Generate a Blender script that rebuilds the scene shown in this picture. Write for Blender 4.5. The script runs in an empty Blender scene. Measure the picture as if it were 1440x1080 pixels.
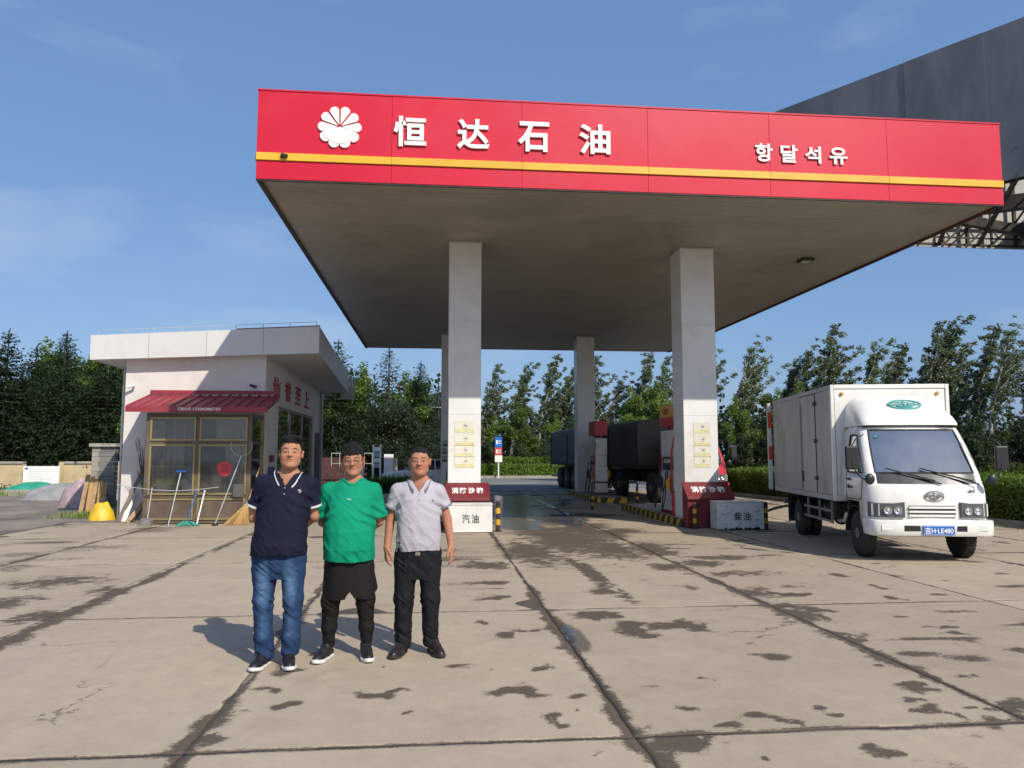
import bpy, bmesh, math, random
import numpy as np
from mathutils import Vector, Matrix
R = math.radians
scene = bpy.context.scene
COL = scene.collection

# ------------------------------------------------------------------ camera
cam_d = bpy.data.cameras.new('camera')
cam = bpy.data.objects.new('camera', cam_d); COL.objects.link(cam)
cam.location = (0, 0, 1.6)
cam.rotation_euler = (R(90 + 5.34), 0, R(-5.74))
cam_d.sensor_width = 36.0; cam_d.lens = 36.0 * 1070 / 1440
cam_d.clip_start = 0.05; cam_d.clip_end = 3000
scene.camera = cam

# ------------------------------------------------------------------ sky, sun, exposure
SUN = Vector((0.60, -1.02, 1.0)).normalized()          # direction towards the sun
SUN_EL = math.asin(SUN.z); SUN_AZ = math.atan2(SUN.x, SUN.y)
world = bpy.data.worlds.new('World'); scene.world = world; world.use_nodes = True
wn = world.node_tree; wn.nodes.clear()
def wnode(t, **k):
    n = wn.nodes.new(t)
    for a, b in k.items(): setattr(n, a, b)
    return n
w_out = wnode('ShaderNodeOutputWorld'); w_bg = wnode('ShaderNodeBackground')
sky = wnode('ShaderNodeTexSky', sky_type='NISHITA', sun_disc=False, sun_elevation=SUN_EL, sun_rotation=SUN_AZ,
            altitude=100, air_density=1.0, dust_density=1.6, ozone_density=1.6)
w_bg.inputs['Strength'].default_value = 0.122
w_tc = wnode('ShaderNodeTexCoord'); w_map = wnode('ShaderNodeMapping'); w_map.inputs['Scale'].default_value = (1.2, 1.2, 4.2)
w_no = wnode('ShaderNodeTexNoise'); w_no.inputs['Scale'].default_value = 2.3; w_no.inputs['Detail'].default_value = 5; w_no.inputs['Roughness'].default_value = 0.5
w_rp = wnode('ShaderNodeValToRGB'); w_rp.color_ramp.elements[0].position = 0.50; w_rp.color_ramp.elements[1].position = 0.78
w_rp.color_ramp.elements[1].color = (0.34, 0.34, 0.34, 1)
w_mx = wnode('ShaderNodeMix', data_type='RGBA'); w_mx.inputs['B'].default_value = (6.2, 6.6, 7.2, 1)
w_hs = wnode('ShaderNodeHueSaturation'); w_hs.inputs['Saturation'].default_value = 1.0
wn.links.new(w_tc.outputs['Generated'], w_map.inputs['Vector']); wn.links.new(w_map.outputs[0], w_no.inputs['Vector'])
wn.links.new(w_no.outputs['Fac'], w_rp.inputs[0]); wn.links.new(w_rp.outputs[0], w_mx.inputs['Factor'])
w_veil = wnode('ShaderNodeMix', data_type='RGBA'); w_veil.inputs['Factor'].default_value = 0.52; w_veil.inputs['B'].default_value = (1.42, 2.95, 6.0, 1)   # summer haze evens the blue out
wn.links.new(sky.outputs[0], w_hs.inputs['Color']); wn.links.new(w_hs.outputs[0], w_veil.inputs['A']); wn.links.new(w_veil.outputs['Result'], w_mx.inputs['A'])
wn.links.new(w_mx.outputs['Result'], w_bg.inputs['Color']); wn.links.new(w_bg.outputs[0], w_out.inputs['Surface'])

sun_d = bpy.data.lights.new('sun', 'SUN'); sun_d.energy = 4.5; sun_d.angle = R(0.55); sun_d.color = (1.0, 0.93, 0.82)
sun = bpy.data.objects.new('sun', sun_d); COL.objects.link(sun)
sun.rotation_euler = SUN.to_track_quat('Z', 'Y').to_euler()

scene.view_settings.view_transform = 'Standard'
scene.view_settings.look = 'None'
scene.view_settings.exposure = 0.0
scene.view_settings.gamma = 1.0
scene.view_settings.use_curve_mapping = False
scene.cycles.max_bounces = 8
scene.cycles.transparent_max_bounces = 16

# ------------------------------------------------------------------ materials
MAT = {}
def mat(name, col, rough=0.6, metal=0.0, spec=0.5, var=0.0, vscale=3.0, bump=0.0, bscale=40.0, dirt=None, dscale=1.2, damt=0.5,
        coat=0.0, stretch=(1, 1, 1), emis=None, attr=None, rvar=0.1, trans=0.0, hsv_obj=0.0, island=0.0):
    """principled material with broad tone variation, dirt patches and fine bump, all procedural"""
    m = bpy.data.materials.new(name); m.use_nodes = True; nt = m.node_tree; n = nt.nodes; L = nt.links
    b = n['Principled BSDF']
    b.inputs['Roughness'].default_value = rough; b.inputs['Metallic'].default_value = metal
    b.inputs['Specular IOR Level'].default_value = spec; b.inputs['Coat Weight'].default_value = coat
    tc = n.new('ShaderNodeTexCoord'); mp = n.new('ShaderNodeMapping'); mp.inputs['Scale'].default_value = stretch
    geo = n.new('ShaderNodeNewGeometry')
    L.new(geo.outputs['Position'] if stretch == (1, 1, 1) else tc.outputs['Object'], mp.inputs['Vector'])
    cs = None
    if attr:
        a = n.new('ShaderNodeAttribute'); a.attribute_name = attr; cs = a.outputs['Color']
    def rgb(c):
        q = n.new('ShaderNodeRGB'); q.outputs[0].default_value = (*c[:3], 1); return q.outputs[0]
    if cs is None: cs = rgb(col)
    def mixn(f, A, B, blend='MIX'):
        x = n.new('ShaderNodeMix'); x.data_type = 'RGBA'; x.blend_type = blend
        if isinstance(f, float): x.inputs['Factor'].default_value = f
        else: L.new(f, x.inputs['Factor'])
        L.new(A, x.inputs['A']); L.new(B, x.inputs['B']); return x.outputs['Result']
    if var > 0:
        t = n.new('ShaderNodeTexNoise'); t.inputs['Scale'].default_value = vscale; t.inputs['Detail'].default_value = 6; t.inputs['Roughness'].default_value = 0.6
        L.new(mp.outputs[0], t.inputs['Vector'])
        mr = n.new('ShaderNodeMapRange'); mr.inputs['From Min'].default_value = 0.3; mr.inputs['From Max'].default_value = 0.7
        mr.inputs['To Min'].default_value = 1 - var; mr.inputs['To Max'].default_value = 1 + var
        L.new(t.outputs['Fac'], mr.inputs['Value'])
        x = n.new('ShaderNodeVectorMath'); x.operation = 'SCALE'; L.new(cs, x.inputs[0]); L.new(mr.outputs[0], x.inputs['Scale']); cs = x.outputs[0]
        mr2 = n.new('ShaderNodeMapRange'); mr2.inputs['To Min'].default_value = max(0.02, rough - rvar); mr2.inputs['To Max'].default_value = min(1, rough + rvar)
        L.new(t.outputs['Fac'], mr2.inputs['Value']); L.new(mr2.outputs[0], b.inputs['Roughness'])
    if hsv_obj > 0:
        oi = n.new('ShaderNodeObjectInfo'); mr = n.new('ShaderNodeMapRange')
        mr.inputs['To Min'].default_value = 1 - hsv_obj; mr.inputs['To Max'].default_value = 1 + hsv_obj
        L.new(oi.outputs['Random'], mr.inputs['Value'])
        x = n.new('ShaderNodeVectorMath'); x.operation = 'SCALE'; L.new(cs, x.inputs[0]); L.new(mr.outputs[0], x.inputs['Scale']); cs = x.outputs[0]
    if island > 0:
        mr = n.new('ShaderNodeMapRange'); mr.inputs['To Min'].default_value = 1 - island; mr.inputs['To Max'].default_value = 1 + island
        L.new(geo.outputs['Random Per Island'], mr.inputs['Value'])
        x = n.new('ShaderNodeVectorMath'); x.operation = 'SCALE'; L.new(cs, x.inputs[0]); L.new(mr.outputs[0], x.inputs['Scale']); cs = x.outputs[0]
    if dirt:
        t = n.new('ShaderNodeTexNoise'); t.inputs['Scale'].default_value = dscale; t.inputs['Detail'].default_value = 9; t.inputs['Roughness'].default_value = 0.68
        t.inputs['Distortion'].default_value = 0.3
        L.new(mp.outputs[0], t.inputs['Vector'])
        rp = n.new('ShaderNodeValToRGB'); rp.color_ramp.elements[0].position = 0.48; rp.color_ramp.elements[1].position = 0.72
        rp.color_ramp.elements[1].color = (damt, damt, damt, 1)
        L.new(t.outputs['Fac'], rp.inputs[0]); cs = mixn(rp.outputs[0], cs, rgb(dirt))
    L.new(cs, b.inputs['Base Color'])
    if bump > 0:
        t = n.new('ShaderNodeTexNoise'); t.inputs['Scale'].default_value = bscale; t.inputs['Detail'].default_value = 4
        L.new(mp.outputs[0], t.inputs['Vector'])
        bp = n.new('ShaderNodeBump'); bp.inputs['Strength'].default_value = bump; bp.inputs['Distance'].default_value = 0.01
        L.new(t.outputs['Fac'], bp.inputs['Height']); L.new(bp.outputs[0], b.inputs['Normal'])
    if trans > 0: b.inputs['Transmission Weight'].default_value = trans
    if emis: b.inputs['Emission Color'].default_value = (*emis, 1); b.inputs['Emission Strength'].default_value = 1
    MAT[name] = m
    return m

def glass_mat(name, tint, amt, rough=0.02):
    """thin pane: part mirror-like reflection, part tinted view through"""
    m = bpy.data.materials.new(name); m.use_nodes = True; nt = m.node_tree; n = nt.nodes; L = nt.links
    n.remove(n['Principled BSDF']); out = n['Material Output']
    g = n.new('ShaderNodeBsdfGlossy'); g.inputs['Roughness'].default_value = rough; g.inputs['Color'].default_value = (0.9, 0.9, 0.9, 1)
    t = n.new('ShaderNodeBsdfTransparent'); t.inputs['Color'].default_value = (*tint, 1)
    d = n.new('ShaderNodeBsdfDiffuse'); d.inputs['Color'].default_value = (0.35, 0.34, 0.3, 1)
    ns = n.new('ShaderNodeTexNoise'); ns.inputs['Scale'].default_value = 2.5; ns.inputs['Detail'].default_value = 6
    geo = n.new('ShaderNodeNewGeometry'); L.new(geo.outputs['Position'], ns.inputs['Vector'])
    mr = n.new('ShaderNodeMapRange'); mr.inputs['From Min'].default_value = 0.35; mr.inputs['From Max'].default_value = 0.75
    mr.inputs['To Min'].default_value = 0.03; mr.inputs['To Max'].default_value = 0.22; L.new(ns.outputs['Fac'], mr.inputs['Value'])
    lw = n.new('ShaderNodeFresnel'); lw.inputs['IOR'].default_value = 1.5
    ad = n.new('ShaderNodeMath'); ad.operation = 'ADD'; ad.inputs[1].default_value = amt; L.new(lw.outputs[0], ad.inputs[0])
    m1 = n.new('ShaderNodeMixShader'); L.new(mr.outputs[0], m1.inputs[0]); L.new(t.outputs[0], m1.inputs[1]); L.new(d.outputs[0], m1.inputs[2])
    m2 = n.new('ShaderNodeMixShader'); L.new(ad.outputs[0], m2.inputs[0]); L.new(m1.outputs[0], m2.inputs[1]); L.new(g.outputs[0], m2.inputs[2])
    L.new(m2.outputs[0], out.inputs['Surface']); MAT[name] = m; return m

mat('white_paint', (0.74, 0.72, 0.68), 0.4, var=0.06, vscale=1.5, dirt=(0.32, 0.27, 0.2), damt=0.35, dscale=2.2, bump=0.05, bscale=15)
mat('column_panel', (0.76, 0.745, 0.72), 0.35, var=0.05, vscale=1.0, dirt=(0.42, 0.36, 0.3), damt=0.25, dscale=1.5)
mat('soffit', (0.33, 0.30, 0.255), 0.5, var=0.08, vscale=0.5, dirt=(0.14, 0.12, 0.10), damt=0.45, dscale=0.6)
mat('fascia_red', (0.60, 0.014, 0.042), 0.42, spec=0.3, var=0.05, vscale=0.5, dirt=(0.60, 0.065, 0.09), damt=0.5, dscale=0.3, bump=0.16, bscale=1.6)
mat('fascia_yellow', (0.72, 0.42, 0.03), 0.4, var=0.08, vscale=1.5, hsv_obj=0.06)
mat('sign_white', (0.86, 0.85, 0.80), 0.4, var=0.04)
mat('dark_red', (0.17, 0.016, 0.024), 0.45, var=0.15, vscale=2.0, dirt=(0.12, 0.06, 0.05), damt=0.6, dscale=4)
mat('pump_red', (0.50, 0.02, 0.035), 0.35, var=0.1, vscale=2.0)
mat('wall_plaster', (0.70, 0.665, 0.63), 0.85, var=0.05, vscale=1.2, dirt=(0.45, 0.38, 0.32), damt=0.35, dscale=1.0, bump=0.2, bscale=30)
mat('roof_panel', (0.66, 0.655, 0.64), 0.5, var=0.05, vscale=0.8, dirt=(0.40, 0.38, 0.32), damt=0.4, dscale=0.8, hsv_obj=0.04)
mat('awning_red', (0.29, 0.030, 0.050), 0.5, var=0.1, vscale=3, dirt=(0.22, 0.08, 0.07), damt=0.5, dscale=2)
mat('gold_frame', (0.33, 0.27, 0.12), 0.4, metal=0.3, var=0.12, vscale=5, dirt=(0.15, 0.12, 0.07), damt=0.5, dscale=5)
mat('brown_panel', (0.12, 0.085, 0.06), 0.55, var=0.2, vscale=3, dirt=(0.22, 0.18, 0.13), damt=0.5, dscale=3)
mat('dark_steel', (0.035, 0.032, 0.03), 0.6, metal=0.2, var=0.3, vscale=3, dirt=(0.10, 0.06, 0.035), damt=0.7, dscale=3)
mat('black_rubber', (0.022, 0.022, 0.022), 0.75, var=0.2, vscale=8, bump=0.1, dirt=(0.10, 0.085, 0.065), damt=0.5, dscale=6)
mat('black_plastic', (0.02, 0.02, 0.021), 0.42, var=0.1)
mat('grey_metal', (0.32, 0.32, 0.31), 0.45, metal=0.5, var=0.15, vscale=4, dirt=(0.14, 0.11, 0.08), damt=0.5, dscale=4)
mat('light_grey', (0.45, 0.45, 0.43), 0.5, var=0.1)
mat('concrete_kerb', (0.36, 0.33, 0.28), 0.9, var=0.12, vscale=3, dirt=(0.14, 0.12, 0.09), damt=0.6, dscale=4, bump=0.4, bscale=40, hsv_obj=0.1)
mat('yellow_paint', (0.62, 0.36, 0.02), 0.5, var=0.15, vscale=6, dirt=(0.12, 0.09, 0.05), damt=0.7, dscale=9)
mat('black_paint', (0.02, 0.02, 0.02), 0.5, var=0.2, dirt=(0.12, 0.10, 0.07), damt=0.6, dscale=8)
mat('billboard_skin', (0.20, 0.20, 0.205), 0.7, var=0.32, vscale=0.45, dirt=(0.30, 0.295, 0.30), damt=0.8, dscale=0.5, stretch=(1.0, 1.0, 0.3), bump=0.3, bscale=0.8)
mat('billboard_back', (0.46, 0.45, 0.42), 0.6, var=0.1, vscale=0.6, dirt=(0.3, 0.28, 0.24), damt=0.4, dscale=0.8, hsv_obj=0.06)
glass_mat('window_glass', (0.90, 0.91, 0.90), 0.02)
glass_mat('car_glass', (0.50, 0.56, 0.55), 0.46)

# ------------------------------------------------------------------ mesh builder
def tag(o, label=None, cat=None, group=None, kind=None):
    if label: o['label'] = label
    if cat: o['category'] = cat
    if group: o['group'] = group
    if kind: o['kind'] = kind
    return o

def thing(name, label, cat, loc=(0, 0, 0), rz=0.0, group=None):
    o = bpy.data.objects.new(name, None); COL.objects.link(o); o.empty_display_size = 0.2
    o.location = loc; o.rotation_euler = (0, 0, rz)
    return tag(o, label, cat, group)

def link_mesh(name, me, parent=None, loc=None):
    o = bpy.data.objects.new(name, me); COL.objects.link(o)
    if loc is not None: o.location = loc
    if parent is not None: o.parent = parent
    return o

def copy_tree(o, parent=None, off=None):
    c = o.copy(); COL.objects.link(c)
    if parent is not None: c.parent = parent
    for ch in list(o.children): copy_tree(ch, c)
    return c

def chain_off(p):
    o = Vector((0, 0, 0))
    while p is not None: o += p.location; p = p.parent
    return o

class MB:
    def __init__(s): s.v = []; s.f = []; s.m = []; s.mi = 0
    def add(s, vs, fs):
        k = len(s.v); s.v += [tuple(map(float, p)) for p in vs]; s.f += [tuple(i + k for i in q) for q in fs]; s.m += [s.mi] * len(fs); return s
    def hexa(s, p):   # 8 points: bottom 0-3 ccw, top 4-7
        return s.add(p, [(3, 2, 1, 0), (4, 5, 6, 7), (0, 1, 5, 4), (1, 2, 6, 5), (2, 3, 7, 6), (3, 0, 4, 7)])
    def box(s, x0, x1, y0, y1, z0, z1):
        return s.hexa([(x0, y0, z0), (x1, y0, z0), (x1, y1, z0), (x0, y1, z0), (x0, y0, z1), (x1, y0, z1), (x1, y1, z1), (x0, y1, z1)])
    def bar(s, a, b, w, h=None, up=(0, 0, 1)):
        h = w if h is None else h
        a = Vector(a); b = Vector(b); d = (b - a).normalized(); u = Vector(up)
        if abs(d.dot(u)) > 0.98: u = Vector((1, 0, 0))
        x = d.cross(u).normalized() * w / 2; y = x.cross(d).normalized() * h / 2
        return s.hexa([a - x - y, a + x - y, a + x + y, a - x + y, b - x - y, b + x - y, b + x + y, b - x + y][0:4] + [b - x - y, b + x - y, b + x + y, b - x + y])
    def tube(s, pts, r, n=8, cap=True):
        pts = [Vector(p) for p in pts]; rs = r if isinstance(r, (list, tuple)) else [r] * len(pts)
        k = len(pts); vs = []; fs = []; up = Vector((0, 0, 1)); prev = None
        for i, p in enumerate(pts):
            d = (pts[min(i + 1, k - 1)] - pts[max(i - 1, 0)]).normalized()
            if prev is None: prev = d.orthogonal().normalized()
            x = (prev - d * prev.dot(d)); x = x.normalized() if x.length > 1e-6 else d.orthogonal().normalized(); prev = x; y = d.cross(x)
            for j in range(n):
                a = 2 * math.pi * j / n; vs.append(p + (x * math.cos(a) + y * math.sin(a)) * rs[i])
        for i in range(k - 1):
            for j in range(n):
                fs.append((i * n + j, i * n + (j + 1) % n, (i + 1) * n + (j + 1) % n, (i + 1) * n + j))
        if cap: fs.append(tuple(range(n - 1, -1, -1))); fs.append(tuple(range((k - 1) * n, k * n)))
        return s.add(vs, fs)
    def cyl(s, a, b, r, n=16, r2=None): return s.tube([a, b], [r, r if r2 is None else r2], n)
    def revolve(s, c, axis, prof, n=24):     # prof: (dist along axis, radius)
        c = Vector(c); d = Vector(axis).normalized(); x = d.orthogonal().normalized(); y = d.cross(x); vs = []; fs = []
        for (t, r) in prof:
            for j in range(n):
                a = 2 * math.pi * j / n; vs.append(c + d * t + (x * math.cos(a) + y * math.sin(a)) * r)
        for i in range(len(prof) - 1):
            for j in range(n): fs.append((i * n + j, i * n + (j + 1) % n, (i + 1) * n + (j + 1) % n, (i + 1) * n + j))
        fs.append(tuple(range(n - 1, -1, -1))); fs.append(tuple(range((len(prof) - 1) * n, len(prof) * n)))
        return s.add(vs, fs)
    def ell(s, c, r, n=12, m=8):
        vs = []; fs = []
        for i in range(m + 1):
            t = math.pi * i / m
            for j in range(n):
                a = 2 * math.pi * j / n; vs.append((c[0] + r[0] * math.sin(t) * math.cos(a), c[1] + r[1] * math.sin(t) * math.sin(a), c[2] + r[2] * math.cos(t)))
        for i in range(m):
            for j in range(n): fs.append((i * n + j, (i + 1) * n + j, (i + 1) * n + (j + 1) % n, i * n + (j + 1) % n))
        return s.add(vs, fs)
    def prism(s, poly, a, b):     # poly: list of points on plane, extruded from offset a to offset b (vectors)
        a = Vector(a); b = Vector(b); k = len(poly); vs = [Vector(p) + a for p in poly] + [Vector(p) + b for p in poly]
        fs = [tuple(range(k - 1, -1, -1)), tuple(range(k, 2 * k))] + [(i, (i + 1) % k, k + (i + 1) % k, k + i) for i in range(k)]
        return s.add(vs, fs)
    def loft(s, rings, closed=True, cap=True):
        n = len(rings[0]); vs = [p for r_ in rings for p in r_]; fs = []
        for i in range(len(rings) - 1):
            for j in range(n if closed else n - 1): fs.append((i * n + j, i * n + (j + 1) % n, (i + 1) * n + (j + 1) % n, (i + 1) * n + j))
        if cap and closed: fs.append(tuple(range(n - 1, -1, -1))); fs.append(tuple(range((len(rings) - 1) * n, len(rings) * n)))
        return s.add(vs, fs)
    def build(s, name, m, parent=None, bevel=0.0, smooth=False, world=False, seg=2, angle=35, fix=True, kind=None):
        me = bpy.data.meshes.new(name)
        off = chain_off(parent) if (world and parent is not None) else None
        vs = s.v if off is None else [(p[0] - off.x, p[1] - off.y, p[2] - off.z) for p in s.v]
        me.from_pydata(vs, [], s.f)
        ms = m if isinstance(m, (list, tuple)) else [m]
        for q in ms: me.materials.append(MAT[q] if isinstance(q, str) else q)
        if len(ms) > 1: me.polygons.foreach_set('material_index', s.m)
        if fix:
            bm = bmesh.new(); bm.from_mesh(me); bmesh.ops.recalc_face_normals(bm, faces=bm.faces); bm.to_mesh(me); bm.free()
        if smooth:
            me.polygons.foreach_set('use_smooth', [True] * len(me.polygons))
            me.set_sharp_from_angle(angle=R(angle))
        o = link_mesh(name, me, parent)
        if bevel > 0:
            b = o.modifiers.new('bevel', 'BEVEL'); b.width = bevel; b.segments = seg; b.limit_method = 'ANGLE'; b.angle_limit = R(35)
            if not smooth:
                me.polygons.foreach_set('use_smooth', [True] * len(me.polygons)); b.harden_normals = True
        if kind: o['kind'] = kind
        return o

def text_obj(name, body, m, parent, origin, w, h, xdir=(1, 0, 0), up=(0, 0, 1), extrude=0.01, bold=0.0, res=3, world=False):
    """raised lettering: outlines turned to a mesh and fitted to a w x h box whose lower left corner is origin"""
    c = bpy.data.curves.new('lettering', 'FONT'); c.body = body; c.size = 1; c.offset = bold; c.extrude = 0.5; c.resolution_u = res
    t = bpy.data.objects.new('lettering', c); COL.objects.link(t); bpy.context.view_layer.update()
    me = bpy.data.meshes.new_from_object(t.evaluated_get(bpy.context.evaluated_depsgraph_get()))
    bpy.data.objects.remove(t); bpy.data.curves.remove(c)
    a = np.empty(len(me.vertices) * 3); me.vertices.foreach_get('co', a); a = a.reshape(-1, 3)
    lo = a.min(0); hi = a.max(0); q = (a - lo) / (hi - lo)
    x = np.array(xdir, float); x /= np.linalg.norm(x); u = np.array(up, float); u /= np.linalg.norm(u); nn = np.cross(x, u)
    p = np.array(origin, float) + q[:, 0:1] * w * x + q[:, 1:2] * h * u + (q[:, 2:3]) * extrude * nn
    if world: p = p - np.array(chain_off(parent))
    me.vertices.foreach_set('co', p.ravel()); me.materials.clear(); me.materials.append(MAT[m]); me.name = name
    me.update()
    return link_mesh(name, me, parent)

def np_mesh(name, V, F, m, attrs=None, smooth=False):
    """fast mesh from numpy arrays; F is (n,3) or (n,4)"""
    me = bpy.data.meshes.new(name); V = np.ascontiguousarray(V, dtype=np.float32); F = np.ascontiguousarray(F, dtype=np.int32)
    k = F.shape[1]; me.vertices.add(len(V)); me.vertices.foreach_set('co', V.ravel())
    me.loops.add(F.size); me.loops.foreach_set('vertex_index', F.ravel())
    me.polygons.add(len(F)); me.polygons.foreach_set('loop_start', np.arange(len(F), dtype=np.int32) * k)
    if smooth: me.polygons.foreach_set('use_smooth', np.ones(len(F), dtype=bool))
    for q in (m if isinstance(m, (list, tuple)) else [m]): me.materials.append(MAT[q] if isinstance(q, str) else q)
    for an, (typ, dat) in (attrs or {}).items():
        a = me.attributes.new(an, typ, 'POINT')
        a.data.foreach_set('color' if 'COLOR' in typ else 'value', np.ascontiguousarray(dat, dtype=np.float32).ravel())
    me.update(calc_edges=True); me.validate(); return me

def vnoise(P, seed=0):
    """smooth value noise in [-1,1] at points P (...,3)"""
    rs = np.random.RandomState(seed); T = rs.rand(32, 32, 32).astype(np.float32) * 2 - 1
    P = np.asarray(P, dtype=np.float32); i = np.floor(P).astype(np.int32); f = P - i; f = f * f * (3 - 2 * f)
    i0 = i & 31; i1 = (i + 1) & 31; x, y, z = f[..., 0], f[..., 1], f[..., 2]
    def g(a, b, c): return T[a, b, c]
    X0, Y0, Z0 = i0[..., 0], i0[..., 1], i0[..., 2]; X1, Y1, Z1 = i1[..., 0], i1[..., 1], i1[..., 2]
    c00 = g(X0, Y0, Z0) * (1 - x) + g(X1, Y0, Z0) * x; c10 = g(X0, Y1, Z0) * (1 - x) + g(X1, Y1, Z0) * x
    c01 = g(X0, Y0, Z1) * (1 - x) + g(X1, Y0, Z1) * x; c11 = g(X0, Y1, Z1) * (1 - x) + g(X1, Y1, Z1) * x
    return (c00 * (1 - y) + c10 * y) * (1 - z) + (c01 * (1 - y) + c11 * y) * z
# ================================================================== GROUND
rng = np.random.RandomState(7)
BL = np.array([
(1.66, 7.67, 0.27, 0.2, 1), (1.84, 7.05, 0.2, 0.4, 1), (2.28, 7.16, 0.34, 0.21, 1), (0.57, 5.3, 0.16, 0.1, 1), (0.7, 5.17, 0.08, 0.08, 1),
 (0.7, 5.46, 0.04, 0.09, 1), (0.96, 5.12, 0.04, 0.04, 1), (0.93, 4.89, 0.03, 0.05, 1), (0.76, 4.73, 0.07, 0.06, 1), (0.81, 5.89, 0.07, 0.06, 1),
 (0.86, 7.15, 0.16, 0.09, 1), (0.61, 6.95, 0.05, 0.11, 1), (1.58, 4.83, 0.07, 0.06, 1), (1.96, 4.7, 0.08, 0.07, 1), (2.13, 4.6, 0.09, 0.07, 1),
 (1.77, 4.54, 0.11, 0.05, 1), (2.4, 4.72, 0.03, 0.04, 1), (2.48, 4.6, 0.05, 0.04, 1), (3.31, 5.11, 0.1, 0.1, 0.9), (3.16, 4.88, 0.12, 0.09, 0.9),
 (3.09, 4.7, 0.11, 0.08, 0.9), (3.2, 4.61, 0.03, 0.07, 1), (3.4, 4.66, 0.05, 0.04, 1), (3.71, 4.71, 0.12, 0.12, 1), (3.39, 4.35, 0.09, 0.09, 0.9),
 (3.74, 8.8, 0.31, 0.31, 0.9), (4.12, 10.17, 0.58, 0.26, 0.8), (4.09, 8.58, 0.18, 0.14, 1), (5.19, 8.28, 0.11, 0.09, 1), (5.37, 8.89, 0.06, 0.1, 1),
 (1.35, 4.35, 0.26, 0.14, 1.2), (1.24, 4.12, 0.08, 0.15, 1.2), (3.7, 7.5, 0.27, 0.25, 1.1), (3.96, 7.76, 0.16, 0.19, 1), (3.65, 7.89, 0.2, 0.18, 1),
 (3.62, 6.67, 0.2, 0.14, 1), (3.67, 6.46, 0.07, 0.1, 1), (2.56, 14.69, 0.92, 2.9, 0.95), (1.63, 12.77, 0.57, 1.73, 0.9), (3.07, 13.09, 0.58, 1.58, 0.9),
 (2.12, 10.65, 0.14, 2.03, 1), (2.0, 9.02, 0.23, 0.25, 0.9), (3.72, 12.93, 0.39, 1.15, 0.9), (3.37, 10.86, 0.33, 0.37, 0.9), (3.94, 11.2, 0.34, 0.39, 0.9),
 (4.47, 11.79, 0.49, 0.3, 0.85), (0.73, 11.25, 0.44, 0.47, 0.9), (0.64, 9.79, 0.29, 0.14, 0.9), (0.63, 8.74, 0.17, 0.16, 1), (1.76, 3.95, 0.04, 0.03, 1),
 (0.91, 4.21, 0.05, 0.02, 0.8), (4.75, 6.87, 0.11, 0.08, 0.9), (4.66, 6.64, 0.1, 0.06, 0.9), (4.78, 6.05, 0.09, 0.08, 0.9), (2.64, 6.08, 0.1, 0.08, 0.8),
 (2.87, 6.68, 0.14, 0.06, 0.7), (1.9, 5.48, 0.03, 0.04, 1), (3.33, 5.67, 0.03, 0.04, 1), (3.97, 5.34, 0.03, 0.04, 1), (2.41, 4.09, 0.09, 0.04, 0.9),
 (2.52, 3.92, 0.1, 0.03, 0.9), (1.1, 6.45, 0.08, 0.12, 1), (0.45, 7.5, 0.04, 0.07, 1), (4.38, 9.12, 0.28, 0.15, 0.7), (5.29, 7.52, 0.2, 0.09, 0.7),
 (-0.39, 5.34, 0.15, 0.1, 1.1), (-0.16, 5.04, 0.02, 0.04, 1), (-0.95, 5.21, 0.08, 0.05, 1), (-1.13, 6.0, 0.09, 0.13, 0.9), (-1.17, 5.53, 0.07, 0.08, 0.8),
 (-1.18, 5.12, 0.05, 0.07, 0.7), (-1.2, 4.96, 0.03, 0.05, 0.7), (0.22, 5.94, 0.11, 0.06, 1), (0.49, 5.37, 0.1, 0.08, 1), (-0.99, 6.48, 0.04, 0.06, 1),
 (-0.38, 6.09, 0.03, 0.04, 0.9), (-4.78, 10.36, 0.58, 0.57, 0.8), (-4.62, 9.0, 0.3, 0.43, 0.8), (0.66, 8.77, 0.14, 0.17, 0.9), (0.6, 6.94, 0.07, 0.12, 0.9),
 (0.46, 7.52, 0.02, 0.06, 0.9), (-1.28, 4.59, 0.09, 0.07, 1.2), (-1.36, 4.4, 0.05, 0.14, 1.1), (-3.93, 8.19, 0.22, 0.32, 0.9), (-3.87, 9.69, 0.25, 0.3, 0.8),
 (-6.1, 14.12, 0.37, 0.27, 0.7), (-6.63, 13.23, 0.52, 0.47, 0.6), (-6.0, 11.62, 0.4, 0.43, 0.6)
]).reshape(-1, 5)
JX = [-18.55, -16.1, -13.65, -11.2, -8.70, -6.25, -3.79, -1.34, 1.15, 3.57, 6.08, 8.55, 11.0, 13.45, 15.9]
JY = [-6.9, -3.1, 0.65, 4.42, 8.03, 11.9, 15.6, 19.4, 23.2, 27.0, 30.8, 34.5]
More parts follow.
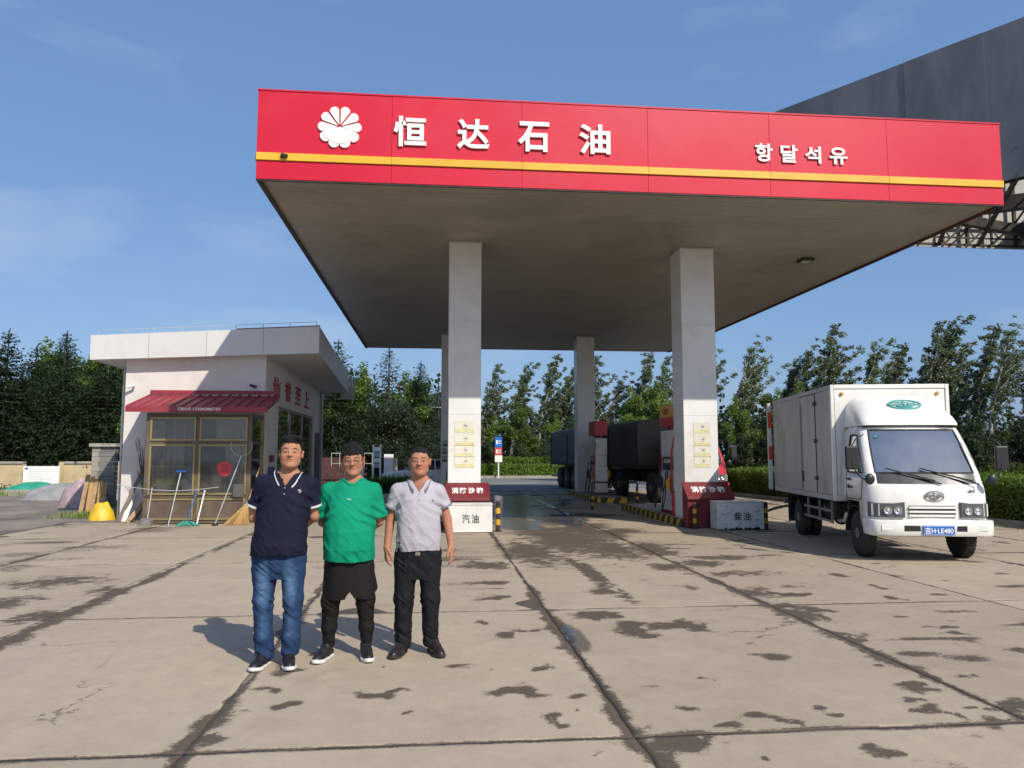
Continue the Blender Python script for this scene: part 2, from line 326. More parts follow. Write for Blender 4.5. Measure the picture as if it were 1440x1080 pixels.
def mud_shade_mask(X, Y):
    """how much dirt lies at ground points: seams, oil spots, tyre mud, all with shapes of their own, plus painted canopy shade"""
    P = np.stack([X, Y, np.zeros_like(X)], -1)
    n1 = vnoise(P * 2.2, 1); n2 = vnoise(P * 6.0, 2); n3 = vnoise(P * 0.55, 3); n4 = vnoise(P * 14.0, 4)
    wx = X + 0.07 * n2 + 0.03 * n4; wy = Y + 0.10 * vnoise(P * 5.0 + 7, 5) + 0.03 * vnoise(P * 15 + 3, 6)
    M = np.zeros_like(X)
    for bx, by, rx, ry, s in BL:
        d = np.sqrt(((wx - bx) / (rx * 1.0 + .01)) ** 2 + ((wy - by) / (ry * 1.0 + .01)) ** 2)
        d = d + 0.42 * n4 + 0.25 * n2; M = np.maximum(M, s * np.clip(1.45 - d, 0, 1))
    def seam(D, w, s): return s * np.clip(1.3 - np.abs(D) / w, 0, 1)
    for jx in JX:
        D = X - jx + 0.03 * n1 + 0.022 * n2
        w = 0.016 + 0.085 * np.clip(vnoise(P * np.array([0.1, 1.1, 1]) + jx, 11) + 0.15, 0, 1)
        if jx == -3.79: w = w + 0.16 * np.clip((15 - Y) / 8, 0.2, 1) * (0.7 + 0.5 * n1); D = D - 0.12
        if jx == 1.15: w = w + 0.05 * np.clip(1.6 - np.abs(Y - 6.5) / 2.5, 0, 1)
        if jx == 3.57: w = w + 0.06 * np.clip(1.5 - np.abs(Y - 7.0) / 3, 0, 1)
        if jx == -1.34: w = w + 0.03 * (Y < 9)
        M = np.maximum(M, seam(D, w * (1 + 0.5 * n4), 0.95))
    for jy in JY:
        w = 0.010 + 0.035 * np.clip(vnoise(P * np.array([1.1, 0.1, 1]) + jy, 12) + 0.1, 0, 1)
        if jy == 4.42: w = w + 0.03
        M = np.maximum(M, seam(Y - jy + 0.02 * n1, w, 0.95))
    # driving lane: soaked, oily concrete between the islands
    lane = np.clip(1.4 - np.abs(X - 3.1 - 0.25 * n3) / 1.9, 0, 1) * np.clip((Y - 9.5) / 7.0, 0, 1) * (0.55 + 0.5 * n3 + 0.45 * n1)
    M = np.maximum(M, lane)
    lane2 = np.clip(1.2 - np.abs(X - 9.3) / 1.9, 0, 1) * np.clip((Y - 15) / 5.0, 0, 1) * (0.45 + 0.4 * n3 + 0.3 * n1)
    M = np.maximum(M, lane2)
    shade = np.clip((Y - 18) / 4, 0, 1) * np.clip((X + 2.5) / 2, 0, 1) * (0.35 + 0.35 * n1)  # patchy darkening under the canopy: shade painted into the mud mask
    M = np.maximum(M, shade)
    # small spots spread over the slabs right of the column line and mottling on the far left
    sp = np.clip((vnoise(P * np.array([2.6, 4.5, 1]) + 31, 13) - 0.60) * 4, 0, 1) * np.clip((X + 0.8) / 2.0, 0, 1)
    M = np.maximum(M, 0.85 * sp)
    left = np.clip((-3.9 - X) / 2.2, 0, 1) * np.clip(0.26 + 0.45 * vnoise(P * np.array([0.7, 1.6, 1]), 14) + 0.28 * n1, 0, 1) * np.clip((Y - 5) / 4, 0.3, 1)
    M = np.maximum(M, left)
    red = np.clip(1 - np.abs(X - 0.2) / 1.6, 0, 1) * np.clip(1.3 - np.abs(Y - 12.3) / 3.4, 0, 1) * (0.42 + 0.55 * vnoise(P * np.array([1.0, 3.2, 1]) + 9, 15))
    M = np.maximum(M, red)
    return np.clip(M, 0, 1)
def wetmask(X, Y):
    P = np.stack([X, Y, np.zeros_like(X)], -1)
    W = np.zeros_like(X)
    for bx, by, rx, ry in ((1.24, 6.75, 0.075, 0.42), (2.0, 22.5, 1.5, 4.0), (3.1, 27.0, 1.6, 4.0), (1.9, 18.4, 0.5, 1.6), (3.2, 19.0, 0.8, 1.4)):
        d = np.sqrt(((X - bx) / rx) ** 2 + ((Y - by) / ry) ** 2) + 0.45 * vnoise(P * np.array([2.5, 1.2, 1]), 21)
        W = np.maximum(W, np.clip((1.15 - d) * 3, 0, 1))
    return W

def concrete_mat():
    m = bpy.data.materials.new('slab_concrete'); m.use_nodes = True; nt = m.node_tree; n = nt.nodes; L = nt.links; b = n['Principled BSDF']
    geo = n.new('ShaderNodeNewGeometry')
    def noise(sc, det=6, ro=0.6, sx=(1, 1, 1), dist=0):
        mp = n.new('ShaderNodeMapping'); mp.inputs['Scale'].default_value = sx; L.new(geo.outputs['Position'], mp.inputs['Vector'])
        t = n.new('ShaderNodeTexNoise'); t.inputs['Scale'].default_value = sc; t.inputs['Detail'].default_value = det; t.inputs['Roughness'].default_value = ro; t.inputs['Distortion'].default_value = dist
        L.new(mp.outputs[0], t.inputs['Vector']); return t.outputs['Fac']
    def mr(v, a, c, d, e):
        q = n.new('ShaderNodeMapRange'); L.new(v, q.inputs['Value'])
        for k, x in zip(('From Min', 'From Max', 'To Min', 'To Max'), (a, c, d, e)): q.inputs[k].default_value = x
        return q.outputs[0]
    def mix(f, A, B, bl='MIX'):
        x = n.new('ShaderNodeMix'); x.data_type = 'RGBA'; x.blend_type = bl
        if isinstance(f, float): x.inputs['Factor'].default_value = f
        else: L.new(f, x.inputs['Factor'])
        for s_, c in (('A', A), ('B', B)):
            if isinstance(c, tuple): x.inputs[s_].default_value = (*c, 1)
            else: L.new(c, x.inputs[s_])
        return x.outputs['Result']
    def math_(op, a, c):
        q = n.new('ShaderNodeMath'); q.operation = op
        for i, v in enumerate((a, c)):
            if isinstance(v, (int, float)): q.inputs[i].default_value = v
            else: L.new(v, q.inputs[i])
        return q.outputs[0]
    at = n.new('ShaderNodeAttribute'); at.attribute_name = 'mud'  # dirt, together with the shade painted under the canopy
    wt = n.new('ShaderNodeAttribute'); wt.attribute_name = 'wet'
    oi = n.new('ShaderNodeObjectInfo')
    base = mix(mr(noise(0.8, 5), 0.3, 0.7, 0, 1), (0.452, 0.374, 0.270), (0.382, 0.314, 0.226))
    base = mix(mr(noise(0.35, 3), 0.45, 0.7, 0, 0.7), base, (0.405, 0.315, 0.24))          # pinkish cast in places
    base = mix(mr(noise(5.0, 8, 0.72), 0.35, 0.75, 0, 0.35), base, (0.24, 0.195, 0.155))     # tyre and foot grime
    base = mix(mr(noise(1.7, 7, 0.7, dist=0.5), 0.52, 0.72, 0, 0.30), base, (0.215, 0.17, 0.13))  # old faded spills
    vo = n.new('ShaderNodeTexVoronoi'); vo.feature = 'DISTANCE_TO_EDGE'; vo.inputs['Scale'].default_value = 0.33
    wv = n.new('ShaderNodeTexNoise'); wv.inputs['Scale'].default_value = 1.6; wv.inputs['Detail'].default_value = 8; wv.inputs['Roughness'].default_value = 0.65; L.new(geo.outputs['Position'], wv.inputs['Vector'])
    va = n.new('ShaderNodeVectorMath'); va.operation = 'MULTIPLY_ADD'; va.inputs[1].default_value = (1.1, 1.1, 0); L.new(wv.outputs['Color'], va.inputs[0]); L.new(geo.outputs['Position'], va.inputs[2]); L.new(va.outputs[0], vo.inputs['Vector'])
    crk = math_('MULTIPLY', mr(vo.outputs['Distance'], 0.0015, 0.004, 1, 0), mr(noise(0.45, 3), 0.52, 0.6, 0, 0.75))
    base = mix(crk, base, (0.09, 0.07, 0.05))                                               # hairline cracks
    base = mix(mr(noise(28, 4, 0.7), 0.55, 0.8, 0, 0.30), base, (0.17, 0.14, 0.11))       # pitted surface
    base = mix(mr(noise(130, 2, 0.6), 0.55, 0.75, 0, 0.25), base, (0.50, 0.44, 0.37))     # aggregate specks
    sc = n.new('ShaderNodeVectorMath'); sc.operation = 'SCALE'; L.new(base, sc.inputs[0]); L.new(mr(oi.outputs['Random'], 0, 1, 0.91, 1.07), sc.inputs['Scale'])
    e = math_('ADD', at.outputs['Fac'], math_('ADD', mr(noise(11, 10, 0.78, sx=(1.0, 1.6, 1), dist=0.6), 0.25, 0.75, -0.46, 0.36), mr(noise(45, 6, 0.75), 0.25, 0.75, -0.30, 0.26)))
    core = mr(e, 0.40, 0.66, 0, 1); halo = mr(e, 0.22, 0.6, 0, 0.32)
    mud = mix(mr(noise(22, 6, 0.7), 0.35, 0.7, 0, 1), (0.040, 0.030, 0.022), (0.088, 0.065, 0.047))
    c = mix(halo, sc.outputs[0], (0.20, 0.155, 0.12)); c = mix(math_('MULTIPLY', core, 0.86), c, mud)
    c = mix(math_('MULTIPLY', wt.outputs['Fac'], 0.6), c, (0.035, 0.034, 0.034))
    L.new(c, b.inputs['Base Color'])
    ro = mr(wt.outputs['Fac'], 0.2, 0.8, 0.86, 0.16); L.new(ro, b.inputs['Roughness'])
    b.inputs['Specular IOR Level'].default_value = 0.35
    hgt = math_('ADD', math_('MULTIPLY', noise(60, 5, 0.7), 0.6), math_('MULTIPLY', core, -0.5))
    bp = n.new('ShaderNodeBump'); bp.inputs['Distance'].default_value = 0.006; L.new(mr(wt.outputs['Fac'], 0.1, 0.7, 0.45, 0.02), bp.inputs['Strength'])
    L.new(hgt, bp.inputs['Height']); L.new(bp.outputs[0], b.inputs['Normal'])
    MAT['slab_concrete'] = m
concrete_mat()
mat('joint_soil', (0.085, 0.064, 0.047), 0.95, var=0.3, vscale=6, bump=0.5, bscale=60)
mat('yard_asphalt', (0.235, 0.195, 0.158), 0.9, var=0.3, vscale=0.9, dirt=(0.075, 0.062, 0.05), damt=0.8, dscale=0.5, bump=0.4, bscale=50)
mat('road_asphalt', (0.17, 0.165, 0.155), 0.85, var=0.12, vscale=0.6, dirt=(0.10, 0.095, 0.09), damt=0.5, dscale=0.3, bump=0.3, bscale=60)
mat('verge_soil', (0.10, 0.085, 0.055), 0.95, var=0.3, vscale=0.5, dirt=(0.05, 0.075, 0.025), damt=0.8, dscale=0.8, bump=0.6, bscale=12)
mat('road_paint', (0.62, 0.60, 0.55), 0.7, var=0.15, vscale=6, dirt=(0.25, 0.24, 0.22), damt=0.6, dscale=6)

def sheet(name, x0, x1, y0, y1, z, m, parent=None, nx=1, ny=1):
    b = MB(); xs = np.linspace(x0, x1, nx + 1); ys = np.linspace(y0, y1, ny + 1)
    vs = [(x, y, z) for y in ys for x in xs]; fs = [(j * (nx + 1) + i, j * (nx + 1) + i + 1, (j + 1) * (nx + 1) + i + 1, (j + 1) * (nx + 1) + i) for j in range(ny) for i in range(nx)]
    o = b.add(vs, fs).build(name, m, parent, fix=False); return o
tag(sheet('ground', -900, 900, -200, 1500, -0.075, 'verge_soil'), kind='structure')
fore = tag(sheet('forecourt', -18.6, 15.9, -7.0, 34.6, -0.0045, 'joint_soil'), kind='structure')
tag(sheet('yard', -60, -18.6, 10, 34.6, -0.03, 'yard_asphalt'), kind='structure')
tag(sheet('road', -400, 400, 34.6, 55.0, -0.034, 'road_asphalt', nx=1, ny=1), kind='structure')
mk = MB()
for i in range(-24, 34): mk.box(i * 9.0, i * 9.0 + 6.0, 44.6, 44.8, -0.034, -0.029)
mk.box(-200, 200, 53.9, 54.1, -0.034, -0.029); mk.box(-200, 200, 36.2, 36.4, -0.034, -0.029)
mk.build('lane_marking', 'road_paint', bpy.data.objects['road'])

for ix in range(len(JX) - 1):
    for iy in range(len(JY) - 1):
        x0, x1, y0, y1 = JX[ix], JX[ix + 1], JY[iy], JY[iy + 1]
        if x1 < -8 and y0 > 15: continue          # the dark yard begins here
        if x1 < -6 and y0 > 19: continue
        g_ = 0.005
        near = y1 < 13 and y0 > 0 and x0 > -6.3 and x1 < 8.6
        st = 0.04 if near else (0.09 if y1 < 24 and y0 > -1 else 0.16)
        nx = max(2, int((x1 - x0) / st)); ny = max(2, int((y1 - y0) / st))
        xs = np.linspace(x0 + g_, x1 - g_, nx + 1); ys = np.linspace(y0 + g_, y1 - g_, ny + 1)
        X, Y = np.meshgrid(xs, ys)
        # worn, ragged arrises
        ex = np.minimum(X - x0, x1 - X); ey = np.minimum(Y - y0, y1 - Y)
        Pn = np.stack([X, Y, X * 0], -1); wob = vnoise(Pn * 7, 41) * 0.012
        X2 = np.where((X == xs[0]) | (X == xs[-1]), X + wob * 0.7, X); Y2 = np.where((Y == ys[0]) | (Y == ys[-1]), Y + wob * 0.7, Y)
        tx, ty = rng.uniform(-0.0007, 0.0007, 2); zo = rng.uniform(-0.003, 0.0)
        Z = zo + (X - (x0 + x1) / 2) * tx + (Y - (y0 + y1) / 2) * ty + 0.0016 * vnoise(Pn * 1.3, 42) - 0.0005 * np.clip(1 - np.minimum(ex, ey) / 0.04, 0, 1)
        mud = mud_shade_mask(X, Y); wet = wetmask(X, Y)
        nv = (nx + 1) * (ny + 1); V = np.stack([X2, Y2, Z], -1).reshape(-1, 3)
        idx = np.arange(nv).reshape(ny + 1, nx + 1)
        F = np.stack([idx[:-1, :-1], idx[:-1, 1:], idx[1:, 1:], idx[1:, :-1]], -1).reshape(-1, 4)
        ring = np.concatenate([idx[0, :], idx[1:, -1], idx[-1, -2::-1], idx[-2:0:-1, 0]])
        V2 = V[ring].copy(); V2[:, 2] = -0.03; kk = len(ring); nb = np.arange(kk) + nv; rn = np.roll(ring, -1); nn_ = np.roll(nb, -1)
        F2 = np.stack([rn, ring, nb, nn_], -1)
        V = np.concatenate([V, V2]); F = np.concatenate([F, F2])
        me = np_mesh('concrete_slab', V, F, 'slab_concrete', {'mud': ('FLOAT', np.concatenate([mud.ravel(), mud.ravel()[ring]])),
             'wet': ('FLOAT', np.concatenate([wet.ravel(), wet.ravel()[ring]]))})
        link_mesh('concrete_slab', me, fore)

sheet('asphalt_patch', -18.6, -6.3, 19.5, 34.5, -0.002, 'yard_asphalt', fore, 1, 1)
sheet('asphalt_patch', -18.6, -8.75, 15.7, 19.5, -0.002, 'yard_asphalt', fore, 1, 1)

# ================================================================== CANOPY
cx0, cx1, cy0, cy1, cz0, cz1 = -3.16, 10.86, 13.25, 34.36, 6.40, 8.0
canopy = thing('canopy', 'large red filling station canopy with white company lettering on four white columns', 'canopy', (0.66, 17.1, 0.0))
def cb(mb, name, m, par=None, **k): return mb.build(name, m, par or canopy, world=True, **k)
# soffit of narrow white strips, joined (each is under 10 pixels deep in view)
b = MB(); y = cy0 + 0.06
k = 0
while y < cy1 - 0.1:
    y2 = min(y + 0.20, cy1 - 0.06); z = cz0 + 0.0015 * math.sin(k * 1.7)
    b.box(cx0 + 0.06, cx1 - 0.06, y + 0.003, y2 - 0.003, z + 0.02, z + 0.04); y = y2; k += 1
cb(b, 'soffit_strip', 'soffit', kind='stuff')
cb(MB().box(cx0 + 0.1, cx1 - 0.1, cy0 + 0.1, cy1 - 0.1, cz0 + 0.07, cz1 - 0.1), 'roof_deck', 'dark_steel')
def fascia(nm, A, Bp, n_, seed):
    A = Vector(A); Bp = Vector(Bp); d = (Bp - A) / n_; un = d.normalized(); nrm = Vector((un.y, -un.x, 0))
    r_ = random.Random(seed)
    for i in range(n_):
        a = A + d * i + un * 0.0015; e = A + d * (i + 1) - un * 0.0015; j = nrm * (0.0012 * r_.uniform(-1, 1))
        up = Vector((0, 0, 1))
        def slab(z0, z1, o0, o1, nmn, mt, par=None):
            q = [a + nrm * o0, e + nrm * o0, e + nrm * o1, a + nrm * o1]
            return cb(MB().hexa([p + j + up * z0 for p in q] + [p + j + up * z1 for p in q]), nmn, mt, par, bevel=0.004, seg=1)
        slab(6.875, cz1, -0.05, 0.0, 'fascia_panel', 'fascia_red')
        slab(6.735, 6.870, -0.05, 0.03, 'yellow_band', 'fascia_yellow')
        slab(cz0, 6.73, -0.05, 0.0, 'lower_fascia_panel', 'fascia_red')
fascia('front', (cx0, cy0, 0), (cx1, cy0, 0), 6, 1)
fascia('left', (cx0, cy1, 0), (cx0, cy0 + 0.055, 0), 9, 2)
fascia('right', (cx1, cy0 + 0.055, 0), (cx1, cy1, 0), 9, 3)
fascia('back', (cx1, cy1 + 0.0, 0), (cx0, cy1 + 0.0, 0), 6, 4)
cb(MB().box(cx0 - 0.01, cx1 + 0.01, cy0 - 0.012, cy0 + 0.05, cz1 + 0.003, cz1 + 0.03).box(cx0 - 0.01, cx0 + 0.04, cy0 + 0.05, cy1, cz1 + 0.003, cz1 + 0.03).box(cx1 - 0.04, cx1 + 0.01, cy0 + 0.05, cy1, cz1 + 0.003, cz1 + 0.03), 'coping', 'fascia_red')
cb(MB().box(cx0 + 0.003, cx1 - 0.003, cy0 + 0.01, cy0 + 0.055, cz0 - 0.025, cz0 - 0.003).box(cx0 + 0.003, cx0 + 0.085, cy0 + 0.06, cy1, cz0 - 0.025, cz0 - 0.003).box(cx1 - 0.085, cx1 - 0.003, cy0 + 0.06, cy1, cz0 - 0.025, cz0 - 0.003), 'edge_angle', 'dark_steel')
# emblem: a scalloped rosette of ten petals, pale upper petals with red gaps and a solid lower part
def emblem(cx, cz, r):
    yb = cy0 - 0.012
    for k in range(10):
        a0 = math.radians(90 + 36 * k - 18 + 18); a1 = a0 + math.radians(36)
        am = (a0 + a1) / 2
        low = math.sin(am) < -0.15
        g2 = 0.0 if low else 0.048
        inner = 0.0 if low else 0.12
        pts = []
        c0 = Vector((math.cos(am), 0, math.sin(am)))
        pc = c0 * r * 0.80; pr = r * 0.80 * math.sin(math.radians(18)) - (0.0 if low else 0.013)
        px_ = Vector((-math.sin(am), 0, math.cos(am)))
        base = c0 * r * inner
        pts = [base - px_ * (max(0.002, r * inner * 0.325 - 0.012) if inner else 0.0005), pc - px_ * pr]
        for q in range(1, 8):
            t = -math.pi / 2 + math.pi * q / 8
            pts.append(pc + c0 * (pr * 0.9 * math.cos(t)) + px_ * (pr * math.sin(t)))
        pts += [pc + px_ * pr, base + px_ * (max(0.002, r * inner * 0.325 - 0.012) if inner else 0.0005)]
        o = Vector((cx, yb, cz))
        MB().prism([p + o for p in pts], (0, -0.014 - 0.0007 * k, 0), (0, 0.008, 0)).build('emblem_petal', 'sign_white', canopy, world=True)
    pts = []      # hill-shaped lower field closing the gaps
    for q in range(13):
        t = math.radians(198 + 144 * q / 12); pts.append(Vector((cx + math.cos(t) * r * 0.8, yb, cz + math.sin(t) * r * 0.8)))
    for q in range(1, 8):
        t = q / 8; pts.append(Vector((cx + (0.76 - 1.52 * t) * r, yb, cz + r * (-0.25 + 0.20 * math.sin(math.pi * t)))))
    MB().prism(pts, (0, -0.024, 0), (0, 0.006, 0)).build('emblem_field', 'sign_white', canopy, world=True)
emblem(-1.735, 7.385, 0.385)
for ch, (x, z, w, h) in zip('恒达石油', ((-0.79, 7.07, 0.58, 0.56), (0.34, 7.07, 0.58, 0.56), (1.44, 7.07, 0.57, 0.56), (2.56, 7.07, 0.58, 0.56))):
    text_obj('lettering', ch, 'sign_white', canopy, (x, cy0 - 0.012, z), w, h, extrude=0.03, bold=0.026, world=True)
for ch, (x, z, w, h) in zip('항달석유', ((5.90, 7.06, 0.33, 0.35), (6.39, 7.06, 0.33, 0.34), (6.87, 7.06, 0.31, 0.33), (7.35, 7.06, 0.35, 0.33))):
    text_obj('lettering', ch, 'sign_white', canopy, (x, cy0 - 0.012, z), w, h, extrude=0.022, bold=0.022, world=True)
# columns
def column(x0, x1, y0, y1):
    c = MB(); c.box(x0, x1, y0, y1, 0.02, cz0 + 0.015)
    o = cb(c, 'column', 'column_panel', bevel=0.012)
    cb(MB().box(x0 - 0.02, x1 + 0.02, y0 - 0.02, y1 + 0.02, cz0 - 0.03, cz0 + 0.014), 'column_collar', 'light_grey', bevel=0.004)
    for z in (2.5, 4.6):
        cb(MB().box(x0 - 0.002, x1 + 0.002, y0 - 0.002, y1 + 0.002, z, z + 0.006), 'seam', 'light_grey', o)
    return o
colA = column(0.28, 1.00, 16.85, 17.57); colB = column(5.62, 6.42, 16.85, 17.60)
colC = column(0.22, 0.95, 30.2, 30.9); colD = column(5.68, 6.40, 30.2, 30.9)
for (x, y) in ((9.05, 17.6), (9.0, 27.5)):
    lamp = MB().box(x - 0.16, x + 0.16, y - 0.16, y + 0.16, cz0 - 0.05, cz0 + 0.012)
    l = cb(lamp, 'ceiling_lamp', 'dark_steel', bevel=0.01); cb(MB().box(x - 0.11, x + 0.11, y - 0.11, y + 0.11, cz0 - 0.056, cz0 - 0.051), 'lens', 'light_grey', l)
cb(MB().tube([(-2.72, cy0 - 0.04, 6.82), (-2.62, cy0 - 0.07, 6.80)], [0.045, 0.03], 8), 'broken_cap', 'dark_steel')
# ================================================================== PUMP ISLANDS
def island(x0, x1, y0, y1, label):
    t = thing('pump_island', label, 'pump island', ((x0 + x1) / 2, y0, 0), group=None)
    MB().box(x0 + 0.10, x1 - 0.10, y0 + 0.10, y1 - 0.10, -0.004, 0.165).build('island_top', 'concrete_kerb', t, world=True)
    # painted kerb: alternating yellow and black lengths, each slanted at its ends
    def run(a, b_, nrm):
        a = Vector(a); b_ = Vector(b_); L_ = (b_ - a).length; n_ = max(2, int(L_ / 0.22)); u = (b_ - a) / n_
        nr = Vector(nrm); sl = u.normalized() * 0.055
        for i in range(n_):
            p = a + u * i; q = a + u * (i + 1)
            s0 = sl if i > 0 else sl * 0; s1 = sl if i < n_ - 1 else sl * 0
            lo, hi = Vector((0, 0, -0.006)), Vector((0, 0, 0.17))
            MB().hexa([p - s0 + lo, q - s1 + lo, q - s1 - nr * 0.1 + lo, p - s0 - nr * 0.1 + lo, p + s0 + hi, q + s1 + hi, q + s1 - nr * 0.1 + hi, p + s0 - nr * 0.1 + hi]
              ).build('kerb_block', 'yellow_paint' if i % 2 else 'black_paint', t, world=True, bevel=0.008, seg=1)
    run((x0, y1, 0), (x0, y0, 0), (-1, 0, 0)); run((x0 + 0.1, y0, 0), (x1 - 0.1, y0, 0), (0, -1, 0)); run((x1, y0, 0), (x1, y1, 0), (1, 0, 0))
    run((x1 - 0.1, y1, 0), (x0 + 0.1, y1, 0), (0, 1, 0))
    return t
island(5.50, 6.55, 16.72, 22.3, 'pump island with black and yellow striped kerb around the right front column')
island(5.45, 6.55, 25.4, 31.2, 'farther striped pump island around the right rear column')
island(0.14, 1.12, 16.72, 22.3, 'pump island with striped kerb around the left front column')
island(0.10, 1.10, 26.5, 31.2, 'farther pump island around the left rear column')

# ================================================================== SAND BOXES
def wedge_box(x0, x1, y0, y1, z1, label, hinge):
    """maroon fire sand box with a sloping lettered lid"""
    t = thing('sand_box', label, 'sand box', ((x0 + x1) / 2, y0, 0), group='fire sand boxes in front of the columns')
    zf = 0.70
    MB().hexa([(x0 + .02, y0 + 0.06, 0.01), (x1 - .02, y0 + 0.06, 0.01), (x1 - .02, y1 - .02, 0.01), (x0 + .02, y1 - .02, 0.01), (x0 + .02, y0 + 0.02, zf - .045), (x1 - .02, y0 + 0.02, zf - .045), (x1 - .02, y1 - .02, z1 - 0.04), (x0 + .02, y1 - .02, z1 - 0.04)]).build('box', 'dark_red', t, world=True, bevel=0.006)
    lid = MB().hexa([(x0, y0 - 0.03, zf - .08), (x1, y0 - 0.03, zf - .08), (x1, y1 - 0.01, z1 - 0.035), (x0, y1 - 0.01, z1 - 0.035), (x0, y0 - 0.03, zf - 0.03), (x1, y0 - 0.03, zf - 0.03), (x1, y1 - 0.01, z1), (x0, y1 - 0.01, z1)]).build('lid', 'dark_red', t, world=True, bevel=0.008)
    lid2 = Vector((0, y1 - 0.01 - (y0 - 0.03), z1 - (zf - 0.03))); L_ = lid2.length; u = lid2.normalized()
    w = (x1 - x0); m_ = 0.13 * w; cw = (w - 2 * m_) / 4
    hh = min(0.2, L_ * 0.58)
    o = Vector((0, y0 - 0.03, zf - 0.03)) + u * (L_ - hh) * 0.5
    for i, ch in enumerate('消防沙箱'):
        text_obj('lettering', ch, 'sign_white', t, (x0 + m_ + cw * i + 0.015, o.y - 0.002, o.z + 0.003), cw - 0.03, hh, up=tuple(u), extrude=0.004, bold=0.03, world=True)
    return t
wedge_box(0.22, 1.18, 16.40, 16.83, 1.0, 'maroon fire sand box behind the white fuel box with clean white paint, left column', 0)
wedge_box(5.52, 6.60, 16.42, 16.83, 1.0, 'maroon fire sand box with scuffed lettering at the foot of the right column', 0)
mat('worn_white', (0.72, 0.70, 0.66), 0.6, var=0.06, vscale=3, dirt=(0.10, 0.085, 0.07), damt=0.55, dscale=3.2, bump=0.15, bscale=25)
def fuel_box(x0, x1, y0, y1, z1, txt, m, label):
    t = thing('fuel_box', label, 'box', ((x0 + x1) / 2, y0, 0), group='white boxes naming the fuel')
    MB().box(x0, x1, y0, y1, 0.012, z1 - 0.03).build('box', m, t, world=True, bevel=0.012)
    MB().box(x0 - 0.012, x1 + 0.012, y0 - 0.012, y1, z1 - 0.028, z1).build('lid', m, t, world=True, bevel=0.006)
    rr = random.Random(len(label)); ch = MB()
    for i in range(26):
        x = rr.uniform(x0, x1 - 0.06); w = rr.uniform(0.02, 0.09); h = rr.uniform(0.008, 0.05)
        ch.box(x, min(x + w, x1), y0 - 0.004, y0 + 0.001, 0.014, 0.014 + h)
    for i in range(8):
        x = rr.choice([rr.uniform(x0, x0 + 0.2), rr.uniform(x1 - 0.2, x1 - 0.05)]); z = rr.uniform(0.2, z1 - 0.1)
        ch.box(x, x + rr.uniform(0.01, 0.05), y0 - 0.004, y0 + 0.001, z, z + rr.uniform(0.008, 0.03))
    if m == 'worn_white': ch.build('chipped_paint', 'black_paint', t, world=True)
    w = (x1 - x0); 
    for i, c in enumerate(txt):
        text_obj('lettering', c, 'black_paint', t, (x0 + w * (0.36 + 0.19 * i), y0 - 0.003, 0.20), w * 0.16, 0.18, extrude=0.003, bold=0.012, world=True)
    return t
fuel_box(0.22, 1.19, 15.90, 16.34, 0.60, '汽油', 'white_paint', 'clean white box lettered for petrol at the foot of the left column')
fuel_box(6.02, 7.06, 15.95, 16.38, 0.61, '柴油', 'worn_white', 'chipped white box lettered for diesel at the foot of the right column')

# bollards
def bollard(x, y, h, label, r=0.045):
    t = thing('bollard', label, 'bollard', (x, y, 0), group='short striped posts by the pump islands')
    MB().revolve((0, 0, 0.0), (0, 0, 1), [(0.0, r * 1.9), (0.012, r * 1.9), (0.014, r), (0.02, r)], 20).build('foot', 'black_paint', t, smooth=True)
    n_ = 5
    for i in range(n_):
        a = 0.02 + (h - 0.03) * i / n_; e = 0.02 + (h - 0.03) * (i + 1) / n_
        MB().revolve((0, 0, a), (0, 0, 1), [(0, r + 0.0008 * (i % 2)), (e - a, r + 0.0008 * (i % 2))], 20).build('stripe', 'yellow_paint' if i % 2 or (i in (1, 2, 3) and h < 0.5) else 'black_paint', t, smooth=True)
    MB().ell((0, 0, h - 0.01), (r, r, 0.02), 16, 6).build('cap', 'black_paint', t, smooth=True)
bollard(1.33, 16.2, 0.62, 'yellow bollard with black ends beside the clean petrol box', 0.05)
bollard(5.66, 16.35, 0.55, 'yellow topped post squeezed beside the chipped diesel box')
bollard(7.16, 16.1, 0.58, 'black and yellow post right of the chipped diesel box', 0.05)
bollard(4.62, 22.3, 0.5, 'yellow post standing in the lane behind the first pump')
bollard(6.75, 25.2, 0.55, 'yellow post right of the farther pump')

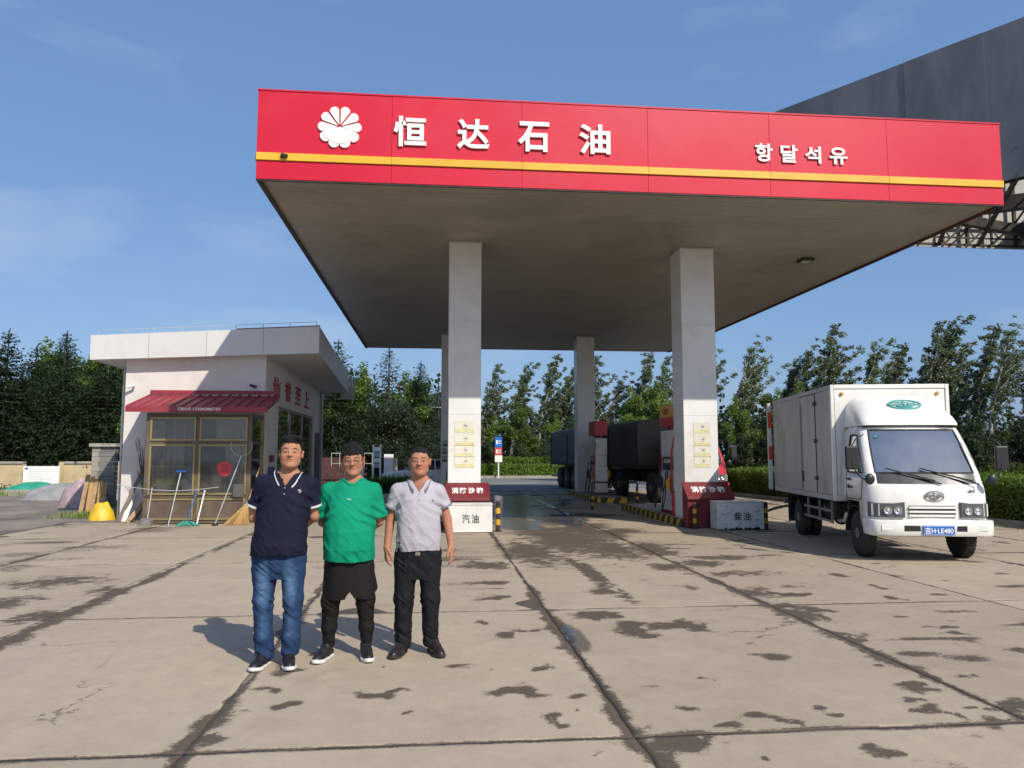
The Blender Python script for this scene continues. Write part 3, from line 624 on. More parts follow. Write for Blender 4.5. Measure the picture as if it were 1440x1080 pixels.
# notices on the columns: pale yellow sheets with small pictograms
mat('notice', (0.72, 0.70, 0.60), 0.4, var=0.05); mat('notice_yellow', (0.68, 0.63, 0.34), 0.4, var=0.15, vscale=14); mat('notice_grey', (0.16, 0.15, 0.15), 0.5, var=0.2)
def notices(x0, x1, y, zs, lab, dark=False):
    for i, z in enumerate(zs):
        t = thing('notice', lab[i], 'notice', ((x0 + x1) / 2, y, z), group='safety notices taped to the columns')
        w = (x1 - x0) / 2; h = 0.13
        MB().box(-w, w, -0.004, 0, -h, h).build('sheet', 'notice', t)
        MB().box(-w + 0.01, w - 0.01, -0.006, -0.004, -h + 0.01, -h + 0.075).build('yellow_strip', 'notice_yellow', t)
        c = MB(); rr = random.Random(i)
        c.tube([(0.02 + 0.055 * math.cos(a), -0.005, 0.03 + 0.055 * math.sin(a)) for a in np.linspace(0, 2 * math.pi, 17)], 0.004, 4, cap=False)
        c.build('ring', 'notice_yellow', t)
        c = MB()
        for q in range(4):
            a = rr.uniform(0, 3.14); x = 0.02 + rr.uniform(-0.02, 0.02); zz = 0.03 + rr.uniform(-0.02, 0.02)
            c.bar((x - 0.03 * math.cos(a), -0.006, zz - 0.025 * math.sin(a)), (x + 0.03 * math.cos(a), -0.006, zz + 0.025 * math.sin(a)), 0.012, 0.003)
        c.build('pictogram', 'notice_grey', t)
        MB().tube([(-w + 0.01, -0.005, -h + 0.085), (w - 0.01, -0.005, -h + 0.085), (w - 0.01, -0.005, h - 0.01), (-w + 0.01, -0.005, h - 0.01), (-w + 0.01, -0.005, -h + 0.085)], 0.003, 4).build('border', 'notice_yellow', t)
o4 = ['topmost', 'second', 'third', 'lowest']
notices(0.42, 0.86, 16.849, (2.22, 1.94, 1.69, 1.45), [f'{q} of the pale yellow safety notices on the left front column' for q in o4])
notices(5.84, 6.24, 16.849, (2.22, 1.94, 1.69, 1.45), [f'{q} of the pale yellow safety notices on the right front column' for q in o4])
for i, z in enumerate((2.05, 1.75, 1.45)):
    t = thing('notice', f"{['upper', 'middle', 'lower'][i]} dark notice on the shaded left rear column", 'notice', (0.50, 30.2, z), group='dark notices on the rear column')
    MB().box(-0.22, 0.22, -0.006, 0, -0.12, 0.12).build('sheet', 'notice_grey', t); MB().box(-0.2, 0.2, -0.01, -0.006, -0.01, 0.1).build('picture', 'light_grey', t)

# ================================================================== FUEL DISPENSERS
mat('pump_white', (0.66, 0.65, 0.62), 0.35, var=0.06, vscale=2, dirt=(0.25, 0.2, 0.15), damt=0.4, dscale=3)
mat('screen_dark', (0.02, 0.023, 0.026), 0.15)
mat('nozzle_yellow', (0.75, 0.38, 0.02), 0.4, var=0.1)
def dispenser(x, y, label, yellow):
    t = thing('fuel_dispenser', label, 'fuel pump', (x, y, 0.165), group='fuel dispensers on the pump islands')
    w, l = 0.24, 0.55
    MB().box(-w, w, -l, l, 0, 0.08).build('plinth', 'dark_red', t, bevel=0.006)
    MB().box(-w + .01, w - .01, -l + .01, l - .01, 0.082, 1.02).build('lower_cabinet', 'pump_white', t, bevel=0.012)
    MB().box(-w + .03, w - .03, -l + .05, l - .05, 1.022, 1.45).build('display_head', 'pump_white', t, bevel=0.01)
    MB().box(-w + .02, w - .02, -l + .03, l - .03, 1.452, 2.05).build('upper_cabinet', 'pump_white', t, bevel=0.012)
    for s in (-1, 1):
        d = MB().box(s * (w - .031) - .006, s * (w - .031) + .006, -l + 0.12, l - 0.12, 1.06, 1.40).build('screen', 'screen_dark', t, bevel=0.004)
        MB().box(s * (w - .022) - .003, s * (w - .022) + .003, -0.28, 0.28, 1.24, 1.34).build('readout', 'light_grey', d)
        MB().box(s * (w - 0.008) - .004, s * (w - 0.008) + .004, -0.22, 0.2, 0.88, 0.99).build('keypad', 'light_grey', t, bevel=0.003)
        for yy in (-0.36, 0.36):
            MB().box(s * (w - 0.008) - .012, s * (w - 0.008) + .012, yy - 0.05, yy + 0.05, 0.52, 0.86).build('nozzle_holster', 'black_plastic', t, bevel=0.006)
            nz = MB(); x_ = s * (w + 0.05)
            nz.tube([(x_, yy, 0.58), (x_ + s * .01, yy, 0.70), (x_ + s * .02, yy, 0.82), (x_ - s * .01, yy - .02, 0.90)], [0.022, 0.04, 0.045, 0.028], 10)
            nz.tube([(x_ + s * 0.03, yy, 0.62), (x_ + s * 0.075, yy, 0.70), (x_ + s * 0.06, yy, 0.84)], 0.012, 6)
            nz.tube([(x_, yy, 0.58), (x_ - s * 0.03, yy + .01, 0.5)], 0.012, 8)
            nz.build('nozzle', 'nozzle_yellow' if yy < 0 else 'black_plastic', t, smooth=True)
            h = MB(); pts = []
            for q in range(17):
                u = q / 16; pts.append((x_ + s * (0.02 + 0.10 * math.sin(math.pi * u)), yy * (1 - 0.25 * u) + 0.16 * math.sin(math.pi * u), 0.88 + (0.18 if q < 3 else 0) - 1.1 * math.sin(math.pi * u) ** 0.8 * 0.72 * (1 if u < .5 else .9) + 0.62 * max(0, u - 0.5)))
            h.tube(pts, 0.014, 8).build('hose', 'black_rubber', t, smooth=True)
    for yy in (-l + 0.04, l - 0.04):
        MB().box(-0.03, 0.03, yy - 0.02, yy + 0.02, 2.05, 2.15).build('sign_post', 'pump_red', t)
    MB().box(-w, w, -l, l, 2.15, 2.37 if yellow else 2.68).build('sign_box', 'pump_red', t, bevel=0.01)
    if yellow:
        MB().box(-w + .01, w - .01, -l + .01, l - .01, 2.372, 2.68).build('number_sign', 'nozzle_yellow', t, bevel=0.01)
        text_obj('lettering', '0#', 'black_paint', t, (-w + 0.006, 0.25, 2.43), 0.45, 0.18, xdir=(0, -1, 0), extrude=0.004)
    MB().tube([(-w - 0.02, -l + .06, 0.2), (-w - 0.03, -l + .05, 1.5), (-w + 0.05, -l + .03, 1.9)], 0.02, 8).build('riser_pipe', 'pump_red', t, smooth=True)
    return t
dispenser(5.98, 18.6, 'white fuel pump with yellow number sign above red band, behind the right front column', True)
dispenser(6.02, 27.9, 'farther white fuel pump with plain red sign box, beside the right rear column', False)
dispenser(0.62, 18.7, 'white fuel pump hidden behind the left front column', False)
for (x, y, lab) in ((5.98, 26.2, 'low black pipe barrier guarding the farther pump'),):
    t = thing('pipe_barrier', lab, 'barrier', (x, y, 0))
    MB().tube([(-0.55, 0, 0.0), (-0.55, 0, 0.62), (-0.5, 0, 0.66), (1.0, 0, 0.66), (1.05, 0, 0.62), (1.05, 0, 0)], 0.03, 8).build('rail', 'black_paint', t, smooth=True)
t = thing('fire_cart', 'red wheeled fire extinguisher standing at the foot of the first pump', 'fire extinguisher', (5.72, 17.85, 0.165))
MB().revolve((0, 0, 0.0), (0, 0, 1), [(0, .07), (.02, .085), (.42, .085), (.5, .05), (.53, .03)], 18).build('cylinder', 'pump_red', t, smooth=True)
MB().box(-.03, .03, -.012, .012, .53, .58).bar((-.03, 0, .56), (-.1, 0, .60), .012).build('valve', 'black_plastic', t)
MB().tube([(0.03, 0, .55), (.1, -.03, .5), (.11, -.05, .2)], .009, 6).build('hose', 'black_rubber', t, smooth=True)
# cable trailing from the diesel box
ct = MB().tube([(7.05, 16.3, 0.42), (7.3, 16.5, 0.33), (7.7, 16.9, 0.38), (8.2, 17.3, 0.42), (8.8, 17.4, 0.36), (9.4, 17.4, 0.02)], 0.03, 8).build('hose', 'black_rubber', None, smooth=True)
tag(ct, 'thick black hose running from the diesel box towards the hedge', 'hose')

# ================================================================== BILLBOARD
bb = thing('billboard', 'huge dark grey triangular billboard rising behind the canopy on the right', 'billboard', (26.5, 27.5, 0))
P0 = Vector((16.15, 34.0, 0)); dA = Vector((0.559, -0.829, 0)); P1 = P0 + dA * 18.2; P2 = Vector((34.5, 34.2, 0))
def board(a, c, nm, mt, n_, z0, z1, mtb):
    u = (c - a) / n_; nrm = Vector((-u.y, u.x, 0)).normalized()
    for i in range(n_):
        p = a + u * i + u.normalized() * 0.004; q = a + u * (i + 1) - u.normalized() * 0.004; k_ = nrm * 0.01 * math.sin(i * 2.3)
        mb = MB().hexa([p + k_ + Vector((0, 0, z0)), q + k_ + Vector((0, 0, z0)), q + nrm * 0.06 + Vector((0, 0, z0)), p + nrm * 0.06 + Vector((0, 0, z0)), p + k_ + Vector((0, 0, z1)), q + k_ + Vector((0, 0, z1)), q + nrm * 0.06 + Vector((0, 0, z1)), p + nrm * 0.06 + Vector((0, 0, z1))])
        mb.m[3] = 1 if True else 0
        mb.m = [0, 0, 0, 0, 1, 0]
        mb.build(nm, [mt, mtb], bb, world=True)
board(P0, P1, 'board_panel', 'billboard_skin', 6, 12.0, 18.12, 'billboard_back')
board(P2, P0 + Vector((0.1, 0.1, 0)), 'rear_panel', 'billboard_skin', 12, 11.72, 18.0, 'billboard_back')
board(P1 + Vector((.1, 0, 0)), P2, 'side_panel', 'billboard_skin', 5, 11.9, 18.0, 'billboard_back')
fr = MB()
def lattice(a, c, inset, n_, z0, z1):
    u = (c - a) / n_
    for lev in (z0, z0 + 1.15, z0 + 2.6, z1):
        fr.bar(a + inset + Vector((0, 0, lev)), c + inset + Vector((0, 0, lev)), 0.10)
    for i in range(n_ + 1):
        p = a + inset + u * i; fr.bar(p + Vector((0, 0, z0)), p + Vector((0, 0, z1)), 0.14 if i % 2 else 0.09)
        if i < n_:
            q = a + inset + u * (i + 1)
            fr.bar(p + Vector((0, 0, z0)), q + Vector((0, 0, z0 + 1.15)), 0.06)
    for i in range(n_):      # second, deeper plane of members
        p = a + inset * 2.4 + u * i; q = a + inset * 2.4 + u * (i + 1)
        fr.bar(p + Vector((0, 0, z0 + 0.2)), q + Vector((0, 0, z0 + 0.2)), 0.07)
        fr.bar(p + Vector((0, 0, z0 + 0.2)), p - inset * 1.4 + Vector((0, 0, z0 + 0.9)), 0.05)
lattice(P0 + Vector((0.6, 0, 0)), P2, Vector((0, -0.35, 0)), 14, 11.75, 17.9)
lattice(P0 + dA * 0.5, P1, Vector((0.3, 0.2, 0)), 9, 12.05, 17.9)
for i in range(1, 9):       # cross girders of the platform
    p = P0 + dA * (2 * i); q = Vector((P0.x + (P2.x - P0.x) * i / 9.0, 34, 0))
    fr.bar(p + Vector((0, 0, 12.1)), q + Vector((0, 0, 11.85)), 0.12, 0.2)
    fr.bar(p + Vector((0, 0, 13.2)), q + Vector((0, 0, 13.0)), 0.07)
fr.bar(P0 + dA * 5 + Vector((0, 0, 12.2)), P2 + Vector((-3, 0, 12.3)), 0.3, 0.45)
fr.build('steel_frame', 'dark_steel', bb, world=True, kind='stuff')
MB().cyl((26.5, 27.5, 0), (26.5, 27.5, 12.3), 0.75, 28).build('mast', 'grey_metal', bb, world=True, smooth=True)
MB().bar((26.5, 27.5, 12.2), (18, 33, 12.2), 0.5, 0.6).bar((26.5, 27.5, 12.2), (33, 33, 12.2), 0.5, 0.6).bar((26.5, 27.5, 12.2), (26, 20, 12.2), 0.5, 0.6).build('girder', 'dark_steel', bb, world=True)
# ================================================================== STATION BUILDING
kx0, kx1, ky, kyb = -7.75, -4.33, 19.9, 30.0
K = thing('station_building', 'small white plastered station office with flat overhanging roof and maroon awning', 'building', (-6.0, 19.9, 0))
def kb(mb, name, m, par=None, **k): return mb.build(name, m, par or K, world=True, **k)
def roofz(x, top): # the roof rises to the right
    t = (x + 8.5) / 5.55
    return (4.53 + 0.32 * t) if top else (3.96 + 0.24 * t)
# walls: front above and beside the glazed porch, left, rear, right with window openings
T = 0.22
def wall_front(x0, x1, z0, zt=None):
    z1a, z1b = (roofz(x0, 0) + .02, roofz(x1, 0) + .02) if zt is None else (zt, zt)
    return MB().hexa([(x0, ky, z0), (x1, ky, z0), (x1, ky + T, z0), (x0, ky + T, z0), (x0, ky, z1a), (x1, ky, z1b), (x1, ky + T, z1b), (x0, ky + T, z1a)])
w = wall_front(kx0, kx1, 2.62); w.v[0:8]
kb(w, 'wall', 'wall_plaster')
kb(wall_front(kx0, -6.95, -0.02, 2.617), 'wall', 'wall_plaster')
kb(MB().box(kx0, kx0 + T, ky + T + .003, kyb, -0.02, 3.99), 'wall', 'wall_plaster')
kb(MB().box(kx0 + T + .003, kx1 - T - .003, kyb - T, kyb, -0.02, 4.0), 'wall', 'wall_plaster')
xs0, xs1 = kx1 - T, kx1
yw0, yw1, zw0, zw1 = 21.6, 27.9, 0.75, 2.95
kb(MB().box(xs0, xs1, ky + T + .003, yw0, -0.02, 4.14), 'wall', 'wall_plaster')
kb(MB().box(xs0, xs1, yw0 + .002, yw1 - .002, -0.02, zw0), 'wall', 'wall_plaster')
kb(MB().box(xs0, xs1, yw0 + .002, yw1 - .002, zw1, 4.14), 'wall', 'wall_plaster')
kb(MB().box(xs0, xs1, yw1, kyb, -0.02, 4.14), 'wall', 'wall_plaster')
kb(MB().box(kx0 + T, kx1 - T, ky + T, kyb - T, 3.2, 3.24), 'ceiling', 'light_grey')
kb(MB().box(kx0 + T, kx1 - T, ky + 0.0, kyb - T, -0.01, 0.012), 'floor', 'light_grey')
mat('interior_dark', (0.10, 0.10, 0.10), 0.8, var=0.2); mat('curtain', (0.62, 0.62, 0.60), 0.9, var=0.15, vscale=4)
kb(MB().box(kx0 + T + .01, kx1 - T - .01, 23.0, 23.08, 0.013, 3.19), 'partition', 'light_grey')
# side window: frame, two panes
wf = MB()
for (a, c) in ((yw0, yw0 + .06), (yw0 + 2.1, yw0 + 2.16), (yw0 + 4.2, yw0 + 4.26), (yw1 - .06, yw1)): wf.box(xs1 - 0.12, xs1 - 0.06, a, c, zw0, zw1)
wf.box(xs1 - 0.12, xs1 - 0.06, yw0 + .06, yw1 - .06, zw0, zw0 + .06).box(xs1 - 0.12, xs1 - 0.06, yw0 + .06, yw1 - .06, zw1 - .06, zw1)
sw = kb(wf, 'window_frame', 'grey_metal')
for (a, c) in ((yw0 + .062, yw0 + 2.098), (yw0 + 2.162, yw0 + 4.198), (yw0 + 4.262, yw1 - .062)):
    kb(MB().box(xs1 - 0.095, xs1 - 0.088, a, c, zw0 + .062, zw1 - .062), 'pane', 'window_glass', sw)
kb(MB().box(xs1 - 0.05, xs1 + 0.05, yw0 - .05, yw1 + .05, zw0 - .05, zw0 - .003), 'window_sill', 'light_grey')
# back-of-window blinds
kb(MB().box(xs1 - 0.5, xs1 - 0.45, yw0 + .1, yw1 - .2, 0.8, 2.9), 'blind', 'curtain')
# rear door strip and dark post beyond the window
kb(MB().box(xs1 + .002, xs1 + .05, 28.1, 28.95, 0.0, 2.4), 'side_door', 'interior_dark', bevel=.01)
kb(MB().box(xs1 + .002, xs1 + .09, 29.1, 29.2, 0.0, 4.0), 'drain_pipe', 'grey_metal')
# roof slab: tilted, with its face in separate cladding sheets
ry0, ry1 = 19.56, 29.6
def rp(x, y, top): return (x, y, roofz(x, top) - (0.012 * (y - ry0) if top else 0.02 * (y - ry0) if x > -5 else 0))
xL, xR, xRb = -8.5, -2.96, -3.35
kb(MB().hexa([rp(xL + .03, ry0 + .03, 0), rp(xR - .03, ry0 + .03, 0), rp(xRb - .03, ry1, 0), rp(xL + .03, ry1, 0), rp(xL + .03, ry0 + .03, 1), rp(xR - .03, ry0 + .03, 1), rp(xRb - .03, ry1, 1), rp(xL + .03, ry1, 1)]), 'roof', 'roof_panel')
def clad(a, c, n_, nm='roof_fascia'):
    for i in range(n_):
        t0 = i / n_; t1 = (i + 1) / n_; p = (a[0] + (c[0] - a[0]) * t0, a[1] + (c[1] - a[1]) * t0); q = (a[0] + (c[0] - a[0]) * t1, a[1] + (c[1] - a[1]) * t1)
        u = Vector((q[0] - p[0], q[1] - p[1], 0)).normalized(); nr = Vector((u.y, -u.x, 0)); g_ = u * 0.004
        lo0, hi0 = rp(p[0], p[1], 0), rp(p[0], p[1], 1); lo1, hi1 = rp(q[0], q[1], 0), rp(q[0], q[1], 1)
        D = [Vector(v) for v in (lo0, lo1, hi1, hi0)]; D[0] += g_; D[3] += g_; D[1] -= g_; D[2] -= g_
        for v in (D[0], D[1]): v.z -= 0.02
        for v in (D[2], D[3]): v.z += 0.02
        inn = [v - nr * 0.028 for v in D]
        kb(MB().hexa([D[0], D[1], inn[1], inn[0], D[3], D[2], inn[2], inn[3]]), nm, 'roof_panel', bevel=.003, seg=1)
clad((xL, ry0), (xR, ry0), 4); clad((xR, ry0 + .03), (xRb, ry1), 8); clad((xL, ry1), (xL, ry0 + .03), 8)
# roof edge strip and lightning wire
kb(MB().bar(Vector(rp(-5.0, ry0 + .05, 1)) + Vector((0, 0, .035)), Vector(rp(xR, ry0 + .05, 1)) + Vector((0, 0, .035)), 0.05, 0.03), 'coping_strip', 'dark_red')
lw = MB(); zz = Vector((0, 0, 0.16))
for i in range(9):
    p = Vector(rp(xL + .15 + i * (xR - xL - .25) / 8, ry0 + .12, 1)); lw.bar(p, p + zz, 0.012)
    if i < 8: q = Vector(rp(xL + .15 + (i + 1) * (xR - xL - .25) / 8, ry0 + .12, 1)); lw.bar(p + zz, q + zz, 0.010)
kb(lw, 'lightning_wire', 'light_grey')
# ribbed screen hanging beyond the far roof corner
for i in range(5):
    kb(MB().box(-3.66 + i * 0.11, -3.57 + i * 0.11, 29.9, 29.94, 3.75, 4.6), 'screen_slat', 'light_grey')
# wall lettering on the side wall
mat('faded_red', (0.42, 0.07, 0.07), 0.7, var=0.2, vscale=6, dirt=(0.5, 0.42, 0.38), damt=0.6, dscale=6)
for i, ch in enumerate('信誉至上'):
    text_obj('lettering', ch, 'faded_red', K, (kx1 + 0.002, 20.75 + i * 1.62, 3.16), 0.95, 0.56, xdir=(0, 1, 0), extrude=0.02, bold=0.02, world=True)
# ------------------------------------------------ glazed porch
ex0, ex1, ey0 = -6.74, -4.33, 18.6
P_ = 0.06
pf = lambda mb, nm, m, **k: kb(mb, nm, m, **k)
for (x, w_) in ((ex0, .09), (-5.60, .07), (-4.42, .09)):
    kb(MB().box(x, x + w_, ey0, ey0 + .08, 0.02, 2.58), 'porch_post', 'brown_panel', bevel=.004)
kb(MB().box(ex1 - .08, ex1, ky - .09, ky - .002, 0.02, 2.6), 'porch_post', 'gold_frame')
for z in (0.02, 0.60, 1.86, 2.50):
    kb(MB().box(ex0 + .092, -5.602, ey0 + .01, ey0 + .07, z, z + .07), 'porch_rail', 'brown_panel'); kb(MB().box(-5.528, -4.422, ey0 + .01, ey0 + .07, z, z + .07), 'porch_rail', 'brown_panel')
    kb(MB().box(ex1 - .07, ex1 - .01, ey0 + .083, ky - .093, z, z + .07), 'porch_rail', 'brown_panel')
def sash(x0, x1, z0, z1, nm='window'):
    f = .045; b_ = MB().box(x0, x0 + f, ey0 - .02, ey0 + .03, z0, z1).box(x1 - f, x1, ey0 - .02, ey0 + .03, z0, z1).box(x0 + f, x1 - f, ey0 - .02, ey0 + .03, z0, z0 + f).box(x0 + f, x1 - f, ey0 - .02, ey0 + .03, z1 - f, z1)
    return kb(b_, nm, 'gold_frame', bevel=.003, seg=1)
for (x0, x1) in ((ex0 + .095, -5.605), (-5.525, -4.425)):
    for (z0, z1, gl) in ((0.095, 0.595, False), (0.675, 1.855, True), (1.935, 2.495, True)):
        s_ = sash(x0, x1, z0, z1, 'window' if gl else 'kick_panel')
        kb(MB().box(x0 + .046, x1 - .046, ey0 + .004, ey0 + .010, z0 + .046, z1 - .046), 'pane' if gl else 'panel', 'window_glass' if gl else 'brown_panel', s_)
for (z0, z1, gl) in ((0.095, 0.595, False), (0.675, 1.855, True), (1.935, 2.495, True)):
    kb(MB().box(ex1 - .045, ex1 - .038, ey0 + .09, ky - .1, z0, z1), 'side_pane' if gl else 'side_panel', 'window_glass' if gl else 'brown_panel')
kb(MB().box(ex0 + .02, ex1 - .02, ey0 + .02, ky, 2.581, 2.60), 'porch_ceiling', 'light_grey')
kb(MB().box(ex0 + .005, ex0 + .05, ey0 + .085, ky - .003, 0.02, 2.58), 'porch_side', 'interior_dark')
# things seen through the glass
def inside(nm, lab, cat, loc): return thing(nm, lab, cat, loc)
for (x0, x1, y, lab) in ((-6.62, -5.80, 19.45, 'grey curtain hanging behind the left porch window'), (-5.38, -4.55, 19.45, 'grey curtain hanging behind the right porch window')):
    n_ = 26; V = [(x0 + (x1 - x0) * i / n_, y + 0.03 * math.sin(i * 1.5), z) for z in (0.62, 2.5) for i in range(n_ + 1)]
    F = [(i, i + 1, n_ + 2 + i, n_ + 1 + i) for i in range(n_)]
    o = MB().add(V, F).build('curtain', 'curtain', None, smooth=True, fix=False); so = o.modifiers.new('thickness', 'SOLIDIFY'); so.thickness = 0.004
    tag(o, lab, 'curtain')
sh = inside('shelf', 'metal rack with safety helmets inside the left porch window', 'shelf', (-6.2, 18.95, 0))
for z in (0.9, 1.32): MB().box(-.42, .42, -.15, .15, z, z + .02).build('board', 'light_grey', sh)
for x in (-.42, .4): MB().box(x, x + .02, -.15, -.13, 0.02, 1.34).box(x, x + .02, .13, .15, 0.02, 1.34).build('upright', 'light_grey', sh)
mat('helmet_yellow', (0.75, 0.6, 0.03), 0.35); mat('helmet_green', (0.45, 0.6, 0.05), 0.35); mat('helmet_white', (0.5, 0.48, 0.44), 0.4); mat('sign_blue', (0.02, 0.15, 0.55), 0.4, var=0.1)
for x, m_, lab in ((-.30, 'helmet_yellow', 'yellow safety helmet on the rack behind the glass'), (-.03, 'helmet_green', 'lime green safety helmet beside the yellow one'), (.27, 'helmet_white', 'greyish safety helmet at the right end of the rack')):
    t = thing('safety_helmet', lab, 'helmet', (-6.2 + x, 18.93, 0.925), group='safety helmets on the rack')
    MB().revolve((0, 0, 0), (0, 0, 1), [(0, .135), (.02, .13), (.07, .115), (.11, .085), (.135, .04), (.14, .005)], 20).build('shell', m_, t, smooth=True)
    MB().revolve((0, -.03, 0), (0, 0, 1), [(0, .15), (.012, .15)], 20).build('brim', m_, t, smooth=True); MB().box(-.012, .012, -.11, .11, .12, .15).build('ridge', m_, t, bevel=.004)
tag(MB().box(-5.78, -5.64, 18.75, 18.79, 0.65, 1.35).build('board', 'sign_blue', None, bevel=.004), 'narrow blue board leaning inside the porch', 'board')
tag(MB().box(-6.05, -5.85, 19.2, 19.3, 1.3, 2.4).build('coat', 'interior_dark', None, bevel=.04), 'dark coat hanging inside the porch', 'coat')
tag(MB().box(-5.42, -5.12, 19.2, 19.35, 0.1, 1.8).build('cabinet', 'interior_dark', None, bevel=.01), 'dark cabinet behind the right porch window', 'cabinet')
mat('sticker_red', (0.62, 0.05, 0.07), 0.5, var=0.1); mat('pale_card', (0.5, 0.5, 0.48), 0.6, var=0.1)
t = thing('round_sticker', 'round red paper sticker on the right porch window', 'sticker', (-4.93, 18.603, 1.28)); MB().revolve((0, 0.0, 0), (0, -1, 0), [(0, .17), (.003, .17)], 32).build('disc', 'sticker_red', t)
text_obj('lettering', '福', 'faded_red', t, (-.08, -.0035, -.08), .16, .16, extrude=.002, bold=.01)
# ------------------------------------------------ awning: folded maroon sheet with ribs
AW = thing('awning', 'maroon ribbed metal awning over the glazed porch', 'awning', (-5.6, 19.9, 2.6))
ax0, ax1 = -7.13, -3.98; yA, zA, yB, zB = 19.897, 3.10, 18.42, 2.72
sl = (zB - zA) / (yB - yA)
n_ = 13
for i in range(n_):
    a = ax0 + (ax1 - ax0) * i / n_; c = ax0 + (ax1 - ax0) * (i + 1) / n_
    MB().hexa([(a, yA, zA - .02), (a, yB, zB - .02), (c, yB, zB - .02), (c, yA, zA - .02), (a, yA, zA), (a, yB, zB), (c, yB, zB), (c, yA, zA)]).build('sheet', 'awning_red', AW, world=True)
    MB().hexa([(a - .03, yA, zA), (a - .03, yB, zB), (a + .03, yB, zB), (a + .03, yA, zA), (a - .015, yA, zA + .035), (a - .015, yB, zB + .035), (a + .015, yB, zB + .035), (a + .015, yA, zA + .035)]).build('rib', 'awning_red', AW, world=True)
MB().box(ax0 - .02, ax1 + .02, yB - .03, yB - .002, zB - .12, zB + .01).build('valance', 'awning_red', AW, world=True, bevel=.004)
MB().box(ax0 - .0, ax1 + .0, yA - .04, yA - .002, zA + .037, zA + .13).build('flashing', 'awning_red', AW, world=True)
for x in (ax0, ax1 - .03): MB().hexa([(x, yA, zA - .12), (x, yB, zB - .11), (x + .03, yB, zB - .11), (x + .03, yA, zA - .12), (x, yA, zA - .022), (x, yB, zB - .022), (x + .03, yB, zB - .022), (x + .03, yA, zA - .022)]).build('side_plate', 'awning_red', AW, world=True)
text_obj('lettering', '订购热线', 'sign_white', AW, (-5.98, yB - .031, zB - .085), 0.30, .075, extrude=.003, bold=.01, world=True)
text_obj('lettering', '13304386720', 'sign_white', AW, (-5.64, yB - .031, zB - .082), 0.62, .068, extrude=.003, bold=.01, world=True)
# cameras
def cctv(x, y, z, d, lab):
    t = thing('security_camera', lab, 'camera', (x, y, z), group='security cameras on the office wall')
    MB().box(-.03, .03, -.012, 0, -.03, .03).bar((0, -.01, 0), (0, -.12, .02), .02).build('bracket', 'light_grey', t)
    MB().cyl((-.06 * d, -.12, .04), (.10 * d, -.17, -.01), .035, 14).build('housing', 'black_plastic' if d > 0 else 'sign_white', t, smooth=True)
cctv(-7.55, 19.898, 3.3, -1, 'white bullet camera near the left corner of the office wall')
cctv(-4.62, 19.898, 3.33, 1, 'black camera above the right end of the awning')
# ------------------------------------------------ tools leaning on the porch
mat('aluminium', (0.62, 0.62, 0.60), 0.3, metal=0.7, var=0.08); mat('mop_green', (0.05, 0.32, 0.24), 0.8, var=0.2, vscale=20); mat('mop_blue', (0.02, 0.14, 0.45), 0.6, var=0.2)
mat('straw', (0.50, 0.32, 0.12), 0.9, var=0.3, vscale=30); mat('raw_wood', (0.42, 0.27, 0.14), 0.75, var=0.2, vscale=5, dirt=(0.15, 0.1, 0.06), damt=.6, dscale=6); mat('grey_wood', (0.17, 0.145, 0.12), 0.85, var=0.3, vscale=6)
t = thing('mop', 'white handled mop leaning upside down with blue head at the top', 'mop', (-6.02, 18.25, 0))
MB().tube([(-.02, 0, 0), (.12, .30, 1.2)], .013, 8).build('handle', 'aluminium', t, smooth=True); MB().box(.02, .24, .27, .33, 1.2, 1.26).build('head', 'mop_blue', t, bevel=.01)
t = thing('mop', 'green cotton mop lying at the foot of the porch', 'mop', (-5.62, 18.2, 0))
rr = random.Random(4); s_ = MB()
for i in range(60):
    a = rr.uniform(0, 6.28); l = rr.uniform(.12, .3); h = rr.uniform(.02, .1)
    s_.tube([(0, 0, .09), (math.cos(a) * l * .5, math.sin(a) * l * .25, h), (math.cos(a) * l, math.sin(a) * l * .4, .012)], .012, 5)
s_.build('strands', 'mop_green', t, smooth=True); MB().tube([(0, .0, .05), (.1, .37, .8)], .011, 8).build('handle', 'mop_blue', t, smooth=True)
t = thing('stick', 'short white stick leaning on the porch middle post', 'stick', (-5.43, 18.3, 0)); MB().tube([(0, 0, 0), (.08, .27, .78)], .016, 8).build('pole', 'sign_white', t, smooth=True)
t = thing('hoop_pole', 'white pole with an open wire hoop at its top leaning on the porch', 'pole', (-4.98, 18.15, 0))
MB().tube([(0, 0, .03), (.44, .38, 1.58)], .013, 8).build('pole', 'aluminium', t, smooth=True)
MB().tube([(.44 + .24 * math.sin(a), .38 + .02 * math.cos(a), 1.82 - .24 * math.cos(a)) for a in np.linspace(-1.9, 1.9, 25)], .007, 6).build('hoop', 'aluminium', t, smooth=True)
MB().box(-.06, .06, -.05, .05, .0, .05).build('foot', 'black_plastic', t, bevel=.01)
t = thing('broom', 'straw broom standing head down at the right end of the porch', 'broom', (-4.42, 18.25, 0))
s_ = MB()
for i in range(90):
    a = rr.uniform(-1, 1); d_ = rr.uniform(-1, 1); s_.bar((.12, .03, .52), (-.12 + a * .28, d_ * .08, .01), .012)
s_.build('bristles', 'straw', t); MB().tube([(.12, .03, .5), (.3, .3, 1.3)], .014, 8).build('handle', 'raw_wood', t, smooth=True)
t = thing('dustpan', 'grey long handled dustpan at the left end of the porch', 'dustpan', (-6.55, 18.3, 0))
MB().box(-.14, .14, -.1, .1, .005, .02).box(-.14, .14, .085, .1, .02, .16).box(-.14, -.128, -.1, .085, .02, .12).box(.128, .14, -.1, .085, .02, .12).build('pan', 'grey_metal', t); MB().tube([(0, .09, .1), (.02, .26, .85)], .011, 8).build('handle', 'aluminium', t, smooth=True)
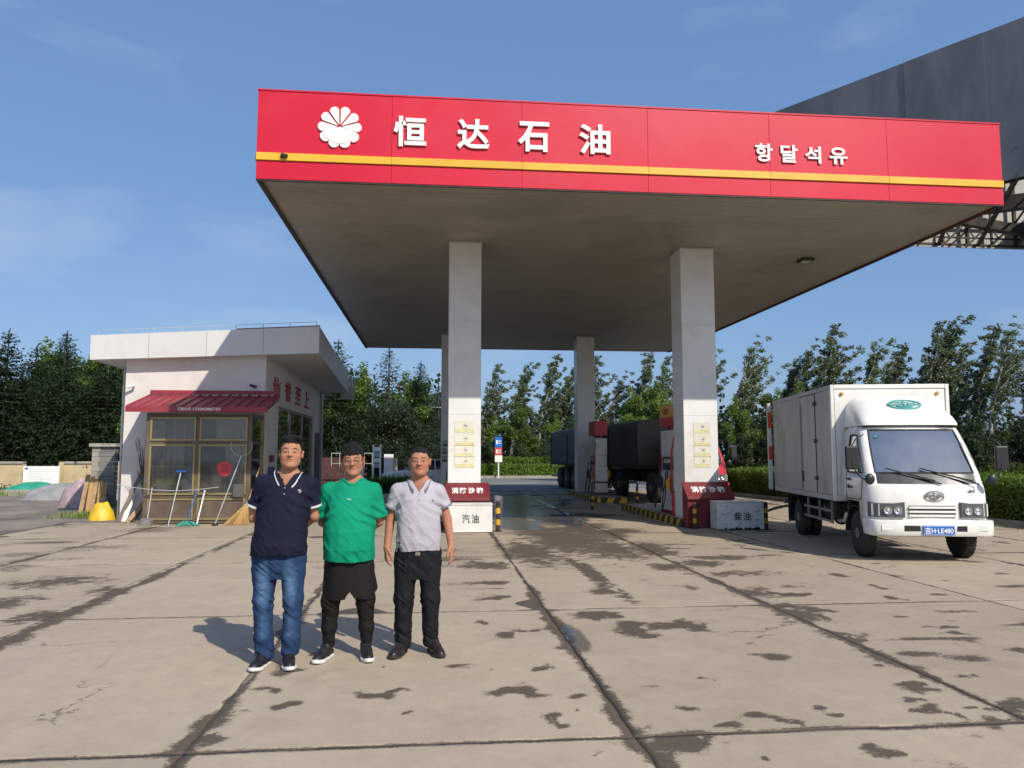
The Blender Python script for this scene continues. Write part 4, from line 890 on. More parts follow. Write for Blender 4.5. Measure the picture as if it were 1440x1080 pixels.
planks = [((-7.6, 19.45, 0), (-7.15, 19.8, 1.35), .09, 'grey_wood'), ((-7.42, 19.3, 0), (-7.42, 19.85, .62), .12, 'white_paint'), ((-7.3, 19.2, 0), (-6.9, 19.8, .75), .10, 'raw_wood'), ((-7.05, 19.15, 0), (-6.8, 19.75, .55), .09, 'raw_wood'), ((-7.2, 19.4, 0), (-6.82, 19.85, 1.1), .07, 'grey_wood'), ((-6.92, 19.1, 0), (-6.80, 19.6, .45), .07, 'raw_wood')]
labs = ['long grey weathered plank leaning at the wall corner', 'white painted board among the leaning planks', 'broad raw wooden plank leaning beside the porch', 'short raw plank between the broad one and the porch', 'thin grey plank behind the raw ones', 'smallest raw offcut against the porch post']
for (a, c, w_, m_), lb in zip(planks, labs):
    tag(MB().bar(a, c, w_, .025, up=(0, 1, 0)).build('plank', m_, None, bevel=.002, seg=1), lb, 'plank', 'planks leaning beside the porch')
s_ = MB()
for i in range(70): s_.bar((-6.93 + rr.uniform(-.05, .05), 19.3 + rr.uniform(-.1, .1), .5), (-6.98 + rr.uniform(-.28, .25), 19.45 + rr.uniform(-.2, .3), rr.uniform(1.2, 2.1)), .008)
s_.bar((-6.9, 19.25, 0), (-6.93, 19.35, .6), .03)
tag(s_.build('twig_broom', 'grey_wood', None), 'big twig broom standing bristles up beside the porch', 'broom')
tag(MB().tube([(-7.3, 18.5, .93), (-6.9, 18.42, .86), (-6.4, 18.40, .80), (-5.9, 18.40, .78), (-5.5, 18.42, .80), (-5.0, 18.45, .86)], .008, 6).build('cord', 'light_grey', None, smooth=True), 'thin grey cord strung along the porch front', 'cord')
tag(MB().box(-4.7, -4.45, 18.50, 18.54, .62, .92).build('cloth', 'interior_dark', None, bevel=.01), 'dark rag hanging on the porch frame', 'cloth')
# objects in the shade of the side wall, next to the standing man
mat('rack_blue', (0.05, 0.06, 0.16), .5, var=.2)
t = thing('wall_rack', 'blue metal rack of fire gear on the wall corner by the side window', 'rack', (-4.2, 20.6, 0))
MB().box(-.09, -.02, -.18, .16, .75, 1.30).build('case', 'rack_blue', t, bevel=.01); MB().box(-.09, -.02, -.10, .10, 1.42, 1.60).build('alarm', 'dark_red', t, bevel=.01)
for (x, y, h, lb) in ((-3.4, 28.4, 1.0, 'red flower tub beside the side door'),):
    t = thing('tub', lb, 'tub', (x, y, 0)); MB().revolve((0, 0, 0), (0, 0, 1), [(0, .22), (.5, .3), (.52, .32), (.5, .26)], 20).build('pot', 'pump_red', t, smooth=True)

# ------------------------------------------------ left side: boundary wall, raised bed, clutter
mat('wall_cream', (0.56, 0.45, 0.26), 0.85, var=0.1, vscale=1.5, dirt=(0.28, 0.2, 0.11), damt=.6, dscale=1.2, bump=.3, bscale=20)
def bwall(x0, x1, lb):
    t = thing('boundary_wall', lb, 'wall', ((x0 + x1) / 2, 35.6, 0))
    n_ = max(1, round((x1 - x0) / 3.0)); u = (x1 - x0) / n_
    for i in range(n_):
        a = x0 + u * i
        MB().box(a + .1, a + u - .1, 35.6, 35.8, -.07, 1.22).build('wall_bay', 'wall_cream', t, world=True)
        MB().box(a - .1, a + .1, 35.55, 35.85, -.07, 1.30).build('pier', 'wall_cream', t, world=True, bevel=.01)
        MB().box(a + .1, a + u - .1, 35.54, 35.86, 1.222, 1.32).build('coping', 'concrete_kerb', t, world=True, bevel=.01)
bwall(-40, -17.9, 'cream rendered boundary wall left of the white notice board')
bwall(-16.4, -11.4, 'cream rendered boundary wall right of the white notice board')
t = thing('notice_board', 'white notice board with faint print between the cream walls', 'sign', (-17.1, 35.3, 0))
MB().box(-.75, .75, 0, .05, .2, 1.12).build('board', 'sign_white', t, bevel=.01); 
for x in (-.7, .7): MB().cyl((x, .08, -.07), (x, .08, 1.2), .03, 10).build('leg', 'light_grey', t, smooth=True)
rr = random.Random(8); s_ = MB()
for i in range(9): s_.box(-.5, -.5 + rr.uniform(.5, 1.0), -.004, 0, .95 - i * .07, .965 - i * .07)
mat('faint_print', (0.45, 0.6, 0.6), .5); s_.build('print', 'faint_print', t); MB().box(-.68, -.55, -.004, 0, .98, 1.06).build('logo', 'mop_blue', t)
kb_ = thing('raised_bed_kerb', 'long low grey kerb of the raised bed before the boundary wall', 'kerb', (-16, 32.2, 0))
for i in range(14):
    a = -26 + i * 1.3; MB().box(a, a + 1.29, 32.2 + .012 * math.sin(i * 2), 32.45, -.03, .22 + .01 * math.sin(i * 3)).build('kerb_stone', 'concrete_kerb', kb_, world=True, bevel=.015)
tag(MB().box(-26, -7.8, 32.46, 35.54, -.07, .16).build('bed_soil', 'verge_soil', None), kind='structure')
mat('tarp_green', (0.03, 0.30, 0.20), .5, var=.15, vscale=3); mat('tarp_grey', (0.30, 0.29, 0.28), .6, var=.25, vscale=4, bump=.3, bscale=6); mat('sack_yellow', (0.72, 0.46, 0.02), .5, var=.15, vscale=5, bump=.5, bscale=12)
mat('rag_pink', (0.40, 0.30, 0.31), .8, var=.3, vscale=6)
def mound(cx, cy, rx, ry, h, m_, nm, lb, cat, seed, sharp=1.0, z0=0.0):
    n_ = 30; X, Y = np.meshgrid(np.linspace(-1, 1, n_), np.linspace(-1, 1, n_)); 
    a = np.sqrt(X * X + Y * Y); P = np.stack([X * 2.2 + seed, Y * 2.2, X * 0], -1)
    Z = h * np.clip(1 - a ** (2 * sharp), 0, 1) ** .6 * (1 + .25 * vnoise(P, seed)) + .05 * h * vnoise(P * 3, seed + 1) * (a < 1)
    V = np.stack([X * rx, Y * ry, np.where(a < 1, Z, -0.02)], -1).reshape(-1, 3); idx = np.arange(n_ * n_).reshape(n_, n_)
    F = np.stack([idx[:-1, :-1], idx[:-1, 1:], idx[1:, 1:], idx[1:, :-1]], -1).reshape(-1, 4)
    keep = (a.ravel()[F].min(1) < 1.0); o = link_mesh(nm, np_mesh(nm, V, F[keep], m_, smooth=True), None, (cx, cy, z0)); return tag(o, lb, cat)
mound(-16.2, 33.0, 1.3, .6, .5, 'tarp_green', 'tarpaulin', 'green tarpaulin heap on the raised bed, farther left', 'tarpaulin', 1)
mound(-14.0, 33.6, .9, .6, .55, 'tarp_green', 'tarpaulin', 'green tarpaulin heap close to the brick pier', 'tarpaulin', 2)
mound(-13.2, 29.6, 1.7, .9, .62, 'tarp_grey', 'tarpaulin', 'grey crumpled sheeting over a low stack', 'tarpaulin', 3)
mound(-10.9, 25.2, .7, .6, .85, 'rag_pink', 'rag_pile', 'heap of pinkish rags and bags near the office', 'rag pile', 4)
mound(-8.25, 20.1, .30, .3, .46, 'sack_yellow', 'sack', 'bright yellow plastic sack slumped by the office corner', 'sack', 5, .7)
t = thing('yellow_boards', 'bundle of dirty yellow boards stuck upright behind the sack', 'boards', (-9.55, 22.6, 0))
for i in range(5): MB().bar((-.3 + i * .14, .1 * (i % 2), 0), (-.22 + i * .12, .2, 1.05 - .06 * i), .11, .03, up=(0, 1, 0)).build('board', 'straw' if i % 2 else 'raw_wood', t)
# quoined pier left of the office
mat('pier_brick', (0.22, 0.215, 0.20), .85, var=.15, vscale=6, bump=.3, bscale=30, hsv_obj=.15)
t = thing('brick_pier', 'grey block pier with pale corner blocks left of the office', 'pier', (-10.9, 25.6, 0))
for i in range(12):
    z = i * .155; z1 = z + .148; o_ = .14 if i % 2 else 0
    MB().box(-10.9, -10.7 + o_ * .4, 25.6, 25.9, z, z1).build('corner_block', 'concrete_kerb', t, world=True, bevel=.006, seg=1)
    MB().box(-10.692 + o_ * .4, -10.2, 25.62, 25.9, z, z1).build('block', 'pier_brick', t, world=True, bevel=.006, seg=1)
MB().box(-10.97, -10.15, 25.52, 26.0, 1.862, 1.97).build('cap', 'concrete_kerb', t, world=True, bevel=.01)
tag(MB().tube([(-7.9, 20.2, 0), (-7.9, 20.2, 3.9)], .03, 8).build('downpipe', 'light_grey', None, smooth=True), 'pale downpipe at the left corner of the office', 'pipe')
# ================================================================== VEHICLES
mat('truck_white', (0.80, 0.785, 0.73), 0.28, var=0.03, vscale=2, dirt=(0.45, 0.40, 0.32), damt=0.3, dscale=2.5, coat=0.3)
mat('box_white', (0.60, 0.59, 0.555), 0.45, var=0.06, vscale=1.5, dirt=(0.24, 0.20, 0.155), damt=0.45, dscale=1.1, bump=.08, bscale=6)
mat('rust_seal', (0.045, 0.035, 0.03), 0.8, var=.3, dirt=(.16, .09, .05), damt=.6, dscale=9)
mat('chrome', (0.6, 0.6, 0.6), 0.12, metal=1.0, var=.05); mat('rim_grey', (0.25, 0.24, 0.22), .5, metal=.4, var=.2, vscale=6, dirt=(.12, .09, .06), damt=.7, dscale=5)
mat('lamp_lens', (0.75, 0.75, 0.72), 0.08, spec=.8, coat=.8); mat('headlamp_chrome', (.55, .56, .56), .18, metal=.8, var=.1, vscale=20); mat('lamp_dark', (0.10, 0.10, 0.10), .2); mat('indicator', (0.55, 0.30, 0.06), .25); mat('teal_logo', (0.10, 0.42, 0.40), .4); mat('plate_blue', (0.015, 0.13, 0.50), .35)
mat('cowl_black', (.045, .05, .052), .22, var=.2, vscale=6, dirt=(.13, .12, .1), damt=.4, dscale=5); mat('box_side', (.47, .455, .425), .5, var=.10, vscale=1.2, dirt=(.20, .16, .12), damt=.6, dscale=1.3, stretch=(1.001, 1, .45), bump=.08, bscale=6, hsv_obj=.07); mat('seat_grey', (0.17, 0.17, 0.165), .9, var=.2); mat('reflect_red', (0.6, 0.05, 0.03), .35); mat('cab_red', (0.50, 0.02, 0.03), .3, coat=.4, var=.06)
mat('chassis', (0.035, 0.033, 0.03), .7, metal=.1, var=.3, dirt=(.10, .08, .06), damt=.6, dscale=4)

def ring(w, yf, yb, z, bulge=.05):
    """plan outline of the cab at one height, clockwise from the front centre; half width w, front at yf, rear at yb"""
    h = [(0, yf), (.28 * w, yf + bulge * .08), (.52 * w, yf + bulge * .3), (.70 * w, yf + bulge * .65), (.825 * w, yf + bulge), (.94 * w, yf + bulge + .05), (.985 * w, yf + bulge + .12), (w, yf + bulge + .20)]
    s0 = yf + bulge + .20; sB = 1.02
    h += [(w, s0 + (sB - s0) * t) for t in (.33, .66, 1.0)] + [(w, 1.10), (w, yb - .05), (.96 * w, yb - .01), (.8 * w, yb), (.4 * w, yb), (0, yb)]
    r_ = [(-x, y) for x, y in h[1:-1]][::-1]
    return [Vector((x, y, z)) for x, y in h] + [Vector((x, y, z)) for x, y in r_]
NH = 17
def make_cab(t, body_m, S=1.0, lights=True):
    """forward-control cab with open windows: body, panes, seals, seats, wheel, lamps, bumper, mirrors, wipers"""
    L_ = [(.50, .845, .03), (.60, .86, .02), (.72, .87, .015), (.88, .875, .02), (1.02, .878, .035), (1.13, .878, .07), (1.165, .876, .095),
          (1.33, .868, .19), (1.55, .85, .33), (1.75, .826, .455), (1.92, .80, .565), (2.0, .785, .62), (2.045, .765, .66), (2.08, .72, .74), (2.095, .62, .86)]
    rings = [[p * S for p in ring(w, yf, 1.34 - (.0 if z < 2.03 else .05), z, .07 if z < 1.2 else .05)] for z, w, yf in L_]
    n = len(rings[0]); V = [p for r_ in rings for p in r_]; body = []; ws = []; cw = []; sl = []; sr = []
    def side_i(j):   # index on the right half for quad column j
        return j if j < NH - 1 else n - 1 - j
    for i in range(len(rings) - 1):
        z0 = L_[i][0]
        for j in range(n):
            f = (i * n + j, i * n + (j + 1) % n, (i + 1) * n + (j + 1) % n, (i + 1) * n + j); k = side_i(j)
            right = j < NH - 1
            if k < 4 and 1.16 < z0 < 1.99: (cw if z0 < 1.2 else ws).append(f); continue
            if 6 <= k < 10 and 1.32 < z0 < 1.91: (sr if right else sl).append(f); continue
            if k == 6 and 1.54 < z0 < 1.91 and False: continue
            if z0 < .87 and k >= 8: continue
            body.append(f)
    top = len(rings) - 1; body.append(tuple(top * n + j for j in range(n)))
    mb = MB(); mb.v = [tuple(v) for v in V]; mb.f = body; mb.m = [0] * len(body)
    # drop unused vertices
    def sub(faces, off=0.0, thick=0.0):
        use = sorted({i for f in faces for i in f}); mp = {a: b for b, a in enumerate(use)}; q = MB(); q.v = []
        cen = Vector((0, .7 * S, 1.5 * S))
        for i in use:
            v = V[i]; d = Vector((v.x, v.y - .9 * S, 0)).normalized(); q.v.append(tuple(v - d * off))
        q.f = [tuple(mp[i] for i in f) for f in faces]; q.m = [0] * len(q.f); return q
    b_ = sub(body).build('cab_body', body_m, t, smooth=True, angle=42); so = b_.modifiers.new('skin', 'SOLIDIFY'); so.thickness = .02 * S; so.offset = -1
    sub(cw, .004 * S).build('cowl_panel', 'cowl_black', t, smooth=True, angle=60, fix=False)
    def seal(faces, off):
        q = sub(faces, off); em = {}
        for f in q.f:
            for a, c in zip(f, f[1:] + f[:1]): em[frozenset((a, c))] = em.get(frozenset((a, c)), 0) + 1
        ed = [tuple(e) for e, k in em.items() if k == 1]; nx = {}
        for a, c in ed: nx.setdefault(a, []).append(c); nx.setdefault(c, []).append(a)
        st = ed[0][0]; path = [st]; prev = None; cur = st
        while True:
            o = [x for x in nx[cur] if x != prev]
            if not o: break
            prev, cur = cur, o[0]
            if cur == st: break
            path.append(cur)
        path.append(st); return [Vector(q.v[i]) for i in path]
    for fs, nm in ((ws, 'windscreen'), (sl, 'side_window'), (sr, 'side_window')):
        g_ = sub(fs, .006 * S).build(nm, 'car_glass', t, smooth=True, angle=60, fix=False)
        MB().tube(seal(fs, .002 * S), .013 * S, 6).build('seal', 'black_rubber', g_, smooth=True)
    # interior of the cab
    MB().box(-.76 * S, .76 * S, .26 * S, .55 * S, 1.0 * S, 1.20 * S).build('dashboard', 'black_plastic', t, bevel=.03 * S)
    MB().box(-.8 * S, .8 * S, .2 * S, 1.28 * S, .92 * S, .95 * S).build('cab_floor', 'black_plastic', t)
    MB().box(-.79 * S, .79 * S, 1.27 * S, 1.29 * S, .95 * S, 1.95 * S).build('rear_lining', 'light_grey', t)
    for x in (-.42, .0, .42):
        if x == 0 and S > 1.1: continue
        MB().box((x - .19) * S, (x + .19) * S, .75 * S, 1.15 * S, .97 * S, 1.14 * S).build('seat', 'seat_grey', t, bevel=.03 * S)
        MB().hexa([((x - .18) * S, 1.06 * S, 1.12 * S), ((x + .18) * S, 1.06 * S, 1.12 * S), ((x + .18) * S, 1.16 * S, 1.12 * S), ((x - .18) * S, 1.16 * S, 1.12 * S), ((x - .16) * S, 1.14 * S, 1.66 * S), ((x + .16) * S, 1.14 * S, 1.66 * S), ((x + .16) * S, 1.22 * S, 1.66 * S), ((x - .16) * S, 1.22 * S, 1.66 * S)]).build('backrest', 'seat_grey', t, bevel=.03 * S)
    c = Vector((.42, .62, 1.34)) * S; ax = Vector((0, .55, .83)); u = Vector((1, 0, 0)); v = ax.cross(u)
    st = MB(); st.tube([c + (u * math.cos(a) + v * math.sin(a)) * .19 * S for a in np.linspace(0, 2 * math.pi, 25)], .014 * S, 6)
    st.bar(c - u * .19 * S, c + u * .19 * S, .02 * S); st.bar(c, c - Vector((0, .1, .2)) * S, .03 * S); st.build('steering_wheel', 'black_plastic', t, smooth=True)
    # door seams
    for s in (-1, 1):
        x = s * .881 * S; d = MB(); 
        for a, e in (((x, .42, .92), (x, .32, 1.30)), ((x, 1.06, .90), (x * .994, 1.07, 1.34)), ((x, .42, .915), (x, 1.06, .90))):
            d.bar(Vector((a[0], a[1] * S, a[2] * S)), Vector((e[0], e[1] * S, e[2] * S)), .008 * S, .008 * S)
        d.build('door_seam', 'rust_seal', t)
        MB().box(min(x, x + s * .03), max(x, x + s * .03), .86 * S, 1.0 * S, 1.20 * S, 1.235 * S).build('door_handle', 'black_plastic', t, bevel=.005)
        # mirrors
        m_ = MB(); m_.tube([Vector((s * .86, .18, 1.2)) * S, Vector((s * 1.0, .10, 1.28)) * S, Vector((s * 1.08, .12, 1.42)) * S, Vector((s * 1.08, .14, 1.75)) * S], .012 * S, 6)
        m_.tube([Vector((s * .80, .45, 1.92)) * S, Vector((s * 1.0, .2, 1.85)) * S, Vector((s * 1.08, .14, 1.75)) * S], .010 * S, 6)
        arm = m_.build('mirror_arm', 'black_plastic', t, smooth=True)
        MB().box((s * 1.09 - .095) * S, (s * 1.09 + .095) * S, .12 * S, .18 * S, 1.38 * S, 1.74 * S).build('mirror', 'black_plastic', arm, bevel=.025 * S, seg=3)
        MB().ell((s * .88 * S, .02 * S, 1.24 * S), (.075 * S, .04 * S, .085 * S), 14, 8).build('round_mirror', 'black_plastic', arm, smooth=True)
    # wipers
    for (x0, x1) in ((.12, -.58), (.66, -.08)):
        w = MB(); w.tube([Vector((x0 + .05, .06, 1.165)) * S, Vector((x0 - .05, .085, 1.20)) * S, Vector(((x0 + x1) / 2 + .06, .13, 1.29)) * S], .012 * S, 6)
        w.tube([Vector((x0 - .02, .10, 1.215)) * S, Vector(((x0 + x1) / 2, .145, 1.30)) * S, Vector((x1, .20, 1.40)) * S], .011 * S, 6); w.build('wiper', 'black_rubber', t, smooth=True)
    # bumper
    def bring(z, o): return [Vector((x * (.885 + o) * S, y * S, z * S)) for x, y in ((-1, .34), (-1, .14), (-.97, .04), (-.9, -.005 - o), (-.5, -.03 - o), (0, -.035 - o), (.5, -.03 - o), (.9, -.005 - o), (.97, .04), (1, .14), (1, .34), (.9, .34), (0, .2), (-.9, .34))]
    MB().loft([bring(.40, -.01), bring(.42, .004), bring(.50, .012), bring(.61, .012), bring(.632, .0), bring(.635, -.03)]).build('bumper', body_m, t, smooth=True, angle=40)
    for x0, x1, z0, z1, m_ in ((-.76, -.50, .475, .565, 'lamp_lens'), (.50, .76, .475, .565, 'lamp_lens'), (-.44, -.20, .47, .56, 'black_plastic'), (.30, .50 - .04, .47, .56, 'black_plastic')):
        ym = -.03 + .03 * (abs(x0 + x1) / 2 / .76) ** 2
        f_ = MB().box(x0 * S, x1 * S, (ym - .022) * S, (ym + .02) * S, z0 * S, z1 * S).build('fog_lamp' if 'lens' in m_ else 'bumper_vent', m_, t, bevel=.01 * S)
    # grille
    gr = MB().box(-.33 * S, .33 * S, .012 * S, .06 * S, .675 * S, .845 * S).build('grille_recess', 'black_plastic', t)
    for z in (.68, .738, .80): MB().box(-.34 * S, .34 * S, -.004 * S, .03 * S, z * S, (z + .034) * S).build('grille_bar', body_m, gr, bevel=.006 * S)
    # head lamps wrap round the corners
    for s in (-1, 1):
        pts = [(.40, .010), (.55, .025), (.70, .055), (.80, .10), (.87, .20)]
        vs = []; zb, zt = .668, .88
        rows = []
        for z, k_ in ((zb, 1), (zt, 1)): rows.append([Vector((s * x, y - .016, z + (.02 if (i == 0 and z == zt) else 0) - (0.0 if z == zb else -.02 * (i == 4)))) * S for i, (x, y) in enumerate(pts)])
        rows2 = [[p + Vector((-s * .01, .05, 0)) * S for p in r_] for r_ in rows]
        q = MB(); R_ = rows + rows2; allv = rows[0] + rows[1] + rows2[0] + rows2[1]; fs = []
        for i in range(4): fs += [(i, i + 1, 5 + i + 1, 5 + i), (10 + i, 15 + i, 15 + i + 1, 10 + i + 1), (i, 10 + i, 11 + i, i + 1), (5 + i, 6 + i, 16 + i, 15 + i)]
        fs += [(0, 5, 15, 10), (4, 14, 19, 9)]; q.add(allv, fs); hl = q.build('headlight', 'lamp_dark', t, bevel=.008 * S)
        for x, r_ in ((.50, .060), (.64, .060)):
            yq = .014 + .035 * ((x - .4) / .3)
            MB().revolve(Vector((s * x, yq - .02, .772)) * S, (s * .12, -1, 0), [(0, r_ * S), (.016 * S, r_ * S), (.016 * S, r_ * .88 * S), (.004 * S, r_ * .5 * S), (.010 * S, r_ * .22 * S), (.012 * S, .01 * S)], 20).build('reflector', 'headlamp_chrome', hl, smooth=True)
        MB().hexa([Vector(p) * S for p in ((s * .745, .055, .69), (s * .84, .125, .69), (s * .83, .16, .69), (s * .74, .09, .69), (s * .745, .055, .87), (s * .84, .125, .87), (s * .83, .16, .87), (s * .74, .09, .87))]).build('indicator_lamp', 'lamp_lens', hl)

def wheel(t, x, y, r=.36, w=.20, nm='wheel', s=1, m='black_rubber'):
    d = s
    prof = [(0, r * .60), (.005, r * .80), (.02, r * .94), (.045, r), (w - .045, r), (w - .02, r * .94), (w - .005, r * .80), (w, r * .60)]
    o = MB().revolve((x - d * w / 2, y, r), (d, 0, 0), [(a, b) for a, b in prof], 40).build(nm, m, t, smooth=True, angle=50)
    MB().revolve((x + d * (w / 2 - .05), y, r), (d, 0, 0), [(0, r * .62), (.045, r * .62), (.05, r * .56), (.02, r * .50), (.012, r * .30), (.05, r * .24), (.055, r * .1)], 28).build('rim', 'rim_grey', o, smooth=True, angle=40)
    tr = MB()
    for k in range(36):
        a = 2 * math.pi * k / 36
        for q in (-.3, 0, .3):
            c = Vector((x + q * w * .85, y + math.cos(a + q * .2) * (r - .004), r + math.sin(a + q * .2) * (r - .004))); n_ = Vector((0, math.cos(a), math.sin(a))); tt = Vector((0, -math.sin(a), math.cos(a)))
            tr.hexa([c + Vector((sx * w * .11, 0, 0)) + tt * sy * r * .06 + n_ * h for h in (0, .012) for sx, sy in ((-1, -1), (1, -1), (1, 1), (-1, 1))])
    tr.build('tread', m, o)
    return o
def oval_logo(t, c, a, b, m, xd=(1, 0, 0), up=(0, 0, 1), out=(0, -1, 0), th=.01):
    x = Vector(xd).normalized(); u = Vector(up).normalized(); o = Vector(out).normalized(); c = Vector(c)
    q = MB(); P = lambda s, v, d=0: c + x * s * a + u * v * b + o * d
    q.tube([P(math.cos(k), math.sin(k)) for k in np.linspace(0, 2 * math.pi, 33)], th, 6)
    q.bar(P(0, -.72), P(0, .72), th * 2.0, th); q.bar(P(-.12, .45), P(0, .72), th * 1.4, th)
    for s in (-1, 1):
        for v, l0, l1 in ((.38, .22, .78), (.05, .22, .86), (-.30, .14, .50)): q.bar(P(s * l0, v - .1), P(s * l1, v + .06), th * 2.0, th)
        q.bar(P(s * .22, -.05), P(s * .22, .32), th * 1.6, th); q.bar(P(s * .05, -.70), P(s * .5, -.34), th * 1.6, th)
    return q.build('emblem', m, t)

TR = thing('box_truck', 'white light box truck with roof deflector and blue number plate facing the camera', 'truck', (7.395, 10.789, 0), -0.193)
make_cab(TR, 'truck_white')
# roof deflector
rs = []
for y, h, w in ((.60, .0, .72), (.64, .07, .745), (.74, .17, .76), (.92, .30, .765), (1.12, .42, .765), (1.30, .50, .765), (1.38, .525, .76)):
    z0 = 2.07; r_ = [Vector((-w, y + .10 * (1 if y < .7 else .4), z0))]
    for k in range(13):
        a = math.pi - math.pi * k / 12; ca, sa = math.cos(a), math.sin(a)
        xx = math.copysign(abs(ca) ** .28, ca) * w * (1 - .10 * sa * (h / .5)); zz_ = z0 + (abs(sa) ** .42) * (h + .01)
        r_.append(Vector((xx, y + .07 * (abs(ca) ** 3), zz_)))
    r_.append(Vector((w, y + .10 * (1 if y < .7 else .4), z0))); rs.append(r_)
dfl = MB().loft(rs).build('roof_deflector', 'truck_white', TR, smooth=True, angle=50)
MB().box(-.70, .70, .70, 1.3, 2.05, 2.075).build('roof_seal', 'black_rubber', TR)
nrm = Vector((0, -.78, .62))
oval_logo(dfl, Vector((.05, .955, 2.425)), .25, .12, 'teal_logo', up=(0, .78, .62), out=(0, -.62, .78), th=.014)
oval_logo(TR, Vector((.04, .018, .985)), .135, .075, 'chrome', th=.009)
text_obj('lettering', '解放', 'chassis', TR, (.55, .060, 1.04), .11, .05, xdir=(1, .2, 0), extrude=.004, bold=.01)
text_obj('lettering', '解放轻卡', 'chassis', TR, (-.884, .95, 1.07), .2, .045, xdir=(0, -1, 0), extrude=.003)
MB().revolve((-.881, .98, 1.10), (-1, 0, 0), [(0, .035), (.004, .035)], 18).build('badge', 'chassis', TR)
pl = MB().box(-.18, .27, -.066, -.052, .415, .56).build('number_plate', 'plate_blue', TR, bevel=.004)
MB().tube([(-.17, -.068, .425), (.26, -.068, .425), (.26, -.068, .55), (-.17, -.068, .55), (-.17, -.068, .425)], .003, 4).build('plate_border', 'sign_white', pl)
text_obj('lettering', '吉H·LE480', 'sign_white', pl, (-.155, -.0665, .44), .40, .095, extrude=.004, bold=.012)
# windscreen sticker
MB().box(-.60, -.55, .555, .565, 1.88, 1.92).build('green_sticker', 'mop_green', TR)
# cargo box
W = .967; by0, by1, bz0, bz1 = 1.43, 5.42, .83, 2.80
bx = MB().box(-W + .02, W - .02, by0 + .02, by1 - .02, bz0 + .02, bz1 - .02).build('cargo_box', 'box_white', TR)
fr = []
def rail(x0, x1, y0, y1, z0, z1, m_='box_white', nm='box_rail'): return MB().box(x0, x1, y0, y1, z0, z1).build(nm, m_, bx, bevel=.006)
for s in (-1, 1):
    a, c = sorted((s * W, s * (W - .055)))
    rail(a, c, by0 + .06, by1 - .06, bz1 - .07, bz1, 'light_grey'); rail(a, c, by0 + .06, by1 - .06, bz0, bz0 + .09, 'light_grey')
    rail(a, c, by0 - .01, by0 + .055, bz0, bz1, 'truck_white'); rail(a, c, by1 - .055, by1 + .01, bz0, bz1, 'light_grey')
rail(-W + .06, W - .06, by0 - .008, by0 + .05, bz1 - .07, bz1 + .002, 'truck_white'); rail(-W + .06, W - .06, by0 - .008, by0 + .05, bz0, bz0 + .08, 'truck_white')
rail(-W + .06, W - .06, by1 - .05, by1 + .008, bz1 - .07, bz1 + .002); rail(-W + .06, W - .06, by1 - .05, by1 + .008, bz0, bz0 + .08)
MB().box(-W + .07, W - .07, by0 + .006, by0 + .018, bz0 + .09, bz1 - .08).build('front_panel', 'truck_white', bx)
for s in (-1, 1):
    for i, (ya, yb_) in enumerate(((by0 + .06, 1.86), (1.865, 2.33), (3.30, 3.95), (3.955, 4.62), (4.625, by1 - .06))):
        a, c = sorted((s * (W - .006), s * (W - .018))); MB().box(a, c, ya, yb_, bz0 + .095, bz1 - .075).build('side_panel', 'box_side', bx, bevel=.003, seg=1)
    a, c = sorted((s * (W + .002), s * (W - .016))); d = MB().box(a, c, 2.385, 3.245, bz0 + .10, bz1 - .09).build('side_door', 'box_side', bx, bevel=.005)
    for (ya, yb_, za, zb_) in ((2.34, 2.378, bz0 + .095, bz1 - .08), (3.252, 3.29, bz0 + .095, bz1 - .08), (2.34, 3.29, bz1 - .088, bz1 - .075)):
        a, c = sorted((s * (W - .003), s * (W - .018))); MB().box(a, c, ya, yb_, za, zb_).build('door_gasket', 'rust_seal', d)
    for z in (1.15, 1.82, 2.5):
        a, c = sorted((s * (W + .012), s * (W - .004))); MB().box(a, c, 2.26, 2.44, z, z + .07).build('hinge', 'rust_seal', d, bevel=.004)
    a, c = sorted((s * (W + .02), s * (W))); MB().box(a, c, 3.14, 3.28, 1.10, 1.30).build('latch', 'rust_seal', d, bevel=.006); MB().bar((s * (W + .02), 3.21, .98), (s * (W + .02), 3.21, 2.55), .022).build('lock_rod', 'grey_metal', d)
for x in (-.78, .78): MB().ell((x, by0 - .012, bz1 - .155), (.035, .022, .028), 12, 6).build('marker_lamp', 'indicator', bx, smooth=True)
# rear doors swung back flat on both sides: thin leaves with red reflectors
od = MB().box(-W - .115, -W - .045, by1 - .02, by1 + .10, bz0 + .02, bz1 - .05).build('rear_door', 'box_white', TR, bevel=.006)
MB().box(-W - .119, -W - .041, by1 - .028, by1 - .021, 2.2, 2.55).box(-W - .119, -W - .041, by1 - .028, by1 - .021, 1.5, 1.8).build('reflective_tape', 'reflect_red', od)
